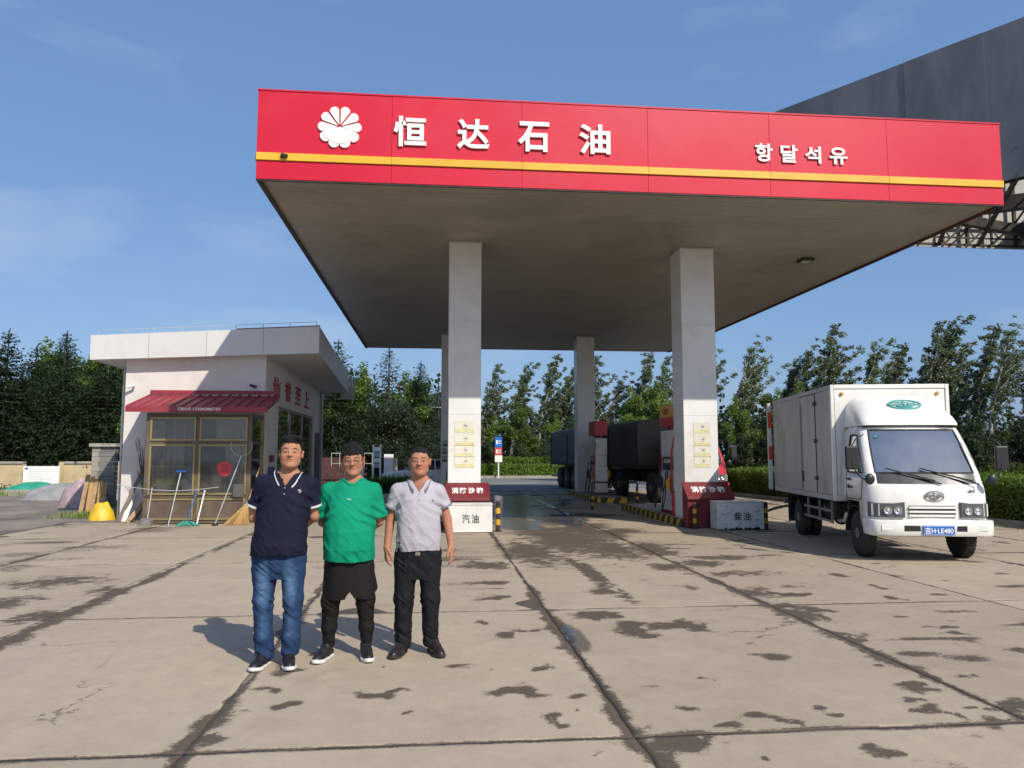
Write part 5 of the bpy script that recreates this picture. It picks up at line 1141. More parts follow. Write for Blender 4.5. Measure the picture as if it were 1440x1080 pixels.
# chassis, guards, wheels
ch = MB(); 
for x in (-.38, .38): ch.box(x - .035, x + .035, .35, 5.3, .62, .80)
for y in (.5, 1.6, 2.6, 3.5, 4.6, 5.25): ch.box(-.345, .345, y, y + .06, .64, .76)
for y in np.arange(1.5, 5.4, .45): ch.box(-.93, .93, y, y + .05, .80, .829)
ch.cyl((-.6, .79, .36), (.6, .79, .36), .045).cyl((-.6, 4.11, .36), (.6, 4.11, .36), .06).ell((0, 4.11, .36), (.16, .16, .16))
ch.box(-.55, .55, .12, .5, .38, .60); ch.box(-.3, .3, .5, 1.3, .5, .85)
ch.build('chassis', 'chassis', TR)
MB().box(-.80, .80, 1.20, 1.30, .50, .86).build('cab_rear_frame', 'chassis', TR)
for s in (-1, 1):
    g_ = MB(); g_.box(*sorted((s * .90, s * .93)), 1.75, 3.35, .62, .66).box(*sorted((s * .90, s * .93)), 1.75, 3.35, .44, .48)
    for y in (1.8, 2.5, 3.2): g_.box(*sorted((s * .87, s * .90)), y, y + .05, .42, .80)
    g_.build('side_guard', 'grey_metal', TR)
    for yc, ra, x0, x1 in ((.79, .46, .60, .86), (4.11, .47, .46, .90)):
        fm = MB()
        for k in range(8):
            a0 = math.pi * k / 8; a1 = math.pi * (k + 1) / 8
            if yc > 1 or True: fm.hexa([(s * x, yc + math.cos(a) * (ra + d_), .36 + math.sin(a) * (ra + d_) * .95) for d_ in (0, .012) for x, a in ((x0, a0), (x1, a0), (x1, a1), (x0, a1))])
        fm.build('mudguard', 'black_plastic', TR)
    wheel(TR, s * .735, .79, s=s)
    wheel(TR, s * .755, 4.11, w=.18, s=s); wheel(TR, s * .55, 4.11, w=.18, s=s)
    MB().box(*sorted((s * .50, s * .88)), 4.70, 4.72, .22, .80).build('mud_flap', 'black_rubber', TR)
MB().cyl((-.62, 1.9, .60), (-.62, 2.6, .60), .17, 24).build('air_tank', 'chassis', TR, smooth=True)
MB().box(.45, .86, 1.8, 2.6, .45, .78).build('fuel_tank', 'chassis', TR, bevel=.04)
MB().tube([(-.86, 1.15, .66), (-.88, 1.2, .52), (-.84, 1.62, .48), (-.6, 1.65, .52)], .03, 8).build('exhaust_pipe', 'aluminium', TR, smooth=True)
MB().box(-.8, .8, 5.3, 5.42, .55, .66).build('rear_bumper', 'grey_metal', TR)

# ------------------------------------------------ red tractor with covered trailer under the canopy
LT = thing('covered_lorry', 'long lorry with red cab and dark grey covered trailer standing in shade behind the pumps', 'lorry', (8.45, 24.3, 0), .085)
make_cab(LT, 'cab_red', 1.1)
for o_ in LT.children: o_.location.x += .27
mat('trailer_grey', (0.085, 0.078, 0.068), .8, var=.12, vscale=.8, dirt=(.07, .065, .06), damt=.5, dscale=.7, bump=.2, bscale=2)
rs = []
for k in range(25):
    y = 2.1 + 13.0 * k / 24; hh = 2.86 - .003 * (k % 2)
    r_ = [Vector((-1.18, y, 1.25)), Vector((-1.2, y, 1.9)), Vector((-1.19, y, hh - .28)), Vector((-1.12, y, hh - .10)), Vector((-.9, y, hh - .01)), Vector((0, y, hh + .05)), Vector((.9, y, hh - .01)), Vector((1.12, y, hh - .10)), Vector((1.19, y, hh - .28)), Vector((1.2, y, 1.9)), Vector((1.18, y, 1.25))]
    rs.append(r_)
MB().loft(rs).build('trailer_body', 'trailer_grey', LT, smooth=True, angle=30)
for k in range(5):
    y = 2.15 + 3.2 * k; MB().box(-1.225, -1.20, y, y + .06, 1.25, 2.6).build('stake', 'chassis', LT); MB().box(1.20, 1.225, y, y + .06, 1.25, 2.6).build('stake', 'chassis', LT)
MB().box(-1.22, 1.22, 2.1, 15.1, 1.12, 1.245).build('bed_frame', 'chassis', LT)
MB().box(-.5, .5, .5, 15.0, .75, 1.11).build('chassis', 'chassis', LT)
MB().box(-1.15, 1.15, 15.0, 15.15, .5, .62).build('rear_guard', 'sign_white', LT); MB().box(-1.22, -1.17, 15.0, 15.12, .9, 1.1).build('tail_lamp', 'reflect_red', LT)
for s in (-1, 1):
    for y in (1.05, 4.4, 11.0, 12.3, 13.6): wheel(LT, s * 1.0, y, r=.5, w=.28, s=s)
    for y in (5.6, 6.9, 8.2): MB().box(*sorted((s * .7, s * 1.15)), y, y + 1.1, .5, 1.05).build('locker', 'chassis', LT, bevel=.02)
    MB().hexa([(s * x, y, z) for z, (ya, yb_) in ((1.08, (3.75, 5.05)), (1.16, (3.9, 4.9))) for x, y in ((.75, ya), (1.2, ya), (1.2, yb_), (.75, yb_))]).build('mudguard', 'grey_metal', LT)
    MB().box(*sorted((s * 1.19, s * 1.2)), 4.2, 4.6, 1.09, 1.11).build('reflector', 'indicator', LT)

# ------------------------------------------------ white car out on the road side
CR = thing('white_car', 'white saloon car half hidden behind the man in the grey polo shirt', 'car', (-0.35, 37.0, -.03), R(8))
prof = [(-2.15, .45, .32), (-2.1, .62, .75), (-1.85, .72, .84), (-1.0, .78, .88), (-.95, .95, .9), (0, 0, 0)]
def car_ring(x, zb, zt, w, tuck): return [Vector((x, -w * .98, zb)), Vector((x, -w, (zb + zt) / 2)), Vector((x, -w * (1 - tuck), zt - .03)), Vector((x, -w * (1 - tuck) * .9, zt)), Vector((x, w * (1 - tuck) * .9, zt)), Vector((x, w * (1 - tuck), zt - .03)), Vector((x, w, (zb + zt) / 2)), Vector((x, w * .98, zb))]
MB().loft([car_ring(x, zb, zt, w, tk) for x, zb, zt, w, tk in ((-2.2, .38, .62, .66, .1), (-2.1, .25, .76, .80, .06), (-1.7, .22, .84, .86, .05), (-.95, .22, .93, .88, .04), (0, .22, .95, .88, .03), (1.2, .22, .98, .88, .03), (1.9, .24, .96, .84, .05), (2.12, .32, .9, .78, .1))]).build('car_body', 'truck_white', CR, smooth=True, angle=45, bevel=0)
MB().loft([car_ring(x, .93, zt, w, .12) for x, zt, w in ((-1.0, .95, .78), (-.30, 1.36, .72), (.1, 1.42, .70), (.8, 1.40, .70), (1.75, .99, .76))]).build('glasshouse', 'screen_dark', CR, smooth=True, angle=40)
MB().loft([[Vector((x, y * w, z)) for y in (-1, -.5, .5, 1)] + [Vector((x, y * w, z - .04)) for y in (1, -1)] for x, z, w in ((-.32, 1.375, .60), (.1, 1.44, .60), (.8, 1.42, .60), (1.0, 1.33, .60))]).build('roof', 'truck_white', CR, smooth=True)
for s in (-1, 1):
    for a, c in (((-1.0, s * .72, .94), (-.3, s * .62, 1.38)), ((.25, s * .80, .95), (.25, s * .63, 1.40)), ((1.75, s * .7, .98), (.9, s * .62, 1.38))): MB().bar(a, c, .06, .05).build('pillar', 'truck_white', CR)
    MB().ell((-2.02, s * .62, .66), (.12, .16, .08), 12, 6).build('headlight', 'lamp_lens', CR, smooth=True)
    MB().box(-.8, -.66, *sorted((s * .86, s * 1.02)), .93, 1.05).build('mirror', 'truck_white', CR, bevel=.02)
def cwheel(x, s):
    o = MB().revolve((x, s * .72, .31), (0, s, 0), [(0, .2), (.01, .28), (.03, .31), (.16, .31), (.18, .28), (.185, .2)], 28).build('wheel', 'black_rubber', CR, smooth=True); MB().revolve((x, s * .86, .31), (0, s, 0), [(0, .2), (.04, .19), (.03, .05)], 20).build('rim', 'aluminium', o, smooth=True)
for x in (-1.35, 1.35):
    for s in (-1, 1): cwheel(x, s)
# ================================================================== SMALL STREET THINGS
t = thing('sign_post', 'small blue and red sign on a white post beyond the hedge', 'sign', (4.52, 54.7, -.05))
MB().cyl((0, 0, 0), (0, 0, 2.95), .05, 10).build('post', 'sign_white', t, smooth=True)
for z0, z1, m_, nm in ((2.20, 2.95, 'sign_blue', 'upper_sign'), (1.65, 2.18, 'sticker_red', 'middle_sign'), (1.15, 1.63, 'sign_white', 'lower_sign')):
    q = MB().box(-.26, .26, -.09, -.055, z0, z1).build(nm, m_, t, bevel=.01)
    if 'white' not in m_:
        MB().box(-.17, -.03, -.094, -.091, (z0 + z1) / 2 - .14, (z0 + z1) / 2 + .14).box(.04, .17, -.094, -.091, (z0 + z1) / 2 + .05, (z0 + z1) / 2 + .12).box(.04, .17, -.094, -.091, (z0 + z1) / 2 - .12, (z0 + z1) / 2 - .06).build('marking', 'sign_white', q)
t = thing('street_lamp', 'slender street lamp with a long arm behind the left rear column', 'street lamp', (0.9, 52, -.05))
MB().tube([(0, 0, 0), (0, 0, 5.2)], [.08, .05], 10).build('post', 'light_grey', t, smooth=True); MB().tube([(0, 0, 4.8), (-.8, 0, 4.9), (-2.1, 0, 4.92)], .035, 8).build('arm', 'light_grey', t, smooth=True); MB().box(-2.6, -2.0, -.1, .1, 4.86, 4.95).build('lantern', 'light_grey', t, bevel=.03)
t = thing('gauge_stand', 'narrow white stand with dark marks between the green and the grey shirt', 'sign', (-3.0, 40.0, -.05))
MB().box(-.22, -.14, 0, .06, 0, 2.2).box(.14, .22, 0, .06, 0, 2.2).build('leg', 'sign_white', t)
for i in range(4): MB().box(-.14, .14, .01, .04, 1.0 + i * .28, 1.22 + i * .28).build('plate', 'sign_white' if i % 2 else 'light_grey', t, bevel=.005)
t = thing('white_board', 'white upright board beside the narrow white stand', 'board', (-2.45, 41.0, -.05)); MB().box(-.25, .25, 0, .05, .3, 1.7).build('panel', 'sign_white', t, bevel=.01); MB().box(-.04, .04, .06, .12, 0, 1.6).build('leg', 'light_grey', t)
t = thing('railing', 'thin grey railing behind the man in the green shirt', 'railing', (-4.6, 41.5, -.05))
for x in np.arange(-.9, 1.3, .43): MB().cyl((x, 0, 0), (x, 0, 1.75), .02, 8).build('upright', 'light_grey', t, smooth=True)
MB().bar((-.9, 0, 1.75), (1.25, 0, 1.75), .04).bar((-.9, 0, 1.2), (1.25, 0, 1.2), .03).build('rail', 'light_grey', t)
t = thing('white_cabinet', 'low white cabinet behind the green shirt shoulder', 'cabinet', (-4.0, 38.5, -.05)); MB().box(-.45, .45, -.2, .2, 0, 1.15).build('case', 'sign_white', t, bevel=.02); MB().box(-.4, .4, -.206, -.201, .1, 1.05).build('door', 'light_grey', t)
t = thing('brick_shed', 'low dark red brick shed wall behind the man in green', 'shed', (-5.3, 43, -.05))
mat('brick_red', (.10, .04, .033), .85, var=.2, vscale=5, hsv_obj=.2)
for r_ in range(9):
    for c in range(7): MB().box(-1.6 + c * .42 + (r_ % 2) * .2, -1.19 + c * .42 + (r_ % 2) * .2, 0, .3, r_ * .17, r_ * .17 + .16).build('block', 'brick_red', t)
for x, lb in ((-1.75, 'dark planter box left of the man in grey, full of weeds'),):
    t = thing('planter', lb, 'planter', (x, 33.0, -.03)); MB().box(-.9, .9, -.25, .25, 0, .5).build('box', 'dark_steel', t, bevel=.01)
# kerb along the hedge on the right, and beyond the road
kb2 = thing('roadside_kerb', 'pale kerb at the foot of the clipped hedge on the right', 'kerb', (12.6, 16, 0))
a = Vector((13.35, 12.0, 0)); c = Vector((11.55, 31.5, 0)); n_ = 20; u = (c - a) / n_; s_ = u.normalized(); nr = Vector((s_.y, -s_.x, 0))
for i in range(n_):
    p = a + u * i + s_ * .005; q = a + u * (i + 1) - s_ * .005
    MB().hexa([p + Vector((0, 0, -.03)), p + nr * .14 + Vector((0, 0, -.03)), q + nr * .14 + Vector((0, 0, -.03)), q + Vector((0, 0, -.03)), p + Vector((0, 0, .13)), p + nr * .14 + Vector((0, 0, .13)), q + nr * .14 + Vector((0, 0, .13)), q + Vector((0, 0, .13))]).build('kerb_stone', 'concrete_kerb', kb2, world=True, bevel=.012, seg=1)
kb3 = thing('far_kerb', 'light kerb between the road and the far hedge', 'kerb', (6, 55.1, 0))
for i in range(20): MB().box(-4 + i * 1.5, -4 + i * 1.5 + 1.49, 55.05, 55.25, -.06, .12).build('kerb_stone', 'concrete_kerb', kb3, world=True, bevel=.015, seg=1)
# ================================================================== VEGETATION
def leaf_mat(name, top, under, rough=.5, isl=.35, trl=.25):
    m = bpy.data.materials.new(name); m.use_nodes = True; nt = m.node_tree; n = nt.nodes; L = nt.links; b = n['Principled BSDF']
    geo = n.new('ShaderNodeNewGeometry'); oi = n.new('ShaderNodeObjectInfo')
    mx = n.new('ShaderNodeMix'); mx.data_type = 'RGBA'; mx.inputs['A'].default_value = (*top, 1); mx.inputs['B'].default_value = (*under, 1); L.new(geo.outputs['Backfacing'], mx.inputs['Factor'])
    mr = n.new('ShaderNodeMapRange'); mr.inputs['To Min'].default_value = 1 - isl; mr.inputs['To Max'].default_value = 1 + isl; L.new(geo.outputs['Random Per Island'], mr.inputs['Value'])
    mr2 = n.new('ShaderNodeMapRange'); mr2.inputs['To Min'].default_value = .78; mr2.inputs['To Max'].default_value = 1.25; L.new(oi.outputs['Random'], mr2.inputs['Value'])
    ns = n.new('ShaderNodeTexNoise'); ns.inputs['Scale'].default_value = .9; ns.inputs['Detail'].default_value = 3; L.new(geo.outputs['Position'], ns.inputs['Vector'])
    mr3 = n.new('ShaderNodeMapRange'); mr3.inputs['From Min'].default_value = .3; mr3.inputs['From Max'].default_value = .7; mr3.inputs['To Min'].default_value = .75; mr3.inputs['To Max'].default_value = 1.3; L.new(ns.outputs['Fac'], mr3.inputs['Value'])
    c = mx.outputs['Result']
    for q in (mr, mr2, mr3):
        s = n.new('ShaderNodeVectorMath'); s.operation = 'SCALE'; L.new(c, s.inputs[0]); L.new(q.outputs[0], s.inputs['Scale']); c = s.outputs[0]
    L.new(c, b.inputs['Base Color']); b.inputs['Roughness'].default_value = rough; b.inputs['Specular IOR Level'].default_value = .35
    tr = n.new('ShaderNodeBsdfTranslucent'); s = n.new('ShaderNodeVectorMath'); s.operation = 'MULTIPLY'; s.inputs[1].default_value = (1.3, 1.5, .5); L.new(c, s.inputs[0]); L.new(s.outputs[0], tr.inputs['Color'])
    ms = n.new('ShaderNodeMixShader'); ms.inputs[0].default_value = trl; L.new(b.outputs[0], ms.inputs[1]); L.new(tr.outputs[0], ms.inputs[2]); L.new(ms.outputs[0], n['Material Output'].inputs['Surface'])
    MAT[name] = m
leaf_mat('spruce_needles', (.030, .050, .022), (.045, .066, .036), .6)
leaf_mat('blue_spruce_needles', (.055, .075, .055), (.08, .10, .08), .6)
leaf_mat('poplar_leaves', (.055, .08, .03), (.23, .26, .21), .4, .5)
leaf_mat('willow_leaves', (.115, .175, .034), (.16, .21, .07), .45, .4, .35)
leaf_mat('bright_leaves', (.10, .19, .022), (.15, .24, .05), .45, .4, .4)
leaf_mat('hedge_leaves', (.13, .205, .030), (.17, .24, .05), .5, .45, .35)
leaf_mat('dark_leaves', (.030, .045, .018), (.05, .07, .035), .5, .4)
mat('bark', (.16, .135, .11), .9, var=.3, vscale=4, bump=.5, bscale=12); mat('pale_bark', (.34, .33, .29), .85, var=.25, vscale=3, dirt=(.12, .10, .08), damt=.6, dscale=5)

def cards(C, D, N, Ln, Wd, rs, fold=.25):
    """leaf shaped quads: base C, direction D, face normal about N"""
    D = D / np.linalg.norm(D, axis=1, keepdims=True); S = np.cross(D, N); S /= np.linalg.norm(S, axis=1, keepdims=True) + 1e-9
    Ln = Ln[:, None]; Wd = Wd[:, None]; M = C + D * Ln * .45; Nn = np.cross(S, D)
    V = np.stack([C, M + S * Wd / 2 + Nn * Wd * fold * .3, C + D * Ln, M - S * Wd / 2 + Nn * Wd * fold * .3], 1).reshape(-1, 3)
    F = np.arange(len(V)).reshape(-1, 4); return V, F
def rdir(rs, n): 
    v = rs.normal(size=(n, 3)); return v / np.linalg.norm(v, axis=1, keepdims=True)
def trunk_mesh(pts, r0, r1, m, extra=()):
    b = MB(); k = len(pts); b.tube(pts, [r0 + (r1 - r0) * i / (k - 1) for i in range(k)], 9)
    for p, ra, rb in extra: b.tube(p, [ra + (rb - ra) * i / (len(p) - 1) for i in range(len(p))], 5)
    me = bpy.data.meshes.new('trunk'); me.from_pydata(b.v, [], b.f); me.materials.append(MAT[m]); me.polygons.foreach_set('use_smooth', [True] * len(me.polygons)); return me

def spruce_meshes(h, rmax, seed, m='spruce_needles', base=.5, dens=1.0):
    rs = np.random.RandomState(seed); C = []; D = []; Nn = []; Ln = []; Wd = []; ex = []
    z = base
    while z < h - .15:
        t = (z - base) / (h - base); R_ = rmax * (1 - t) ** .85 * (.85 + .3 * rs.rand()) + .06
        nb = max(4, int((5 + 9 * (1 - t)) * dens)); a0 = rs.rand() * 6.28
        for k in range(nb):
            a = a0 + 6.283 * k / nb + rs.uniform(-.25, .25); r_ = R_ * rs.uniform(.65, 1.12); u = np.array([math.cos(a), math.sin(a), 0.])
            droop = .10 + .30 * (1 - t); nseg = max(2, int(r_ / .11)); side = np.array([-u[1], u[0], 0])
            rise = .5 * t
            for s_ in range(nseg):
                f = (s_ + rs.rand()) / nseg; p = u * r_ * f; p[2] = z + r_ * (rise * f - droop * f * f * 1.6 + .12 * f ** 4) 
                wsp = .30 * r_ * (1 - f) ** .7 + .06
                for q in range(int(3 * dens) + 1):
                    o = rs.uniform(-1, 1); C.append(p + side * o * wsp + np.array([0, 0, rs.uniform(-.05, .03) - .1 * abs(o) * wsp])); dd = u * rs.uniform(.3, 1) + side * o * 1.2 + np.array([0, 0, rs.uniform(-.75, .05)])
                    D.append(dd); Nn.append(np.array([rs.uniform(-.5, .5), rs.uniform(-.5, .5), 1.])); Ln.append(rs.uniform(.12, .26) * (1 - .3 * t)); Wd.append(rs.uniform(.05, .10))
        z += rs.uniform(.13, .2)
    for q in range(60):
        zz = h - rs.rand() * .7; C.append(np.array([0, 0, zz])); D.append(np.array([*rs.uniform(-.6, .6, 2), 1.])); Nn.append(rs.normal(size=3)); Ln.append(.15); Wd.append(.035)
    V, F = cards(np.array(C), np.array(D), np.array(Nn), np.array(Ln), np.array(Wd), rs)
    cr = np_mesh('crown', V, F, m); tr = trunk_mesh([(0, 0, -.15), (0, 0, h * .5), (0, 0, h - .1)], .035 * rmax + .07, .012, 'bark'); return tr, cr

def leafy_meshes(h, seed, m, lean=.8, spread=1.0, n_limb=16, leaves=13000, lsz=.13, zlow=.28, bark='pale_bark', clump=.38, steep=1.1, swirl=.5):
    """tree with ascending limbs whose foliage gathers in ragged clumps swept sideways by wind"""
    rs = np.random.RandomState(seed); bend = lambda p: p + np.array([lean * (max(p[2], 0) / h) ** 2, 0, 0])
    tp = [bend(np.array([.08 * rs.randn() * (z > 0), .08 * rs.randn() * (z > 0), z])) for z in np.linspace(-.2, h * .93, 9)]
    ex = []; cl = []
    for k in range(n_limb):
        t = zlow + (.93 - zlow) * (k + rs.rand()) / n_limb; z0 = t * h * .93; a = rs.rand() * 6.283
        L_ = h * (.34 * (1 - t) + .12) * rs.uniform(.7, 1.15) * (1.0); st = steep * rs.uniform(.7, 1.3); u = np.array([math.cos(a) * spread, math.sin(a) * spread, st]); u /= np.linalg.norm(u)
        i = (z0 + .2) / (h * .93 + .2) * 8; i0 = int(min(7, i)); b0 = tp[i0] * (1 - (i - i0)) + tp[i0 + 1] * (i - i0)
        P = [b0 + u * L_ * f + np.array([lean * .55 * f * f * L_ / 2, 0, .1 * L_ * f * f]) for f in (0, .35, .7, 1)]
        ex.append((P, .02 + .016 * L_, .008))
        for f in np.linspace(.25, 1.05, max(3, int(L_ / .38))):
            j = min(2, int(f * 3)); p = b0 + u * L_ * f + np.array([lean * .55 * f * f * L_ / 2, 0, .1 * L_ * f * f]); cl.append((p + rs.normal(size=3) * .12, rs.uniform(.55, 1.1) * (1.1 - .35 * f)))
            if rs.rand() < .75:
                v = rdir(rs, 1)[0] * np.array([1, 1, .6]); q = p + v * rs.uniform(.25, .75) * spread * min(1, L_ / 2); ex.append(([p, q], .012, .005)); cl.append((q, rs.uniform(.45, .95)))
    for f in np.linspace(.8, 1.02, 5): p = bend(np.array([0, 0, h * f])); cl.append((p, .55))
    w = np.array([c[1] ** 2 for c in cl]); w /= w.sum(); ids = rs.choice(len(cl), leaves, p=w); P = np.array([c[0] for c in cl])[ids]; rad = np.array([c[1] for c in cl])[ids] * clump
    O = rdir(rs, leaves) * (rs.rand(leaves)[:, None] ** .45) * rad[:, None] * np.array([1.15, 1.0, .85]); O[:, 0] += .25 * lean * rad * rs.rand(leaves)
    C = P + O; D = rdir(rs, leaves) + np.array([swirl * lean, 0, -.25]); Nn = O / (rad[:, None] + .01) + rdir(rs, leaves) * .9 + np.array([0, 0, .4])
    V, F = cards(C, D, Nn, rs.uniform(.7, 1.3, leaves) * lsz, rs.uniform(.55, .8, leaves) * lsz, rs); return trunk_mesh(tp, .016 * h + .02, .02, bark, ex), np_mesh('crown', V, F, m)

def bush_mesh(rx, ry, h, seed, m, leaves, lsz, nm='foliage', z0=0.0):
    rs = np.random.RandomState(seed); nb = int(10 + rx * ry * 5); c = rs.uniform(-1, 1, (nb, 3)); c[:, 2] = rs.uniform(.12, .92, nb); rr_ = np.sqrt(c[:, 0] ** 2 + c[:, 1] ** 2); c[:, :2] *= np.minimum(1, (1.05 - .55 * c[:, 2]))[:, None]
    cc = c * np.array([rx, ry, h]); rad = rs.uniform(.35, .75, nb) * min(rx, ry, h * .6); ids = rs.randint(0, nb, leaves); d = rdir(rs, leaves); d[:, 2] = np.abs(d[:, 2]) * np.sign(rs.rand(leaves) - .3)
    C = cc[ids] + d * rad[ids][:, None] * (rs.rand(leaves)[:, None] ** .3); C[:, 2] = np.clip(C[:, 2], .02, None) + z0; Nn = d + rdir(rs, leaves) * .7; D = rdir(rs, leaves) + d * .4
    V, F = cards(C, D, Nn, rs.uniform(.7, 1.3, leaves) * lsz, rs.uniform(.5, .8, leaves) * lsz, rs); return np_mesh(nm, V, F, m)

def plant_tree(nm, meshes, loc, sc, rz, label, group, cat='tree', sz=None):
    t = thing(nm, label, cat, loc, rz, group); t.scale = (sc, sc, sc if sz is None else sz)
    link_mesh('trunk', meshes[0], t); link_mesh('crown', meshes[1], t); return t
rt = random.Random(11)
ORD = ['first', 'second', 'third', 'fourth', 'fifth', 'sixth', 'seventh', 'eighth', 'ninth', 'tenth', 'eleventh', 'twelfth', 'thirteenth', 'fourteenth', 'fifteenth', 'sixteenth', 'seventeenth', 'eighteenth', 'nineteenth', 'twentieth']
SP = [spruce_meshes(7.4, 3.0, 1, dens=1.1), spruce_meshes(7.0, 2.8, 2, dens=1.1), spruce_meshes(8.0, 3.2, 3)]
BS = [spruce_meshes(7.2, 2.6, 5, 'blue_spruce_needles', dens=.9)]
PO = [leafy_meshes(11.0, s, 'poplar_leaves', lean=1.9, spread=.62, n_limb=15, leaves=7600, lsz=.17, zlow=.22, clump=.36, steep=1.15, swirl=.9) for s in (1, 2, 3)]
PO.append(leafy_meshes(11.5, 7, 'poplar_leaves', lean=2.8, spread=.5, n_limb=12, leaves=4600, lsz=.17, zlow=.36, clump=.36, steep=1.4, swirl=1.0))
WI = [leafy_meshes(6.5, s, 'willow_leaves', lean=.5, spread=1.1, n_limb=16, leaves=12000, lsz=.16, zlow=.12, bark='bark', clump=.55, steep=.7) for s in (21, 22)]
BR = [leafy_meshes(5.5, 31, 'bright_leaves', lean=.3, spread=1.1, n_limb=15, leaves=11000, lsz=.12, zlow=.15, bark='bark', clump=.5, steep=.7)]
DK = [leafy_meshes(5.0, 41, 'dark_leaves', lean=.3, spread=1.2, n_limb=18, leaves=11000, lsz=.17, zlow=.05, bark='bark', clump=.6, steep=.6)]
# left conifers behind the boundary wall
row = [(-22.6, 38.4, 8.6), (-20.2, 38.0, 7.6), (-17.9, 38.6, 7.3), (-15.7, 38.2, 7.1), (-13.7, 38.4, 6.9), (-24.8, 39.0, 9.2), (-11.6, 40.0, 6.6)]
for i, (x, y, h) in enumerate(row):
    ms = SP[i % 3]; s = h / (7.4, 7.0, 8.0)[i % 3]
    plant_tree('spruce_tree', ms, (x, y, -.08), s, rt.uniform(0, 6), ORD[[1, 2, 3, 4, 5, 0, 6][i]] + ' dark spruce from the left in the front row behind the cream wall', 'spruces behind the cream wall')
for i in range(9):
    h = rt.uniform(6.8, 8.2); plant_tree('spruce_tree', SP[(i + 1) % 3], (-29 + i * 2.3, 43.5 + rt.uniform(-1, 1), -.08), h / 7.4, rt.uniform(0, 6), ORD[i] + ' spruce from the left in the second row behind the front spruces', 'second row of spruces')
for i, (x, y, h, k) in enumerate(((-16.5, 46, 8.6, WI[0]), (-20.0, 47, 8.8, WI[1]), (-13.2, 45, 8.0, WI[0]), (-23.4, 47, 9.2, WI[0]), (-26.5, 46, 9.4, WI[1]), (-18.3, 45, 8.2, WI[1]), (-15.0, 44, 7.6, WI[1]))):
    plant_tree('leafy_tree', k, (x, y, -.08), h / 7.4, rt.uniform(0, 6), ORD[[-26.5, -23.4, -20.0, -18.3, -16.5, -15.0, -13.2].index(x)] + ' yellowish green broadleaf crown from the left among the left spruces', 'broadleaf trees behind the left spruces')
for x, y, h, lb in ((-12.9, 36.9, 5.6, 'bright green broadleaf tree leaning over the wall left of the office'), (-11.0, 37.4, 6.2, 'bright green tree close to the left edge of the office')):
    plant_tree('broadleaf_tree', BR[0], (x, y, -.08), h / 5.5, rt.uniform(0, 6), lb, None)
# middle: big dark blue-green conifers right of the office
for i, (x, y, h, k) in enumerate(((-5.9, 46.5, 8.6, 1), (-2.9, 47.5, 8.4, 0), (-1.0, 50.5, 7.8, 1), (-7.6, 49, 8.0, 0), (0.2, 56.0, 6.9, 0))):
    plant_tree('spruce_tree', BS[0] if k == 0 else SP[2], (x, y, -.08), h / (7.2 if k == 0 else 8.0) * 1.0, rt.uniform(0, 6), ['dark spruce right beside the office roof', 'big blue green spruce above the heads of the men', 'spruce behind the left rear column', 'blue spruce mostly hidden by the office', 'small blue spruce between the left columns'][i], None)
plant_tree('leafy_tree', WI[0], (-4.4, 49, -.08), 1.12, 2.0, 'loose green crown rising above the middle spruces', None)
plant_tree('leafy_tree', WI[1], (-1.6, 51, -.08), 1.05, 4.0, 'loose green crown just left of the left columns', None)
plant_tree('leafy_tree', WI[0], (0.6, 58, -.08), 1.0, 5.0, 'broad crown standing behind the left front column', None)
plant_tree('leafy_tree', WI[1], (-8.8, 45, -.08), 1.05, 1.0, 'yellow green crown just right of the office roof corner', None)
t = thing('bare_trunk_tree', 'slim tree with bare pale trunk between the green and the grey shirt', 'tree', (-2.25, 43.5, -.08)); t.scale = (.8, .8, .8)
link_mesh('trunk', trunk_mesh([(0, 0, -.1), (.05, 0, 2.2), (0, 0, 4.5)], .2, .08, 'pale_bark'), t); link_mesh('crown', bush_mesh(2.0, 1.8, 3.2, 77, 'dark_leaves', 9000, .17, 'crown', 2.1), t)
# right: poplars beyond the road
px_ = [(3.9, 64, 9.2, 0), (6.6, 66, 9.6, 1), (8.6, 64, 9.9, 2), (10.6, 66, 9.4, 1), (12.4, 64, 10.0, 0), (14.7, 67, 9.0, 3), (17.0, 64, 10.4, 2), (19.0, 66, 10.2, 0), (21.2, 64, 10.6, 3), (23.2, 66, 9.8, 1),
       (25.4, 64, 12.0, 3), (27.6, 67, 9.9, 1), (29.8, 63, 11.4, 3), (32.2, 62, 12.6, 0), (34.0, 64, 11.2, 2), (36.0, 61, 11.4, 1), (38.4, 62, 11.0, 2), (40.4, 60, 12.6, 0), (42.2, 61, 13.2, 1), (44.4, 59, 12.2, 2), (46.6, 60, 13.4, 3), (48.2, 58, 11.4, 1), (50.4, 59, 12.0, 0), (53.0, 57, 12.6, 2), (31.0, 66, 10.4, 1), (39.6, 66, 11.0, 3), (45.6, 64, 11.4, 0), (43.2, 56, 10.6, 3)]
rk = {}
for sel in (True, False):
    for n_, p_ in enumerate(sorted([p for p in px_ if (p[0] < 23) == sel], key=lambda p: p[0] / p[1])): rk[p_] = ORD[n_]
for i, (x, y, h, k) in enumerate(px_):
    lb, gr = (rk[(x, y, h, k)] + ' slender poplar from the left in the row seen under the canopy', 'poplars seen under the canopy') if x < 23 else (rk[(x, y, h, k)] + ' wind bent silvery poplar from the left in the row behind the box truck', 'wind bent poplars on the right')
    plant_tree('poplar_tree', PO[k], (x, y, -.08), h / (11.5 if k == 3 else 11.0), rt.uniform(-.35, .35), lb, gr)
lx_ = [4.4, 6.9, 9.6, 12.0, 15.2, 17.6, 20.2, 26.6, 29.0, 31.4, 34.6, 24.2, 37.8, 47.5]; LF = [ORD[sorted(lx_).index(v)] for v in lx_]
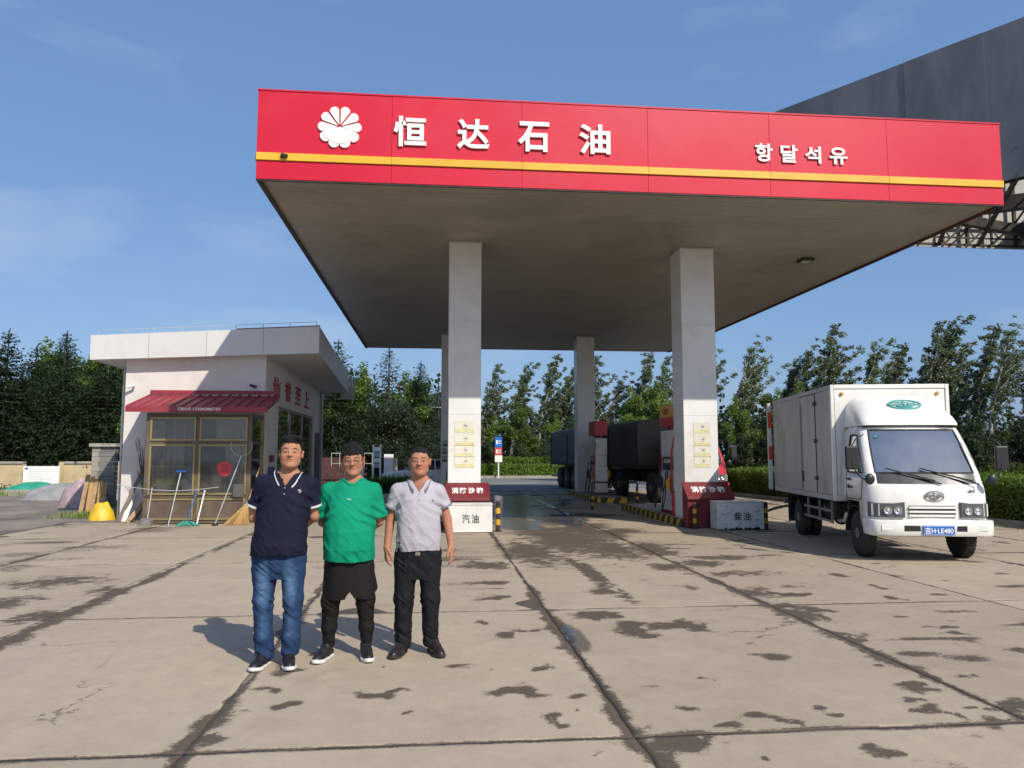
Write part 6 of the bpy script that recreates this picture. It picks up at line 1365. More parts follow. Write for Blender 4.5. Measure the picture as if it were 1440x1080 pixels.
for i, (x, y, h, k) in enumerate([(4.4, 60.5, 4.6, 0), (6.9, 60.0, 5.6, 1), (9.6, 60.5, 4.8, 0), (12.0, 60.0, 5.4, 1), (15.2, 60.5, 6.8, 0), (17.6, 60, 7.2, 1), (20.2, 61, 5.6, 0), (26.6, 58, 6.6, 1), (29.0, 58, 7.2, 0), (31.4, 58, 6.2, 1), (34.6, 57, 5.2, 0), (24.2, 59, 6.0, 0), (37.8, 56, 4.8, 1), (47.5, 54, 5.6, 0)]):
    plant_tree('leafy_tree', WI[k], (x, y, -.08), h / 6.5, rt.uniform(0, 6), LF[i] + ' rounded yellow green tree from the left standing before the poplars', 'leafy trees in front of the poplars')
for i in range(15):
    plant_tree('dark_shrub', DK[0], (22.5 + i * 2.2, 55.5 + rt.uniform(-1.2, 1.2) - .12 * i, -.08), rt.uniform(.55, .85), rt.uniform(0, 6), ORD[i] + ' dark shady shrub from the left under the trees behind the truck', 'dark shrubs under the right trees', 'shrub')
for x, y, s_, lb in ((8.4, 58.2, .5, 'small pointed blue spruce before the green trees under the canopy'), (6.0, 58.5, .42, 'smaller blue spruce near the blue and red sign')):
    plant_tree('spruce_tree', BS[0], (x, y, -.08), s_, 1, lb, None)
for i in range(8):
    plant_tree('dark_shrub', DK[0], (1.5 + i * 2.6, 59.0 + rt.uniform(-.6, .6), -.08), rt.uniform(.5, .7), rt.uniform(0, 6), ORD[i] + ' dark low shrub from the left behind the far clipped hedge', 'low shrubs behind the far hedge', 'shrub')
# far wood that reads as one mass
def mass(x0, x1, y0, y1, h, n, sz, seed, m, nm, lb, kind='stuff', cat=None):
    rs = np.random.RandomState(seed); X = rs.uniform(x0, x1, n); Y = rs.uniform(y0, y1, n); P = np.stack([X * .35, Y * .35, X * 0], -1); H_ = h * (.78 + .30 * vnoise(P, seed) + .15 * vnoise(P * 3, seed + 1)); Z = H_ * rs.rand(n) ** .6
    C = np.stack([X, Y, Z], -1); V, F = cards(C, rdir(rs, n), rdir(rs, n) + np.array([0, -.6, .5]), rs.uniform(.6, 1.3, n) * sz, rs.uniform(.5, .9, n) * sz, rs); o = link_mesh(nm, np_mesh(nm, V, F, m)); return tag(o, lb, cat, None, kind)
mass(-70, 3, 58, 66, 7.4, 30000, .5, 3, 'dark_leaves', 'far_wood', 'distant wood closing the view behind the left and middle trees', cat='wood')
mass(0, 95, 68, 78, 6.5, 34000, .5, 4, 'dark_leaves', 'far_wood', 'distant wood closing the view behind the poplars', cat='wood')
# hedges: dense clipped mass of leaves
def hedge(p, q, w, h, n, sz, seed, label, m='hedge_leaves', rag=.06):
    p = np.array(p, float); q = np.array(q, float); L_ = np.linalg.norm(q - p); u = (q - p) / L_; s_ = np.array([u[1], -u[0]]); t = thing('hedge', label, 'hedge', (p[0], p[1], 0)); rs = np.random.RandomState(seed)
    a = rs.rand(n) * L_; b = rs.uniform(0, w, n); z = rs.rand(n) * h; k = rs.rand(n); face = k < .38; top = k > .55
    b[face] = rs.uniform(-.05, .07, face.sum()); z[top] = h - np.abs(rs.normal(0, .05, top.sum()))
    P3 = np.stack([a * .9, b * .9, z * .9], -1); b = b - rag * vnoise(P3 * 1.7, seed) * face; z = z + (rag * 1.6 * vnoise(P3 * 1.4 + 5, seed)) * top
    C2 = p[None] + u[None] * a[:, None] + s_[None] * b[:, None]; C = np.stack([C2[:, 0] - p[0], C2[:, 1] - p[1], np.clip(z, .02, None)], -1)
    D = rdir(rs, n) + np.array([0, 0, .9]); Nn = rdir(rs, n) * .8; Nn[face] += np.array([-s_[0], -s_[1], .3]); Nn[top] += np.array([0, 0, 1.])
    V, F = cards(C, D, Nn, rs.uniform(.6, 1.4, n) * sz, rs.uniform(.4, .6, n) * sz, rs); link_mesh('foliage', np_mesh('foliage', V, F, m), t)
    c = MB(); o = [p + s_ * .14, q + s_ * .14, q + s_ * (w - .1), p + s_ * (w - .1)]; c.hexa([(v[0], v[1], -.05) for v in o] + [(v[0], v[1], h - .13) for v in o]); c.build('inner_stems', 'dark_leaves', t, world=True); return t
hedge((13.55, 12.0), (11.75, 32.0), 3.2, 1.02, 60000, .085, 1, 'broad clipped green hedge behind the box truck on the right')
hedge((30.0, 55.6), (-6.0, 55.6), 1.6, .82, 34000, .16, 2, 'low clipped hedge along the far side of the road')
hedge((16.0, 57.6), (4.8, 57.6), 1.4, 1.35, 14000, .16, 3, 'slightly taller hedge block behind the low roadside hedge')
hedge((60.0, 50.6), (30.2, 55.6), 1.6, .9, 16000, .18, 4, 'far hedge continuing to the right behind the clipped green one')
# weeds and tufts
def tufts(cx, cy, rx, ry, n, hgt, seed, nm, lb, m='hedge_leaves'):
    rs = np.random.RandomState(seed); C = np.stack([cx + rs.normal(0, rx, n), cy + rs.normal(0, ry, n), np.zeros(n)], -1); D = rdir(rs, n) * .5 + np.array([0, 0, 1.]); V, F = cards(C, D, rdir(rs, n), rs.uniform(.4, 1.2, n) * hgt, rs.uniform(.04, .09, n) * hgt * 2, rs); return tag(link_mesh(nm, np_mesh(nm, V, F, m)), lb, 'weeds', None, 'stuff')
tufts(-8.4, 20.6, .55, .25, 500, .22, 1, 'weeds', 'weeds at the foot of the yellow sack')
tufts(-13, 32.0, 4.5, .08, 900, .25, 2, 'weeds', 'weeds along the raised bed kerb')
tufts(-1.75, 33.0, .7, .15, 900, .75, 3, 'weeds', 'tall weeds growing in the dark planter')
tufts(-9.0, 24.8, .6, .5, 500, .25, 4, 'weeds', 'weeds around the rag heap')
tufts(12.3, 25.0, .12, 5.0, 700, .12, 5, 'weeds', 'grass tufts along the right kerb')
# ================================================================== PEOPLE
from mathutils.bvhtree import BVHTree
class Field:
    """distance field on a (possibly uneven) grid; shapes are blended in and the zero surface is meshed"""
    def __init__(s, xs, ys, zs):
        s.ax = [np.asarray(a, np.float32) for a in (xs, ys, zs)]; s.D = np.full([len(a) for a in s.ax], 9.0, np.float32)
    def block(s, lo, hi, m):
        sl = []
        for a, l, h in zip(s.ax, lo, hi):
            i0 = max(0, np.searchsorted(a, l - m) - 1); i1 = min(len(a), np.searchsorted(a, h + m) + 1); sl.append(slice(i0, max(i1, i0 + 1)))
        X = s.ax[0][sl[0]][:, None, None]; Y = s.ax[1][sl[1]][None, :, None]; Z = s.ax[2][sl[2]][None, None, :]
        return tuple(sl), X, Y, Z
    def put(s, fn, lo, hi, k=.02, mode='u'):
        sl, X, Y, Z = s.block(lo, hi, k + .03); d = fn(X, Y, Z).astype(np.float32); D = s.D[sl]
        if mode == 'u':
            h = np.clip(.5 + .5 * (D - d) / k, 0, 1); s.D[sl] = D * (1 - h) + d * h - k * h * (1 - h)
        else:
            h = np.clip(.5 - .5 * (D + d) / k, 0, 1); s.D[sl] = D * (1 - h) - d * h + k * h * (1 - h)
    def cone(s, a, b, ra, rb, k=.02, mode='u', sy=1.0):
        a = np.array(a, float); b = np.array(b, float); ba = b - a; L2 = ba @ ba
        def f(X, Y, Z):
            px, py, pz = X - a[0], (Y - a[1]), Z - a[2]; t = np.clip((px * ba[0] + py * ba[1] + pz * ba[2]) / L2, 0, 1)
            return np.sqrt((px - t * ba[0]) ** 2 + ((py - t * ba[1]) / sy) ** 2 + (pz - t * ba[2]) ** 2) - (ra + (rb - ra) * t)
        r = max(ra, rb) * max(1, sy); s.put(f, np.minimum(a, b) - r, np.maximum(a, b) + r, k, mode)
    def ell(s, c, r, k=.02, mode='u', M=None):
        c = np.array(c, float); r = np.array(r, float)
        def f(X, Y, Z):
            x, y, z = X - c[0], Y - c[1], Z - c[2]
            if M is not None: x, y, z = [M[0][i] * x + M[1][i] * y + M[2][i] * z for i in range(3)]
            k0 = np.sqrt((x / r[0]) ** 2 + (y / r[1]) ** 2 + (z / r[2]) ** 2); k1 = np.sqrt((x / r[0] ** 2) ** 2 + (y / r[1] ** 2) ** 2 + (z / r[2] ** 2) ** 2) + 1e-6
            return k0 * (k0 - 1) / k1
        m = r.max() if M is not None else r; s.put(f, c - m, c + m, k, mode)
    def loft(s, sec, k=.02, n=2.3, cap=True, ret=False):
        sec = np.array(sec, float)      # z, cx, cy, a, b
        def f(X, Y, Z):
            z = Z.ravel(); g_ = [np.interp(z, sec[:, 0], sec[:, i])[None, None, :] for i in (1, 2, 3, 4)]
            q = (np.abs((X - g_[0]) / g_[2]) ** n + np.abs((Y - g_[1]) / g_[3]) ** n) ** (1 / n); d = (q - 1) * np.minimum(g_[2], g_[3])
            return np.maximum(np.maximum(d, sec[0, 0] - Z), Z - sec[-1, 0])
        m = np.array([sec[:, 3].max(), sec[:, 4].max()]); lo = (sec[:, 1].min() - m[0], sec[:, 2].min() - m[1], sec[0, 0]); hi = (sec[:, 1].max() + m[0], sec[:, 2].max() + m[1], sec[-1, 0])
        s.put(f, lo, hi, k); return f
    def mesh(s):
        D = s.D; S = D < 0; nx, ny, nz = S.shape
        c = np.zeros((nx - 1, ny - 1, nz - 1), np.int8)
        for i in (0, 1):
            for j in (0, 1):
                for k in (0, 1): c += S[i:nx - 1 + i, j:ny - 1 + j, k:nz - 1 + k]
        act = (c > 0) & (c < 8); I = np.argwhere(act); idm = np.full(act.shape, -1, np.int32); idm[act] = np.arange(len(I))
        acc = np.zeros((len(I), 3)); cnt = np.zeros(len(I)); ax = s.ax; x, y, z = I.T
        for e in range(3):
            o1, o2 = [q for q in range(3) if q != e]
            for a in (0, 1):
                for b in (0, 1):
                    p = I.copy(); p[:, o1] += a; p[:, o2] += b; q = p.copy(); q[:, e] += 1
                    d0 = D[p[:, 0], p[:, 1], p[:, 2]]; d1 = D[q[:, 0], q[:, 1], q[:, 2]]; m = (d0 < 0) != (d1 < 0); t = np.where(m, d0 / np.where(m, d0 - d1, 1), 0)
                    P = np.stack([ax[0][p[:, 0]], ax[1][p[:, 1]], ax[2][p[:, 2]]], 1).astype(float); P[:, e] = ax[e][p[:, e]] + t * (ax[e][q[:, e]] - ax[e][p[:, e]])
                    acc[m] += P[m]; cnt[m] += 1
        V = acc / cnt[:, None]; F = []
        for e in range(3):
            o1, o2 = [(1, 2), (2, 0), (0, 1)][e]
            sl0 = [slice(None)] * 3; sl1 = [slice(None)] * 3; sl0[e] = slice(0, -1); sl1[e] = slice(1, None)
            A = S[tuple(sl0)]; B = S[tuple(sl1)]; E = np.argwhere(A != B); E = E[(E[:, o1] > 0) & (E[:, o2] > 0) & (E[:, o1] < S.shape[o1] - 1) & (E[:, o2] < S.shape[o2] - 1)]
            def cid(d1, d2):
                p = E.copy(); p[:, o1] -= d1; p[:, o2] -= d2; return idm[p[:, 0], p[:, 1], p[:, 2]]
            q = np.stack([cid(1, 1), cid(0, 1), cid(0, 0), cid(1, 0)], 1); fl = ~A[tuple(E.T)]; q[fl] = q[fl][:, ::-1]; F.append(q)
        return V, np.concatenate(F)
def axis(lo, hi, coarse, fine, bands):
    v = [lo]
    while v[-1] < hi:
        f = any(a <= v[-1] + .002 <= b for a, b in bands); v.append(v[-1] + (fine if f else coarse))
    return np.array(v)
def relax(V, F, it=1, lam=.5):
    for _ in range(it):
        acc = np.zeros_like(V); n = np.zeros(len(V))
        for a, b in ((0, 1), (1, 2), (2, 3), (3, 0)):
            np.add.at(acc, F[:, a], V[F[:, b]]); np.add.at(acc, F[:, b], V[F[:, a]]); np.add.at(n, F[:, a], 1); np.add.at(n, F[:, b], 1)
        V = V * (1 - lam) + lam * acc / np.maximum(n, 1)[:, None]
    return V

def skin_mat():
    m = mat('skin', (.5, .3, .2), .6, attr='skin_col', var=.13, vscale=45, bump=.22, bscale=90, spec=.22)
    b = m.node_tree.nodes['Principled BSDF']; b.inputs['Subsurface Weight'].default_value = 0.0; b.inputs['Subsurface Radius'].default_value = (.01, .004, .002); b.inputs['Subsurface Scale'].default_value = .6
skin_mat()
mat('hair', (.010, .0085, .0075), .62, var=.5, vscale=60, bump=.9, bscale=300, stretch=(1, 1, .2), spec=.25)
def cloth_mat(name, col, rough=.85, attr=None, **k): return mat(name, col, rough, attr=attr, var=k.pop('var', .08), vscale=k.pop('vscale', 7), bump=.32, bscale=k.pop('bscale', 48), spec=.2, **k)
cloth_mat('navy_polo', (.0085, .0105, .026)); cloth_mat('white_trim', (.62, .62, .62)); cloth_mat('denim', (.03, .07, .16), attr='wash', bscale=60, var=.14, vscale=12)
cloth_mat('green_cotton', (.002, .245, .135)); cloth_mat('black_sport', (.010, .0088, .0085), .7); cloth_mat('grey_polo', (.41, .385, .425)); cloth_mat('collar_grey', (.17, .18, .21)); cloth_mat('black_trousers', (.0095, .010, .013), .75)
mat('shoe_black', (.012, .012, .013), .5, var=.2, vscale=20, bump=.2, bscale=200); mat('shoe_leather', (.022, .017, .015), .35, var=.3, vscale=8); mat('sole_white', (.70, .69, .66), .6, var=.08, dirt=(.35, .3, .24), damt=.5, dscale=20); mat('sole_dark', (.03, .025, .022), .7)
mat('gilt', (.45, .33, .2), .25, metal=1.0); mat('lens_clear', (.9, .9, .9), .03, trans=1.0)

def rotm(yaw, pitch, roll=0):
    return np.array((Matrix.Rotation(yaw, 3, 'Z') @ Matrix.Rotation(pitch, 3, 'X') @ Matrix.Rotation(roll, 3, 'Y')))

def add_hand(F, wrist, d, n, th, curl=.5, sc=1.0, fl=(0, 0, 0)):
    """palm, four bent fingers of different length and a thumb set on the side of the palm"""
    w = np.array(wrist, float); d = np.array(d, float); d /= np.linalg.norm(d); n = np.array(n, float); n -= d * (n @ d); n /= np.linalg.norm(n); t = np.cross(n, d); t *= np.sign(t @ np.array(th, float)) or 1
    P = lambda a, b, c: w + (d * a + t * b + n * c) * sc
    F.cone(P(.0, 0, 0), P(.03, .0, 0), .025 * sc, .026 * sc, .015)
    for b in (-.026, -.009, .009, .026): F.cone(P(.02, b * .7, 0), P(.085, b, .0), .0145 * sc, .0125 * sc, .010)
    for b, L_, c_ in ((.029, .068, .8), (.0098, .078, 1.0), (-.0098, .072, 1.1), (-.029, .056, 1.25)):
        p0 = P(.082, b, 0); a1 = curl * c_ * .45; a2 = curl * c_ * 1.15; a3 = curl * c_ * 1.7; sp = b * .9
        v = lambda a: (d * math.cos(a) + n * math.sin(a) + t * sp * 3) * sc
        p1 = p0 + v(a1) * L_ * .46; p2 = p1 + v(a2) * L_ * .30; p3 = p2 + v(a3) * L_ * .24
        F.cone(p0, p1, .0098 * sc, .0088 * sc, .004); F.cone(p1, p2, .0088 * sc, .0082 * sc, .004); F.cone(p2, p3, .0080 * sc, .0070 * sc, .004)
    q0 = P(.018, .026, .004); q1 = P(.052, .046, .016); q2 = P(.080, .050, .026); q3 = P(.100, .046, .030)
    F.cone(q0, q1, .0155 * sc, .012 * sc, .010); F.cone(q1, q2, .0112 * sc, .0102 * sc, .004); F.cone(q2, q3, .010 * sc, .0085 * sc, .004)

def build_person(P):
    root_o = P['root']; hc = np.array(P['head']); M = rotm(P.get('yaw', 0), P.get('pitch', 0), P.get('roll', 0)); S = P.get('hs', 1.0)
    T = lambda x, y, z: hc + M @ (np.array([x, y, z]) * S)
    hx = [(hc[0] - .105, hc[0] + .105)] + P.get('finex', []); hz = [(hc[2] - .14, hc[2] + .14)] + P.get('finez', [])
    F = Field(axis(-.36, .40, .0062, .0034, hx), axis(-.19, .30, .0062, .0034, [(-.15, .09)] + P.get('finey', [])), axis(.02, hc[2] + .16, .0065, .0034, hz))
    # --- head
    F.ell(T(0, .012, .032), np.array((.080, .099, .087)) * S, .02, M=M.T.T)
    E = lambda c, r, k=.02, mode='u': F.ell(T(*c), np.array(r) * S, k, mode, M=M)
    C = lambda a, b, ra, rb, k=.01, mode='u': F.cone(T(*a), T(*b), ra * S, rb * S, k, mode)
    ch = P.get('chub', 1.0)
    E((0, -.018, -.022), (.069 * ch, .076, .090), .03)
    E((0, -.030, -.076), (.050 * ch, .055, .044), .03)
    for s in (-1, 1):
        E((s * .040, -.060, -.026), (.028, .024, .026), .025); E((s * .042 * ch, -.028, -.062), (.029 * ch, .034, .034), .025)
        E((s * .083, .008, -.008), (.010, .021, .033), .008); E((s * .090, .012, .008), (.006, .015, .018), .006); E((s * .0885, .000, -.010), (.004, .008, .012), .004, 's')
    C((-.040, -.082, .026), (.040, -.082, .026), .012, .012, .02)
    for s in (-1, 1): E((s * .033, -.103, .006), (.019, .014, .012), .012, 's'); E((s * .033, -.082, .005), (.0165, .0135, .0105), .006); C((s * .018, -.094, .0100), (s * .049, -.084, .0095), .0045, .0045, .004)
    C((0, -.086, .016), (0, -.106, -.020), .0085, .0125, .012); E((0, -.108, -.023), (.0125, .012, .0105), .006)
    for s in (-1, 1): E((s * .0135, -.098, -.026), (.0085, .011, .0085), .006); E((s * .006, -.106, -.035), (.003, .005, .003), .003, 's')
    E((0, -.0895, -.050), (.025, .0125, .0065), .006); E((0, -.0875, -.0625), (.021, .0125, .0075), .006); C((-.024, -.099, -.0565), (.024, -.099, -.0565), .0022, .0022, .003, 's')
    E((0, -.074, -.092), (.024, .020, .018), .02)
    E((0, -.045, -.098), (.040 * ch, .045, .020), .03)                       # under the chin
    # --- neck, trunk, arms, legs in one continuous body
    nb = np.array(P['neck']); F.cone(T(0, .022, -.055), nb, .054 * ch, .060 * ch, .03)
    shl, shr = np.array(P['shoulders'][0]), np.array(P['shoulders'][1])
    F.cone(nb + [0, .01, -.03], shl, .06, .052, .05); F.cone(nb + [0, .01, -.03], shr, .06, .052, .05)
    F.loft([(max(z, P['hem'] + .04), cx, cy, a - .040, b - .045) for z, cx, cy, a, b in P['torso'][1:]], .04)
    hips = P['hips']
    for i, s in enumerate(('L', 'R')):
        a = P['arm' + s]; F.cone(a[0], a[1], .047, .037, .03); F.cone(a[1], a[2], .039, .027, .012)
        h = P['hand' + s]; add_hand(F, a[2], *h[:3], curl=h[3], sc=h[4] if len(h) > 4 else 1.0)
        l = P['leg' + s]; F.cone(l[0], l[1], .085, .055, .03); F.cone(l[1], l[2], .052, .036, .02)
    V, Q = F.mesh(); V = relax(V, Q, 1, .35)
    L_ = (V - hc) @ M / S; x, y, z = L_.T; n = len(V); base = np.array(P['skin']); col = np.tile(base, (n, 1))
    face = (y < -.02) & (np.abs(z) < .13) & (np.abs(x) < .1)
    def soft(d, w): return np.clip(1 - d / w, 0, 1)[:, None]
    def mixc(m, c): nonlocal col; col = col * (1 - m) + np.array(c) * m
    red = base * np.array([1.06, .78, .74])
    for s in (-1, 1):
        mixc(.45 * soft(np.sqrt((x - s * .042) ** 2 + (z + .028) ** 2), .030) * face[:, None], red)
    mixc(.5 * soft(np.sqrt(x ** 2 + (z + .022) ** 2), .018) * face[:, None], red)
    mixc(.30 * soft(np.abs(z + .075) / .03 + np.abs(np.sqrt(x ** 2 + (z + .052) ** 2) - .03) / .03, 1.3) * face[:, None], base * .82)
    lip = face & (np.abs(x) < .026); mixc(.75 * soft(np.sqrt((x / .026) ** 2 + ((z + .057) / .0135) ** 2), 1.25) * lip[:, None], base * np.array([.78, .44, .46]))
    mixc(.9 * soft(np.sqrt((x / .024) ** 2 + ((z + .0565) / .0026) ** 2), 1.4) * lip[:, None], base * .25)
    for s in (-1, 1):
        u = (x - s * .034) / .023; bz = .0295 + .002 * np.cos(u * 1.5) ; mixc(P.get('brow', .85) * np.clip(1.7 * soft(np.sqrt(u ** 2 + ((z - bz) / .0080) ** 2), 1.15), 0, 1) * face[:, None], (.03, .022, .018))
        eo = P.get('eye', .0042) * 1.7; mixc(.97 * np.clip(1.8 * soft(np.sqrt(((x - s * .033) / .0155) ** 2 + ((z - .0035) / eo) ** 2), 1.1), 0, 1) * (face & (y < -.06))[:, None], (.035, .022, .018))
        for q in (-1, 1): mixc(.55 * soft(np.sqrt(((x - s * .033 - q * .0095) / .004) ** 2 + ((z - .003) / (eo * .55)) ** 2), 1.0) * (face & (y < -.06))[:, None], (.42, .38, .35))
        mixc(.9 * soft(np.sqrt((x - s * .006) ** 2 + (z + .036) ** 2), .0045) * face[:, None], base * .25)
    stub = (z < .075) & (z > -.02) & (y > .02) & (np.abs(x) < .085)        # cropped hair shadow at temples is real stubble
    col = np.concatenate([np.clip(col, 0, 1), np.ones((n, 1))], 1)
    body = link_mesh('person', np_mesh('person', V, Q, 'skin', {'skin_col': ('FLOAT_COLOR', col)}, smooth=True), None, root_o)
    tag(body, P['label'], 'person')
    # --- hair
    hb = P['hair']; G = Field(axis(hc[0] - .14, hc[0] + .14, .0036, .0036, []), axis(hc[1] - .16, hc[1] + .16, .0036, .0036, []), axis(hc[2] - .12, hc[2] + .17, .0036, .0036, []))
    X, Y, Z = np.meshgrid(*G.ax, indexing='ij'); Lc = np.stack([X - hc[0], Y - hc[1], Z - hc[2]], -1) @ M / S; lx, ly, lz = Lc[..., 0], Lc[..., 1], Lc[..., 2]
    def ellf(c, r):
        a, b_, c_ = (lx - c[0]) / r[0], (ly - c[1]) / r[1], (lz - c[2]) / r[2]; k0 = np.sqrt(a * a + b_ * b_ + c_ * c_); k1 = np.sqrt((a / r[0]) ** 2 + (b_ / r[1]) ** 2 + (c_ / r[2]) ** 2) + 1e-6; return k0 * (k0 - 1) / k1
    o = hb['vol']; d = ellf((0, .014, .034), (.080 + .006 + hb.get('side', .5) * o, .099 + .6 * o, .087 + o))
    if 'tuft' in hb:
        for c, r in hb['tuft']:
            d2 = ellf(c, r); h = np.clip(.5 + .5 * (d - d2) / .02, 0, 1); d = d * (1 - h) + d2 * h - .02 * h * (1 - h)
    Pn = np.stack([lx * 55 + 3 * lz * 20, ly * 55, lz * 30], -1); d = d - hb.get('rough', .004) * .4 * vnoise(Pn * .55, 5) - hb.get('rough', .004) * .35 * vnoise(np.stack([lx * 190, ly * 60 + lz * 30, lz * 40], -1), 6)
    line = np.interp(ly, [-.12, -.085, -.055, -.035, -.015, .01, .03, .06, .1], [hb['front'], hb['front'] - .002, hb['front'] - .012, hb['front'] - .03, hb.get('burn', -.005), .028, -.03, -.062, -.07]).astype(np.float32)
    line = line + .009 * vnoise(np.stack([lx * 70, ly * 60, lz * 0 + 2], -1), 8) + hb.get('fringe', 0) * vnoise(np.stack([lx * 45, ly * 0, lz * 0 + 4], -1), 9) * (ly < -.05)
    d = np.maximum(d, line - lz); inner = ellf((0, .012, .032), (.074, .093, .081)); d = np.maximum(d, -inner); G.D = (d * S).astype(np.float32)
    V, Q = G.mesh(); body_hair = link_mesh('hair', np_mesh('hair', V - 0, Q, 'hair', smooth=True), body)
    # --- shirt
    sh = P['shirt']; F = Field(axis(-.36, .40, .005, .005, []), axis(-.25, .26, .005, .005, []), axis(P['hem'] - .03, nb[2] + .10, .005, .005, []))
    tf = F.loft(P['torso'], .02, 2.4)
    F.cone(nb + [0, .014, -.068], shl, .078, .060, .05); F.cone(nb + [0, .014, -.068], shr, .078, .060, .05)
    cuts = []
    for s, sd in (('L', shl), ('R', shr)):
        a = P['arm' + s]; e = np.array(P['sleeve' + s]); F.cone(sd, e, P.get('shr', .064), P['slr'], .035); dd = (e - sd) / np.linalg.norm(e - sd); F.cone(e, e + dd * .05, P['slr'], P['slr'] * 1.02, .02); cuts.append((e, dd))
    X, Y, Z = F.ax[0][:, None, None], F.ax[1][None, :, None], F.ax[2][None, None, :]
    Pg = np.stack(np.broadcast_arrays(X, Y, Z), -1)
    fold = P['fold'] * (vnoise(Pg * np.array([9, 9, 5]) + 3, 51 + sh['seed']) * .6 + (np.abs(vnoise(Pg * np.array([17, 12, 6]) + Pg[..., 2:3] * np.array([9, 0, 0]), 52 + sh['seed'])) * 2 - .6) * .75 + (np.abs(vnoise(Pg * np.array([14, 12, 20]) + Pg[..., 0:1] * np.array([0, 0, 16]), 53 + sh['seed'])) * 2 - .6) * .4)
    zc = np.clip((P['torso'][2][0] + .05 - Z) / .25, 0, 1); fold = fold * (.6 + .9 * zc)
    side = np.abs(X - np.interp(Z.ravel(), [q[0] for q in P['torso']], [q[1] for q in P['torso']])[None, None, :])
    fold = fold + P['fold'] * .9 * np.sin((Z * 1.0 + .55 * side) * 75 + 3 * vnoise(Pg * 5, 55)) * np.exp(-((Z - P['pit']) / .09) ** 2) * np.clip(side / .12, 0, 1)
    F.D += fold.astype(np.float32) * (np.abs(F.D) < .2)
    T0 = tf(X, Y, Z); D = np.maximum(F.D, -(F.D + .0125)); D = np.maximum(D, P['hem'] + .006 * np.sin(X * 14 + sh['seed']) - Z)
    for e, dd in cuts:
        pl_ = (X - e[0]) * dd[0] + (Y - e[1]) * dd[1] + (Z - e[2]) * dd[2]; rad = np.sqrt((X - e[0]) ** 2 + (Y - e[1]) ** 2 + (Z - e[2]) ** 2) - .13
        cut = np.maximum(np.maximum(-pl_, rad), -(T0 - .012)); D = np.maximum(D, -cut)
    ncx, ncy, ncz = nb; r_ = np.sqrt(((X - ncx) / P.get('nrx', .070)) ** 2 + ((Y - ncy + .012) / P.get('nry', .078)) ** 2) - 1
    zc_ = nb[2] - P.get('scoop', .02) - .035 * np.clip(-(Y - ncy) / .08, 0, 1.3)
    neckcut = np.maximum(r_ * .07, zc_ - Z - .02); D = np.maximum(D, -neckcut)
    if sh.get('vee'):
        vz = nb[2] - .035 - sh['vee']; wv = np.maximum(0, (Z - vz)) * .62; vee = np.maximum(np.abs(X - ncx - sh.get('vx', 0)) - wv, Y - ncy + .02); D = np.maximum(D, -np.maximum(vee, vz - Z))
    F.D = D.astype(np.float32); V, Q = F.mesh(); V = relax(V, Q, 1, .3)
    so = link_mesh(sh['name'], np_mesh(sh['name'], V, Q, sh['mat'], smooth=True), body)
    bv = BVHTree.FromPolygons([tuple(v) for v in V], [tuple(q) for q in Q])
    def sy_(x, z):
        h = bv.ray_cast(Vector((x, -1, z)), Vector((0, 1, 0))); return h[0].y if h[0] else -.12
    # cuff bands and hem trim
    for i, (e, dd) in enumerate(cuts):
        if sh.get('cuff'):
            e2 = Vector(e - dd * .004); d3 = Vector(dd); r0 = P['slr'] + .0095
            MB().revolve(e2 - d3 * .010, d3, [(0, r0 - .012), (0, r0 + .002), (.014, r0 + .002), (.014, r0 - .012), (0, r0 - .0121)], 40).build('cuff_trim', sh['cuff'], so, smooth=True)
    # collar
    cl = P.get('collar')
    if cl and cl['type'] == 'polo':
        def top_z(x, y):
            h = bv.ray_cast(Vector((x, y, 2.2)), Vector((0, 0, -1))); z = h[0].z if h[0] else nb[2] - .05
            return min(max(z, nb[2] - .13), nb[2] + .02)
        def cpt(th, e):   # e: 0 inside stand, 1 top fold, 2 lower outer edge, 2.5 outer rim; th = 0 faces front
            c, s = math.cos(th), math.sin(th); fr = max(0, c) ** 2.0
            k = {0: 1.0, 1: 1.06, 2: 1.36 + .30 * fr, 2.5: 1.43 + .32 * fr}[e]; bx, by = nb[0] + s * .074 * k, nb[1] - .006 - c * .080 * k
            if e >= 2: z = top_z(bx, by) + .005
            else: z = nb[2] - .022 - cl['drop'] * fr + (.020 if e == 1 else -.03) + .014 * max(0, -c)
            return Vector((bx, by, z))
        ths = [math.radians(a) for a in np.linspace(cl['gap'], 360 - cl['gap'], 49)]
        rows = [[cpt(th, e) for th in ths] for e in (0, 1, 2)]
        c_ = MB().loft(rows, closed=False, cap=False).build('collar', cl['mat'], so, smooth=True, angle=80, fix=False); q = c_.modifiers.new('thickness', 'SOLIDIFY'); q.thickness = .004
        if cl.get('stripe'):
            w1 = [cpt(th, 2) for th in ths]; w2 = [cpt(th, 2.5) + Vector((0, 0, 0)) for th in ths]
            w0 = [p + (q_ - p) * -.45 + Vector((0, 0, 0)) for p, q_ in zip(w1, w2)]
            st = MB().loft([[p + Vector((0, 0, .002)) for p in w1], [p + Vector((0, 0, .002)) for p in w2]], closed=False, cap=False).build('collar_stripe', 'white_trim', so, smooth=True, angle=80, fix=False); q = st.modifiers.new('thickness', 'SOLIDIFY'); q.thickness = .006
        b_ = MB(); z0 = nb[2] - .035 - sh['vee']
        pts = [(nb[0] + sh.get('vx', 0), sy_(nb[0] + sh.get('vx', 0), z) - .002, z) for z in np.linspace(z0 - .002, z0 - .10, 8)]
        b_.loft([[Vector((p[0] - .013, p[1] + .001, p[2])), Vector((p[0] + .013, p[1], p[2]))] for p in pts], closed=False, cap=False).build('placket', sh['mat'], so, smooth=True, fix=False)
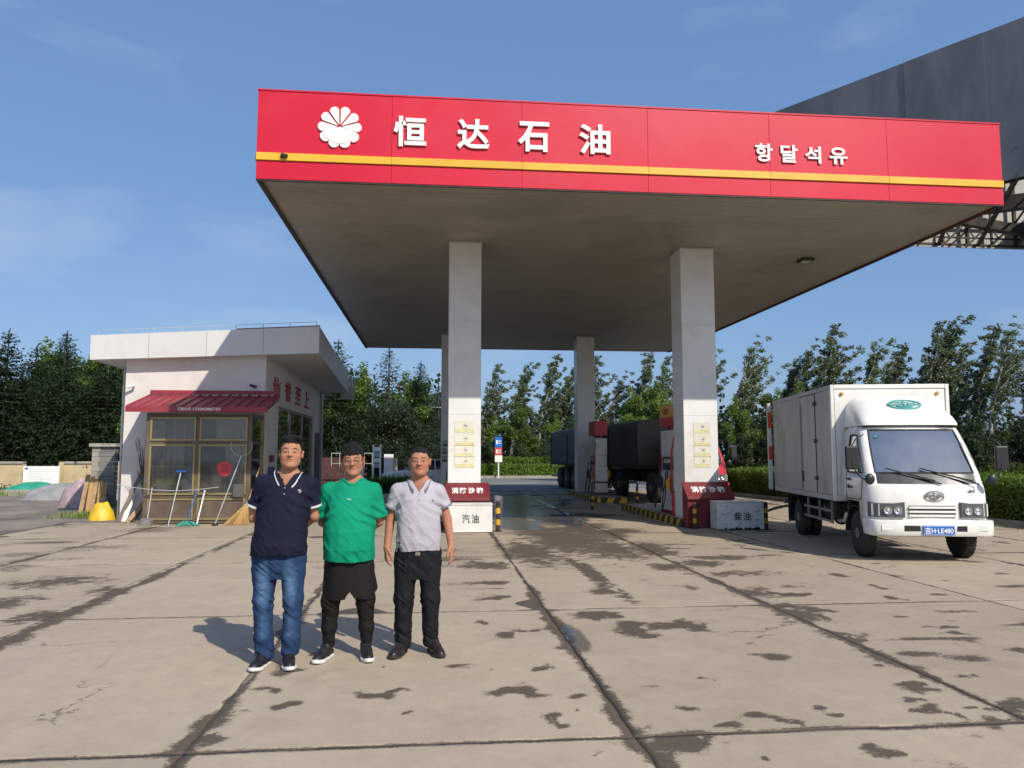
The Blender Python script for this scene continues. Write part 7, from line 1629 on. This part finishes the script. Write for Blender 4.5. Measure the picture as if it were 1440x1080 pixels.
        for z in (z0 - .015, z0 - .06): MB().ell((nb[0] + sh.get('vx', 0), sy_(nb[0] + sh.get('vx', 0), z) - .003, z), (.0045, .002, .0045), 10, 6).build('button', cl['mat'] if cl.get('stripe') is None else 'white_trim', so, smooth=True)
    elif cl:
        def rp2(th):
            c, s = math.cos(th), math.sin(th); x, y = nb[0] + s * .078, nb[1] - .012 - c * .087; h = bv.ray_cast(Vector((x, y, 2.2)), Vector((0, 0, -1))); return Vector((x, y, min(max(h[0].z if h[0] else 0, nb[2] - .09), nb[2] + .02) - .001))
        MB().tube([rp2(th) for th in np.linspace(0, 2 * math.pi, 49)], .009, 8).build('neck_rib', cl['mat'], so, smooth=True)
    for (nm, kind, px, pz, s_, m_) in P.get('marks', []):
        y = sy_(px, pz) - .0022
        if kind == 'disc': 
            e = MB().revolve((px, y, pz), (0, -1, 0), [(0, s_), (.002, s_)], 24).build(nm, m_, so); MB().tube([(px + s_ * .62 * math.cos(a), y - .003, pz + s_ * .62 * math.sin(a)) for a in np.linspace(0, 6.28, 13)], s_ * .12, 4).bar((px - s_ * .4, y - .003, pz), (px + s_ * .4, y - .003, pz), s_ * .22, .001).build('ring', sh['mat'], e)
        elif kind == 'wing': MB().prism([(px - s_, y, pz + s_ * .12), (px - s_ * .1, y, pz - s_ * .25), (px + s_, y, pz + s_ * .2), (px + s_ * .55, y, pz + s_ * .02), (px, y, pz - s_ * .02), (px - s_ * .5, y, pz + s_ * .1)], (0, -.002, 0), (0, .006, 0)).build(nm, m_, so)
        else: MB().box(px - s_, px + s_, y, y + .004, pz - s_ * .6, pz + s_ * .6).build(nm, m_, so)
    # --- trousers
    tr = P['trousers']; F = Field(axis(-.30, .32, .0052, .0052, []), axis(-.20, .22, .0052, .0052, []), axis(.03, tr['waist'] + .06, .0052, .0052, []))
    F.loft(tr['hip'], .03, 2.4)
    for chain in tr['legs']:
        for (a, ra), (b, rb) in zip(chain[:-1], chain[1:]): F.cone(a, b, ra, rb, .028, sy=tr.get('sy', 1.08))
    for e in tr.get('extra', []): F.cone(*e)
    X, Y, Z = F.ax[0][:, None, None], F.ax[1][None, :, None], F.ax[2][None, None, :]; Pg = np.stack(np.broadcast_arrays(X, Y, Z), -1)
    amp = tr['fold'] * (.45 + 1.1 * np.exp(-((Z - .14) / .10) ** 2) + .8 * np.exp(-((Z - tr.get('knee', .46)) / .07) ** 2) + .7 * np.exp(-((Z - .74) / .06) ** 2))
    fd = amp * ((np.abs(vnoise(Pg * np.array([8, 8, 24]) + Pg[..., 0:1] * np.array([0, 0, 18]), 61 + tr['seed'])) * 2 - .6) * .8 + .5 * (np.abs(vnoise(Pg * np.array([26, 20, 7]), 62 + tr['seed'])) * 2 - .6))
    F.D += fd.astype(np.float32) * (np.abs(F.D) < .2)
    D = np.maximum(F.D, -(F.D + .011)) if not tr.get('solid') else F.D
    for cx, zc_ in tr['hems']: D = np.maximum(D, np.where(np.abs(X - cx) < .12, zc_ + .05 * (Y) * tr.get('hs', 1) - Z, -1) ) if True else D
    F.D = D.astype(np.float32); V, Q = F.mesh(); V = relax(V, Q, 1, .3); at = None
    if tr.get('wash'):
        x, y, z = V.T; w = np.zeros(len(V))
        for cx in (-.09, .11): w = np.maximum(w, np.clip(1.15 - np.sqrt(((x - cx) / .055) ** 2 + ((z - .62) / .20) ** 2), 0, 1)); w = np.maximum(w, .55 * np.clip(1.1 - np.sqrt(((x - cx) / .05) ** 2 + ((z - .30) / .14) ** 2), 0, 1))
        w = w * (.75 + .4 * vnoise(np.stack([x * 30, y * 30, z * 60], -1), 71)); w = np.clip(w, 0, 1)
        c = np.array([.018, .042, .105])[None] * (1 - w[:, None]) + np.array([.10, .19, .33])[None] * w[:, None]; at = {'wash': ('FLOAT_COLOR', np.concatenate([c, np.ones((len(V), 1))], 1))}
    to = link_mesh(tr['name'], np_mesh(tr['name'], V, Q, tr['mat'], at, smooth=True), body)
    if tr.get('over'):      # loose shorts over leggings
        ov = tr['over']; F = Field(axis(-.28, .34, .0052, .0052, []), axis(-.22, .24, .0052, .0052, []), axis(ov['z0'] - .05, tr['waist'] + .04, .0052, .0052, []))
        F.loft(ov['loft'], .03, 2.6)
        for e in ov.get('extra', []): F.cone(*e)
        X, Y, Z = F.ax[0][:, None, None], F.ax[1][None, :, None], F.ax[2][None, None, :]; Pg = np.stack(np.broadcast_arrays(X, Y, Z), -1)
        F.D += (ov['fold'] * (vnoise(Pg * np.array([14, 14, 4]), 81) + .5 * vnoise(Pg * np.array([26, 26, 9]), 82))).astype(np.float32) * (np.abs(F.D) < .2)
        D = np.maximum(F.D, -(F.D + .012)); D = np.maximum(D, ov['z0'] + .010 * np.sin(X * 22) - Z)
        slot = np.maximum(np.abs(X - ov['cx']) - .030 * np.clip((ov['crotch'] - Z) / .04, 0, 1), Z - ov['crotch']); D = np.maximum(D, -slot)
        F.D = D.astype(np.float32); V, Q = F.mesh(); V = relax(V, Q, 1, .3); link_mesh('shorts', np_mesh('shorts', V, Q, tr['mat'], smooth=True), body)
    if tr.get('belt'):
        z = P['hem'] + .0; b_ = tr['hip'][-2]; MB().box(b_[1] - .02, b_[1] + .02, b_[2] - b_[4] - .012, b_[2] - b_[4] + .01, z - .03, z - .002).build('belt_buckle', 'chrome', to, bevel=.003)
    # --- shoes
    for s in ('L', 'R'):
        hx_, tx_, wd = P['foot' + s]; heel = np.array([hx_, .075, 0]); toe = np.array([tx_, -.175, 0]); u = toe - heel; ln = np.linalg.norm(u); u /= ln; sd = np.array([-u[1], u[0], 0]); ctr = (heel + toe) / 2
        F = Field(axis(min(hx_, tx_) - .09, max(hx_, tx_) + .09, .004, .004, []), axis(-.26, .15, .004, .004, []), axis(-.012, .16, .004, .004, [])); sn = P['shoe']
        a = lambda t, z: heel + u * ln * t + np.array([0, 0, z])
        F.cone(a(.13, .045), a(.42, .045), .036, .040, .02); F.cone(a(.42, .045), a(.82, .030), .041, .036, .03); F.cone(a(.70, .030), a(.90, .026), .042, .027 if sn['kind'] == 'dress' else .032, .02)
        F.cone(a(.12, .05), a(.22, .10), .036, .042, .02); F.cone(a(.28, .085), a(.52, .062), .036, .030, .03)
        X, Y, Z = F.ax[0][:, None, None], F.ax[1][None, :, None], F.ax[2][None, None, :]; D = np.maximum(F.D, .016 - Z); F.D = D.astype(np.float32); V, Q = F.mesh(); me = np_mesh('shoe', V, Q, sn['mat'], smooth=True); shoe = link_mesh('shoe', me, body)
        G = Field(axis(min(hx_, tx_) - .09, max(hx_, tx_) + .09, .004, .004, []), axis(-.26, .15, .004, .004, []), axis(-.012, .06, .004, .004, []))
        G.cone(a(.13, .02), a(.45, .02), .042, .042, .03); G.cone(a(.45, .02), a(.72, .02), .042, .048, .03); G.cone(a(.72, .02), a(.90, .02), .048, .036, .03)
        X, Y, Z = G.ax[0][:, None, None], G.ax[1][None, :, None], G.ax[2][None, None, :]; t_ = ((X - heel[0]) * u[0] + (Y - heel[1]) * u[1]) / ln
        top = sn['sole_h'] + .012 * np.clip((t_ - .8) / .2, 0, 1) + .006 * np.clip((.2 - t_) / .2, 0, 1); G.D = np.maximum(np.maximum(G.D, Z - top), -.0 - Z + .012 * np.clip((t_ - .85) / .2, 0, 1)).astype(np.float32)
        V, Q = G.mesh(); link_mesh('sole', np_mesh('sole', V, Q, sn['sole'], smooth=True), shoe)
        if sn['kind'] == 'sport':
            lc = MB()
            for k in range(5):
                c = a(.42 + k * .06, .098 - k * .008); lc.bar(Vector(c - sd * .018), Vector(c + sd * .018), .006, .004)
            lc.build('laces', 'sole_white', shoe); 
    # --- glasses
    if P.get('glasses'):
        g_ = MB(); gp = lambda x, y, z: Vector(T(x, y, z))
        for s in (-1, 1):
            g_.tube([gp(s * .033 + .024 * math.copysign(abs(math.cos(a)) ** .75, math.cos(a)), -.110 + abs(s * .033 + .024 * math.cos(a)) * .10, .003 + .019 * math.copysign(abs(math.sin(a)) ** .8, math.sin(a))) for a in np.linspace(0, 2 * math.pi, 29)], .0017, 6)
            g_.tube([gp(s * .057, -.104, .010), gp(s * .078, -.085, .012), gp(s * .084, -.02, .010), gp(s * .085, .01, .0)], .0017, 6)
        g_.tube([gp(-.009, -.110, .006), gp(0, -.113, .009), gp(.009, -.110, .006)], .0015, 6); gl = g_.build('glasses', 'gilt', body, smooth=True)
    return body

# man in the navy polo (left)
build_person(dict(root=(-1.2, 6.13, 0), label='man in navy polo with white trimmed collar and blue jeans, hands behind his back', head=(.078, -.005, 1.614), hs=1.01, yaw=R(6), pitch=R(-4), roll=R(2), chub=1.01,
    neck=(.060, .020, 1.455), shoulders=((-.135, .015, 1.380), (.218, .015, 1.375)), skin=(.42, .205, .125), brow=.9, eye=.0036,
    torso=[(.80, .005, -.005, .212, .160), (.92, .008, -.018, .208, .168), (1.06, .020, -.015, .196, .160), (1.20, .032, -.005, .190, .146), (1.32, .042, .0, .182, .128), (1.40, .047, .008, .145, .100), (1.455, .055, .012, .085, .070)],
    armL=((-.138, .015, 1.375), (-.210, .075, 1.115), (-.05, .205, .985)), armR=((.218, .015, 1.37), (.252, .080, 1.12), (.10, .205, .985)),
    handL=((1, .12, -.25), (0, -1, 0), (0, 0, 1), .5, .95), handR=((-1, .15, -.3), (0, -1, 0), (0, 0, 1), .5, .95), finey=[(.16, .26)], finez=[(.9, 1.02)],
    legL=((-.085, 0, .88), (-.105, -.01, .47), (-.085, .03, .07)), legR=((.10, 0, .88), (.120, -.01, .48), (.105, .03, .07)), hips=0,
    sleeveL=(-.196, .052, 1.205), sleeveR=(.242, .055, 1.20), slr=.061, hem=.838, pit=1.24, fold=.0062, scoop=.03,
    shirt=dict(name='polo_shirt', mat='navy_polo', seed=1, cuff='white_trim', vee=.055, vx=-.002), collar=dict(type='polo', gap=22, drop=.048, mat='navy_polo', stripe=True, open=.3),
    marks=[('chest_badge', 'disc', .165, 1.325, .014, 'white_trim')],
    hair=dict(vol=.026, side=.12, front=.090, rough=.014, burn=-.002, fringe=.006, tuft=[((.025, -.045, .112), (.062, .045, .026)), ((-.03, -.03, .108), (.05, .05, .022))]),
    trousers=dict(name='jeans', mat='denim', seed=1, waist=.95, fold=.0085, wash=True, knee=.46, hip=[(.66, .01, 0, .175, .10), (.74, .01, 0, .192, .128), (.86, .006, .0, .196, .138), (.95, .005, 0, .18, .13), (.99, .005, 0, .17, .12)],
        legs=[[((-.088, 0, .82), .104), ((-.100, -.012, .50), .076), ((-.095, .005, .22), .066), ((-.085, .022, .09), .069)], [((.108, 0, .82), .102), ((.122, -.012, .50), .074), ((.115, .005, .22), .064), ((.106, .022, .11), .066)]], hems=[(-.085, .045), (.106, .075)]),
    footL=(-.072, -.135, 0), footR=(.080, .140, 0), shoe=dict(kind='sport', mat='shoe_black', sole='sole_white', sole_h=.026)))
# man in green (middle)
build_person(dict(root=(-.70, 6.30, 0), label='man with thin rimmed glasses in loose green t-shirt and black shorts over leggings', head=(.036, -.012, 1.562), hs=1.02, yaw=R(4), pitch=R(7), roll=R(-2), chub=1.03,
    neck=(.036, .020, 1.405), shoulders=((-.150, .015, 1.310), (.200, .015, 1.310)), skin=(.41, .20, .13), brow=.7, eye=.0030, glasses=True,
    torso=[(.72, .024, -.01, .196, .160), (.86, .022, -.03, .200, .178), (1.00, .022, -.032, .198, .178), (1.14, .025, -.018, .190, .160), (1.26, .028, -.0, .180, .136), (1.345, .030, .008, .140, .102), (1.40, .034, .012, .085, .07)],
    armL=((-.150, .015, 1.31), (-.200, .07, 1.06), (-.04, .215, .94)), armR=((.200, .015, 1.31), (.248, .075, 1.06), (.09, .215, .94)),
    handL=((1, .12, -.25), (0, -1, 0), (0, 0, 1), .5, .92), handR=((-1, .15, -.3), (0, -1, 0), (0, 0, 1), .5, .92), finey=[(.16, .26)], finez=[(.85, .98)],
    legL=((-.07, 0, .84), (-.115, -.01, .45), (-.125, .03, .08)), legR=((.12, 0, .84), (.160, -.01, .45), (.165, .03, .08)), hips=0,
    sleeveL=(-.195, .048, 1.105), sleeveR=(.248, .050, 1.105), slr=.066, hem=.768, pit=1.12, fold=.0072, scoop=.022,
    shirt=dict(name='t_shirt', mat='green_cotton', seed=4, cuff='green_cotton'), collar=dict(type='round', mat='green_cotton'),
    marks=[('chest_logo', 'wing', .035, 1.255, .032, 'white_trim')],
    hair=dict(vol=.024, side=.16, front=.064, rough=.014, burn=-.012, fringe=.016),
    trousers=dict(name='leggings', mat='black_sport', seed=2, waist=.86, fold=.0065, knee=.40, hip=[(.56, .024, 0, .165, .10), (.70, .024, 0, .180, .13), (.86, .024, 0, .178, .135), (.92, .024, 0, .16, .12)],
        legs=[[((-.075, 0, .70), .095), ((-.112, -.012, .45), .074), ((-.125, .010, .24), .056), ((-.125, .024, .11), .045)], [((.125, 0, .70), .095), ((.158, -.012, .45), .074), ((.166, .010, .24), .056), ((.165, .024, .11), .045)]], hems=[(-.125, .085), (.165, .085)],
        over=dict(z0=.475, crotch=.535, cx=.045, fold=.007, loft=[(.40, .030, -.005, .200, .135), (.55, .028, -.005, .200, .14), (.75, .024, 0, .192, .142), (.90, .024, 0, .17, .13)], extra=[((.19, .0, .66), (.225, .01, .545), .03, .022, .03)])),
    footL=(-.118, -.205, 0), footR=(.150, .208, 0), shoe=dict(kind='sport', mat='shoe_black', sole='sole_white', sole_h=.028)))
# man in grey (right)
build_person(dict(root=(-.14, 6.38, 0), label='man with cropped hair in light grey polo and black trousers, arms hanging at his sides', head=(.014, -.008, 1.548), hs=.99, yaw=R(-2), pitch=R(0), roll=R(-1), chub=1.01,
    neck=(.012, .020, 1.395), shoulders=((-.158, .015, 1.300), (.164, .015, 1.300)), skin=(.40, .185, .115), brow=.75, eye=.0034,
    torso=[(.78, .008, -.0, .184, .140), (.90, .008, -.010, .182, .146), (1.02, .008, -.012, .178, .146), (1.14, .009, -.008, .176, .138), (1.24, .010, -.0, .172, .124), (1.325, .011, .008, .138, .096), (1.385, .012, .012, .085, .068)],
    armL=((-.160, .015, 1.30), (-.222, .035, 1.075), (-.243, -.010, .855)), armR=((.166, .015, 1.30), (.243, .035, 1.075), (.278, -.010, .865)),
    handL=((-.02, -.12, -1), (.75, .25, 0), (.3, -1, 0), .55, 1.0), handR=((.10, -.12, -1), (-.75, .25, 0), (-.3, -1, 0), .45, 1.0), finex=[(-.32, -.18), (.2, .36)], finez=[(.66, .92)],
    legL=((-.08, 0, .84), (-.105, -.01, .45), (-.105, .03, .07)), legR=((.095, 0, .84), (.112, -.01, .45), (.115, .03, .07)), hips=0,
    sleeveL=(-.208, .030, 1.165), sleeveR=(.222, .030, 1.17), slr=.060, hem=.828, pit=1.19, fold=.0055, scoop=.03,
    shirt=dict(name='polo_shirt', mat='grey_polo', seed=7, cuff='collar_grey', vee=.062, vx=.0), collar=dict(type='polo', gap=24, drop=.050, mat='collar_grey', open=.35),
    marks=[('chest_logo', 'disc', .125, 1.235, .007, 'collar_grey'), ('hem_tag', 'box', -.135, .90, .014, 'black_sport')],
    hair=dict(vol=.007, side=.2, front=.082, rough=.003, burn=.02, fringe=.002),
    trousers=dict(name='trousers', mat='black_trousers', seed=5, waist=.92, fold=.0062, knee=.42, belt=True, hip=[(.60, .008, 0, .165, .10), (.72, .008, 0, .180, .125), (.84, .008, .0, .180, .130), (.92, .008, 0, .165, .12), (.96, .008, 0, .155, .11)],
        legs=[[((-.082, 0, .78), .100), ((-.102, -.012, .44), .078), ((-.106, .008, .22), .066), ((-.106, .022, .08), .066)], [((.100, 0, .78), .098), ((.112, -.012, .44), .076), ((.114, .008, .22), .062), ((.114, .022, .09), .060)]], hems=[(-.106, .040), (.114, .055)]),
    footL=(-.098, -.185, 0), footR=(.118, .212, 0), shoe=dict(kind='dress', mat='shoe_leather', sole='sole_dark', sole_h=.018)))
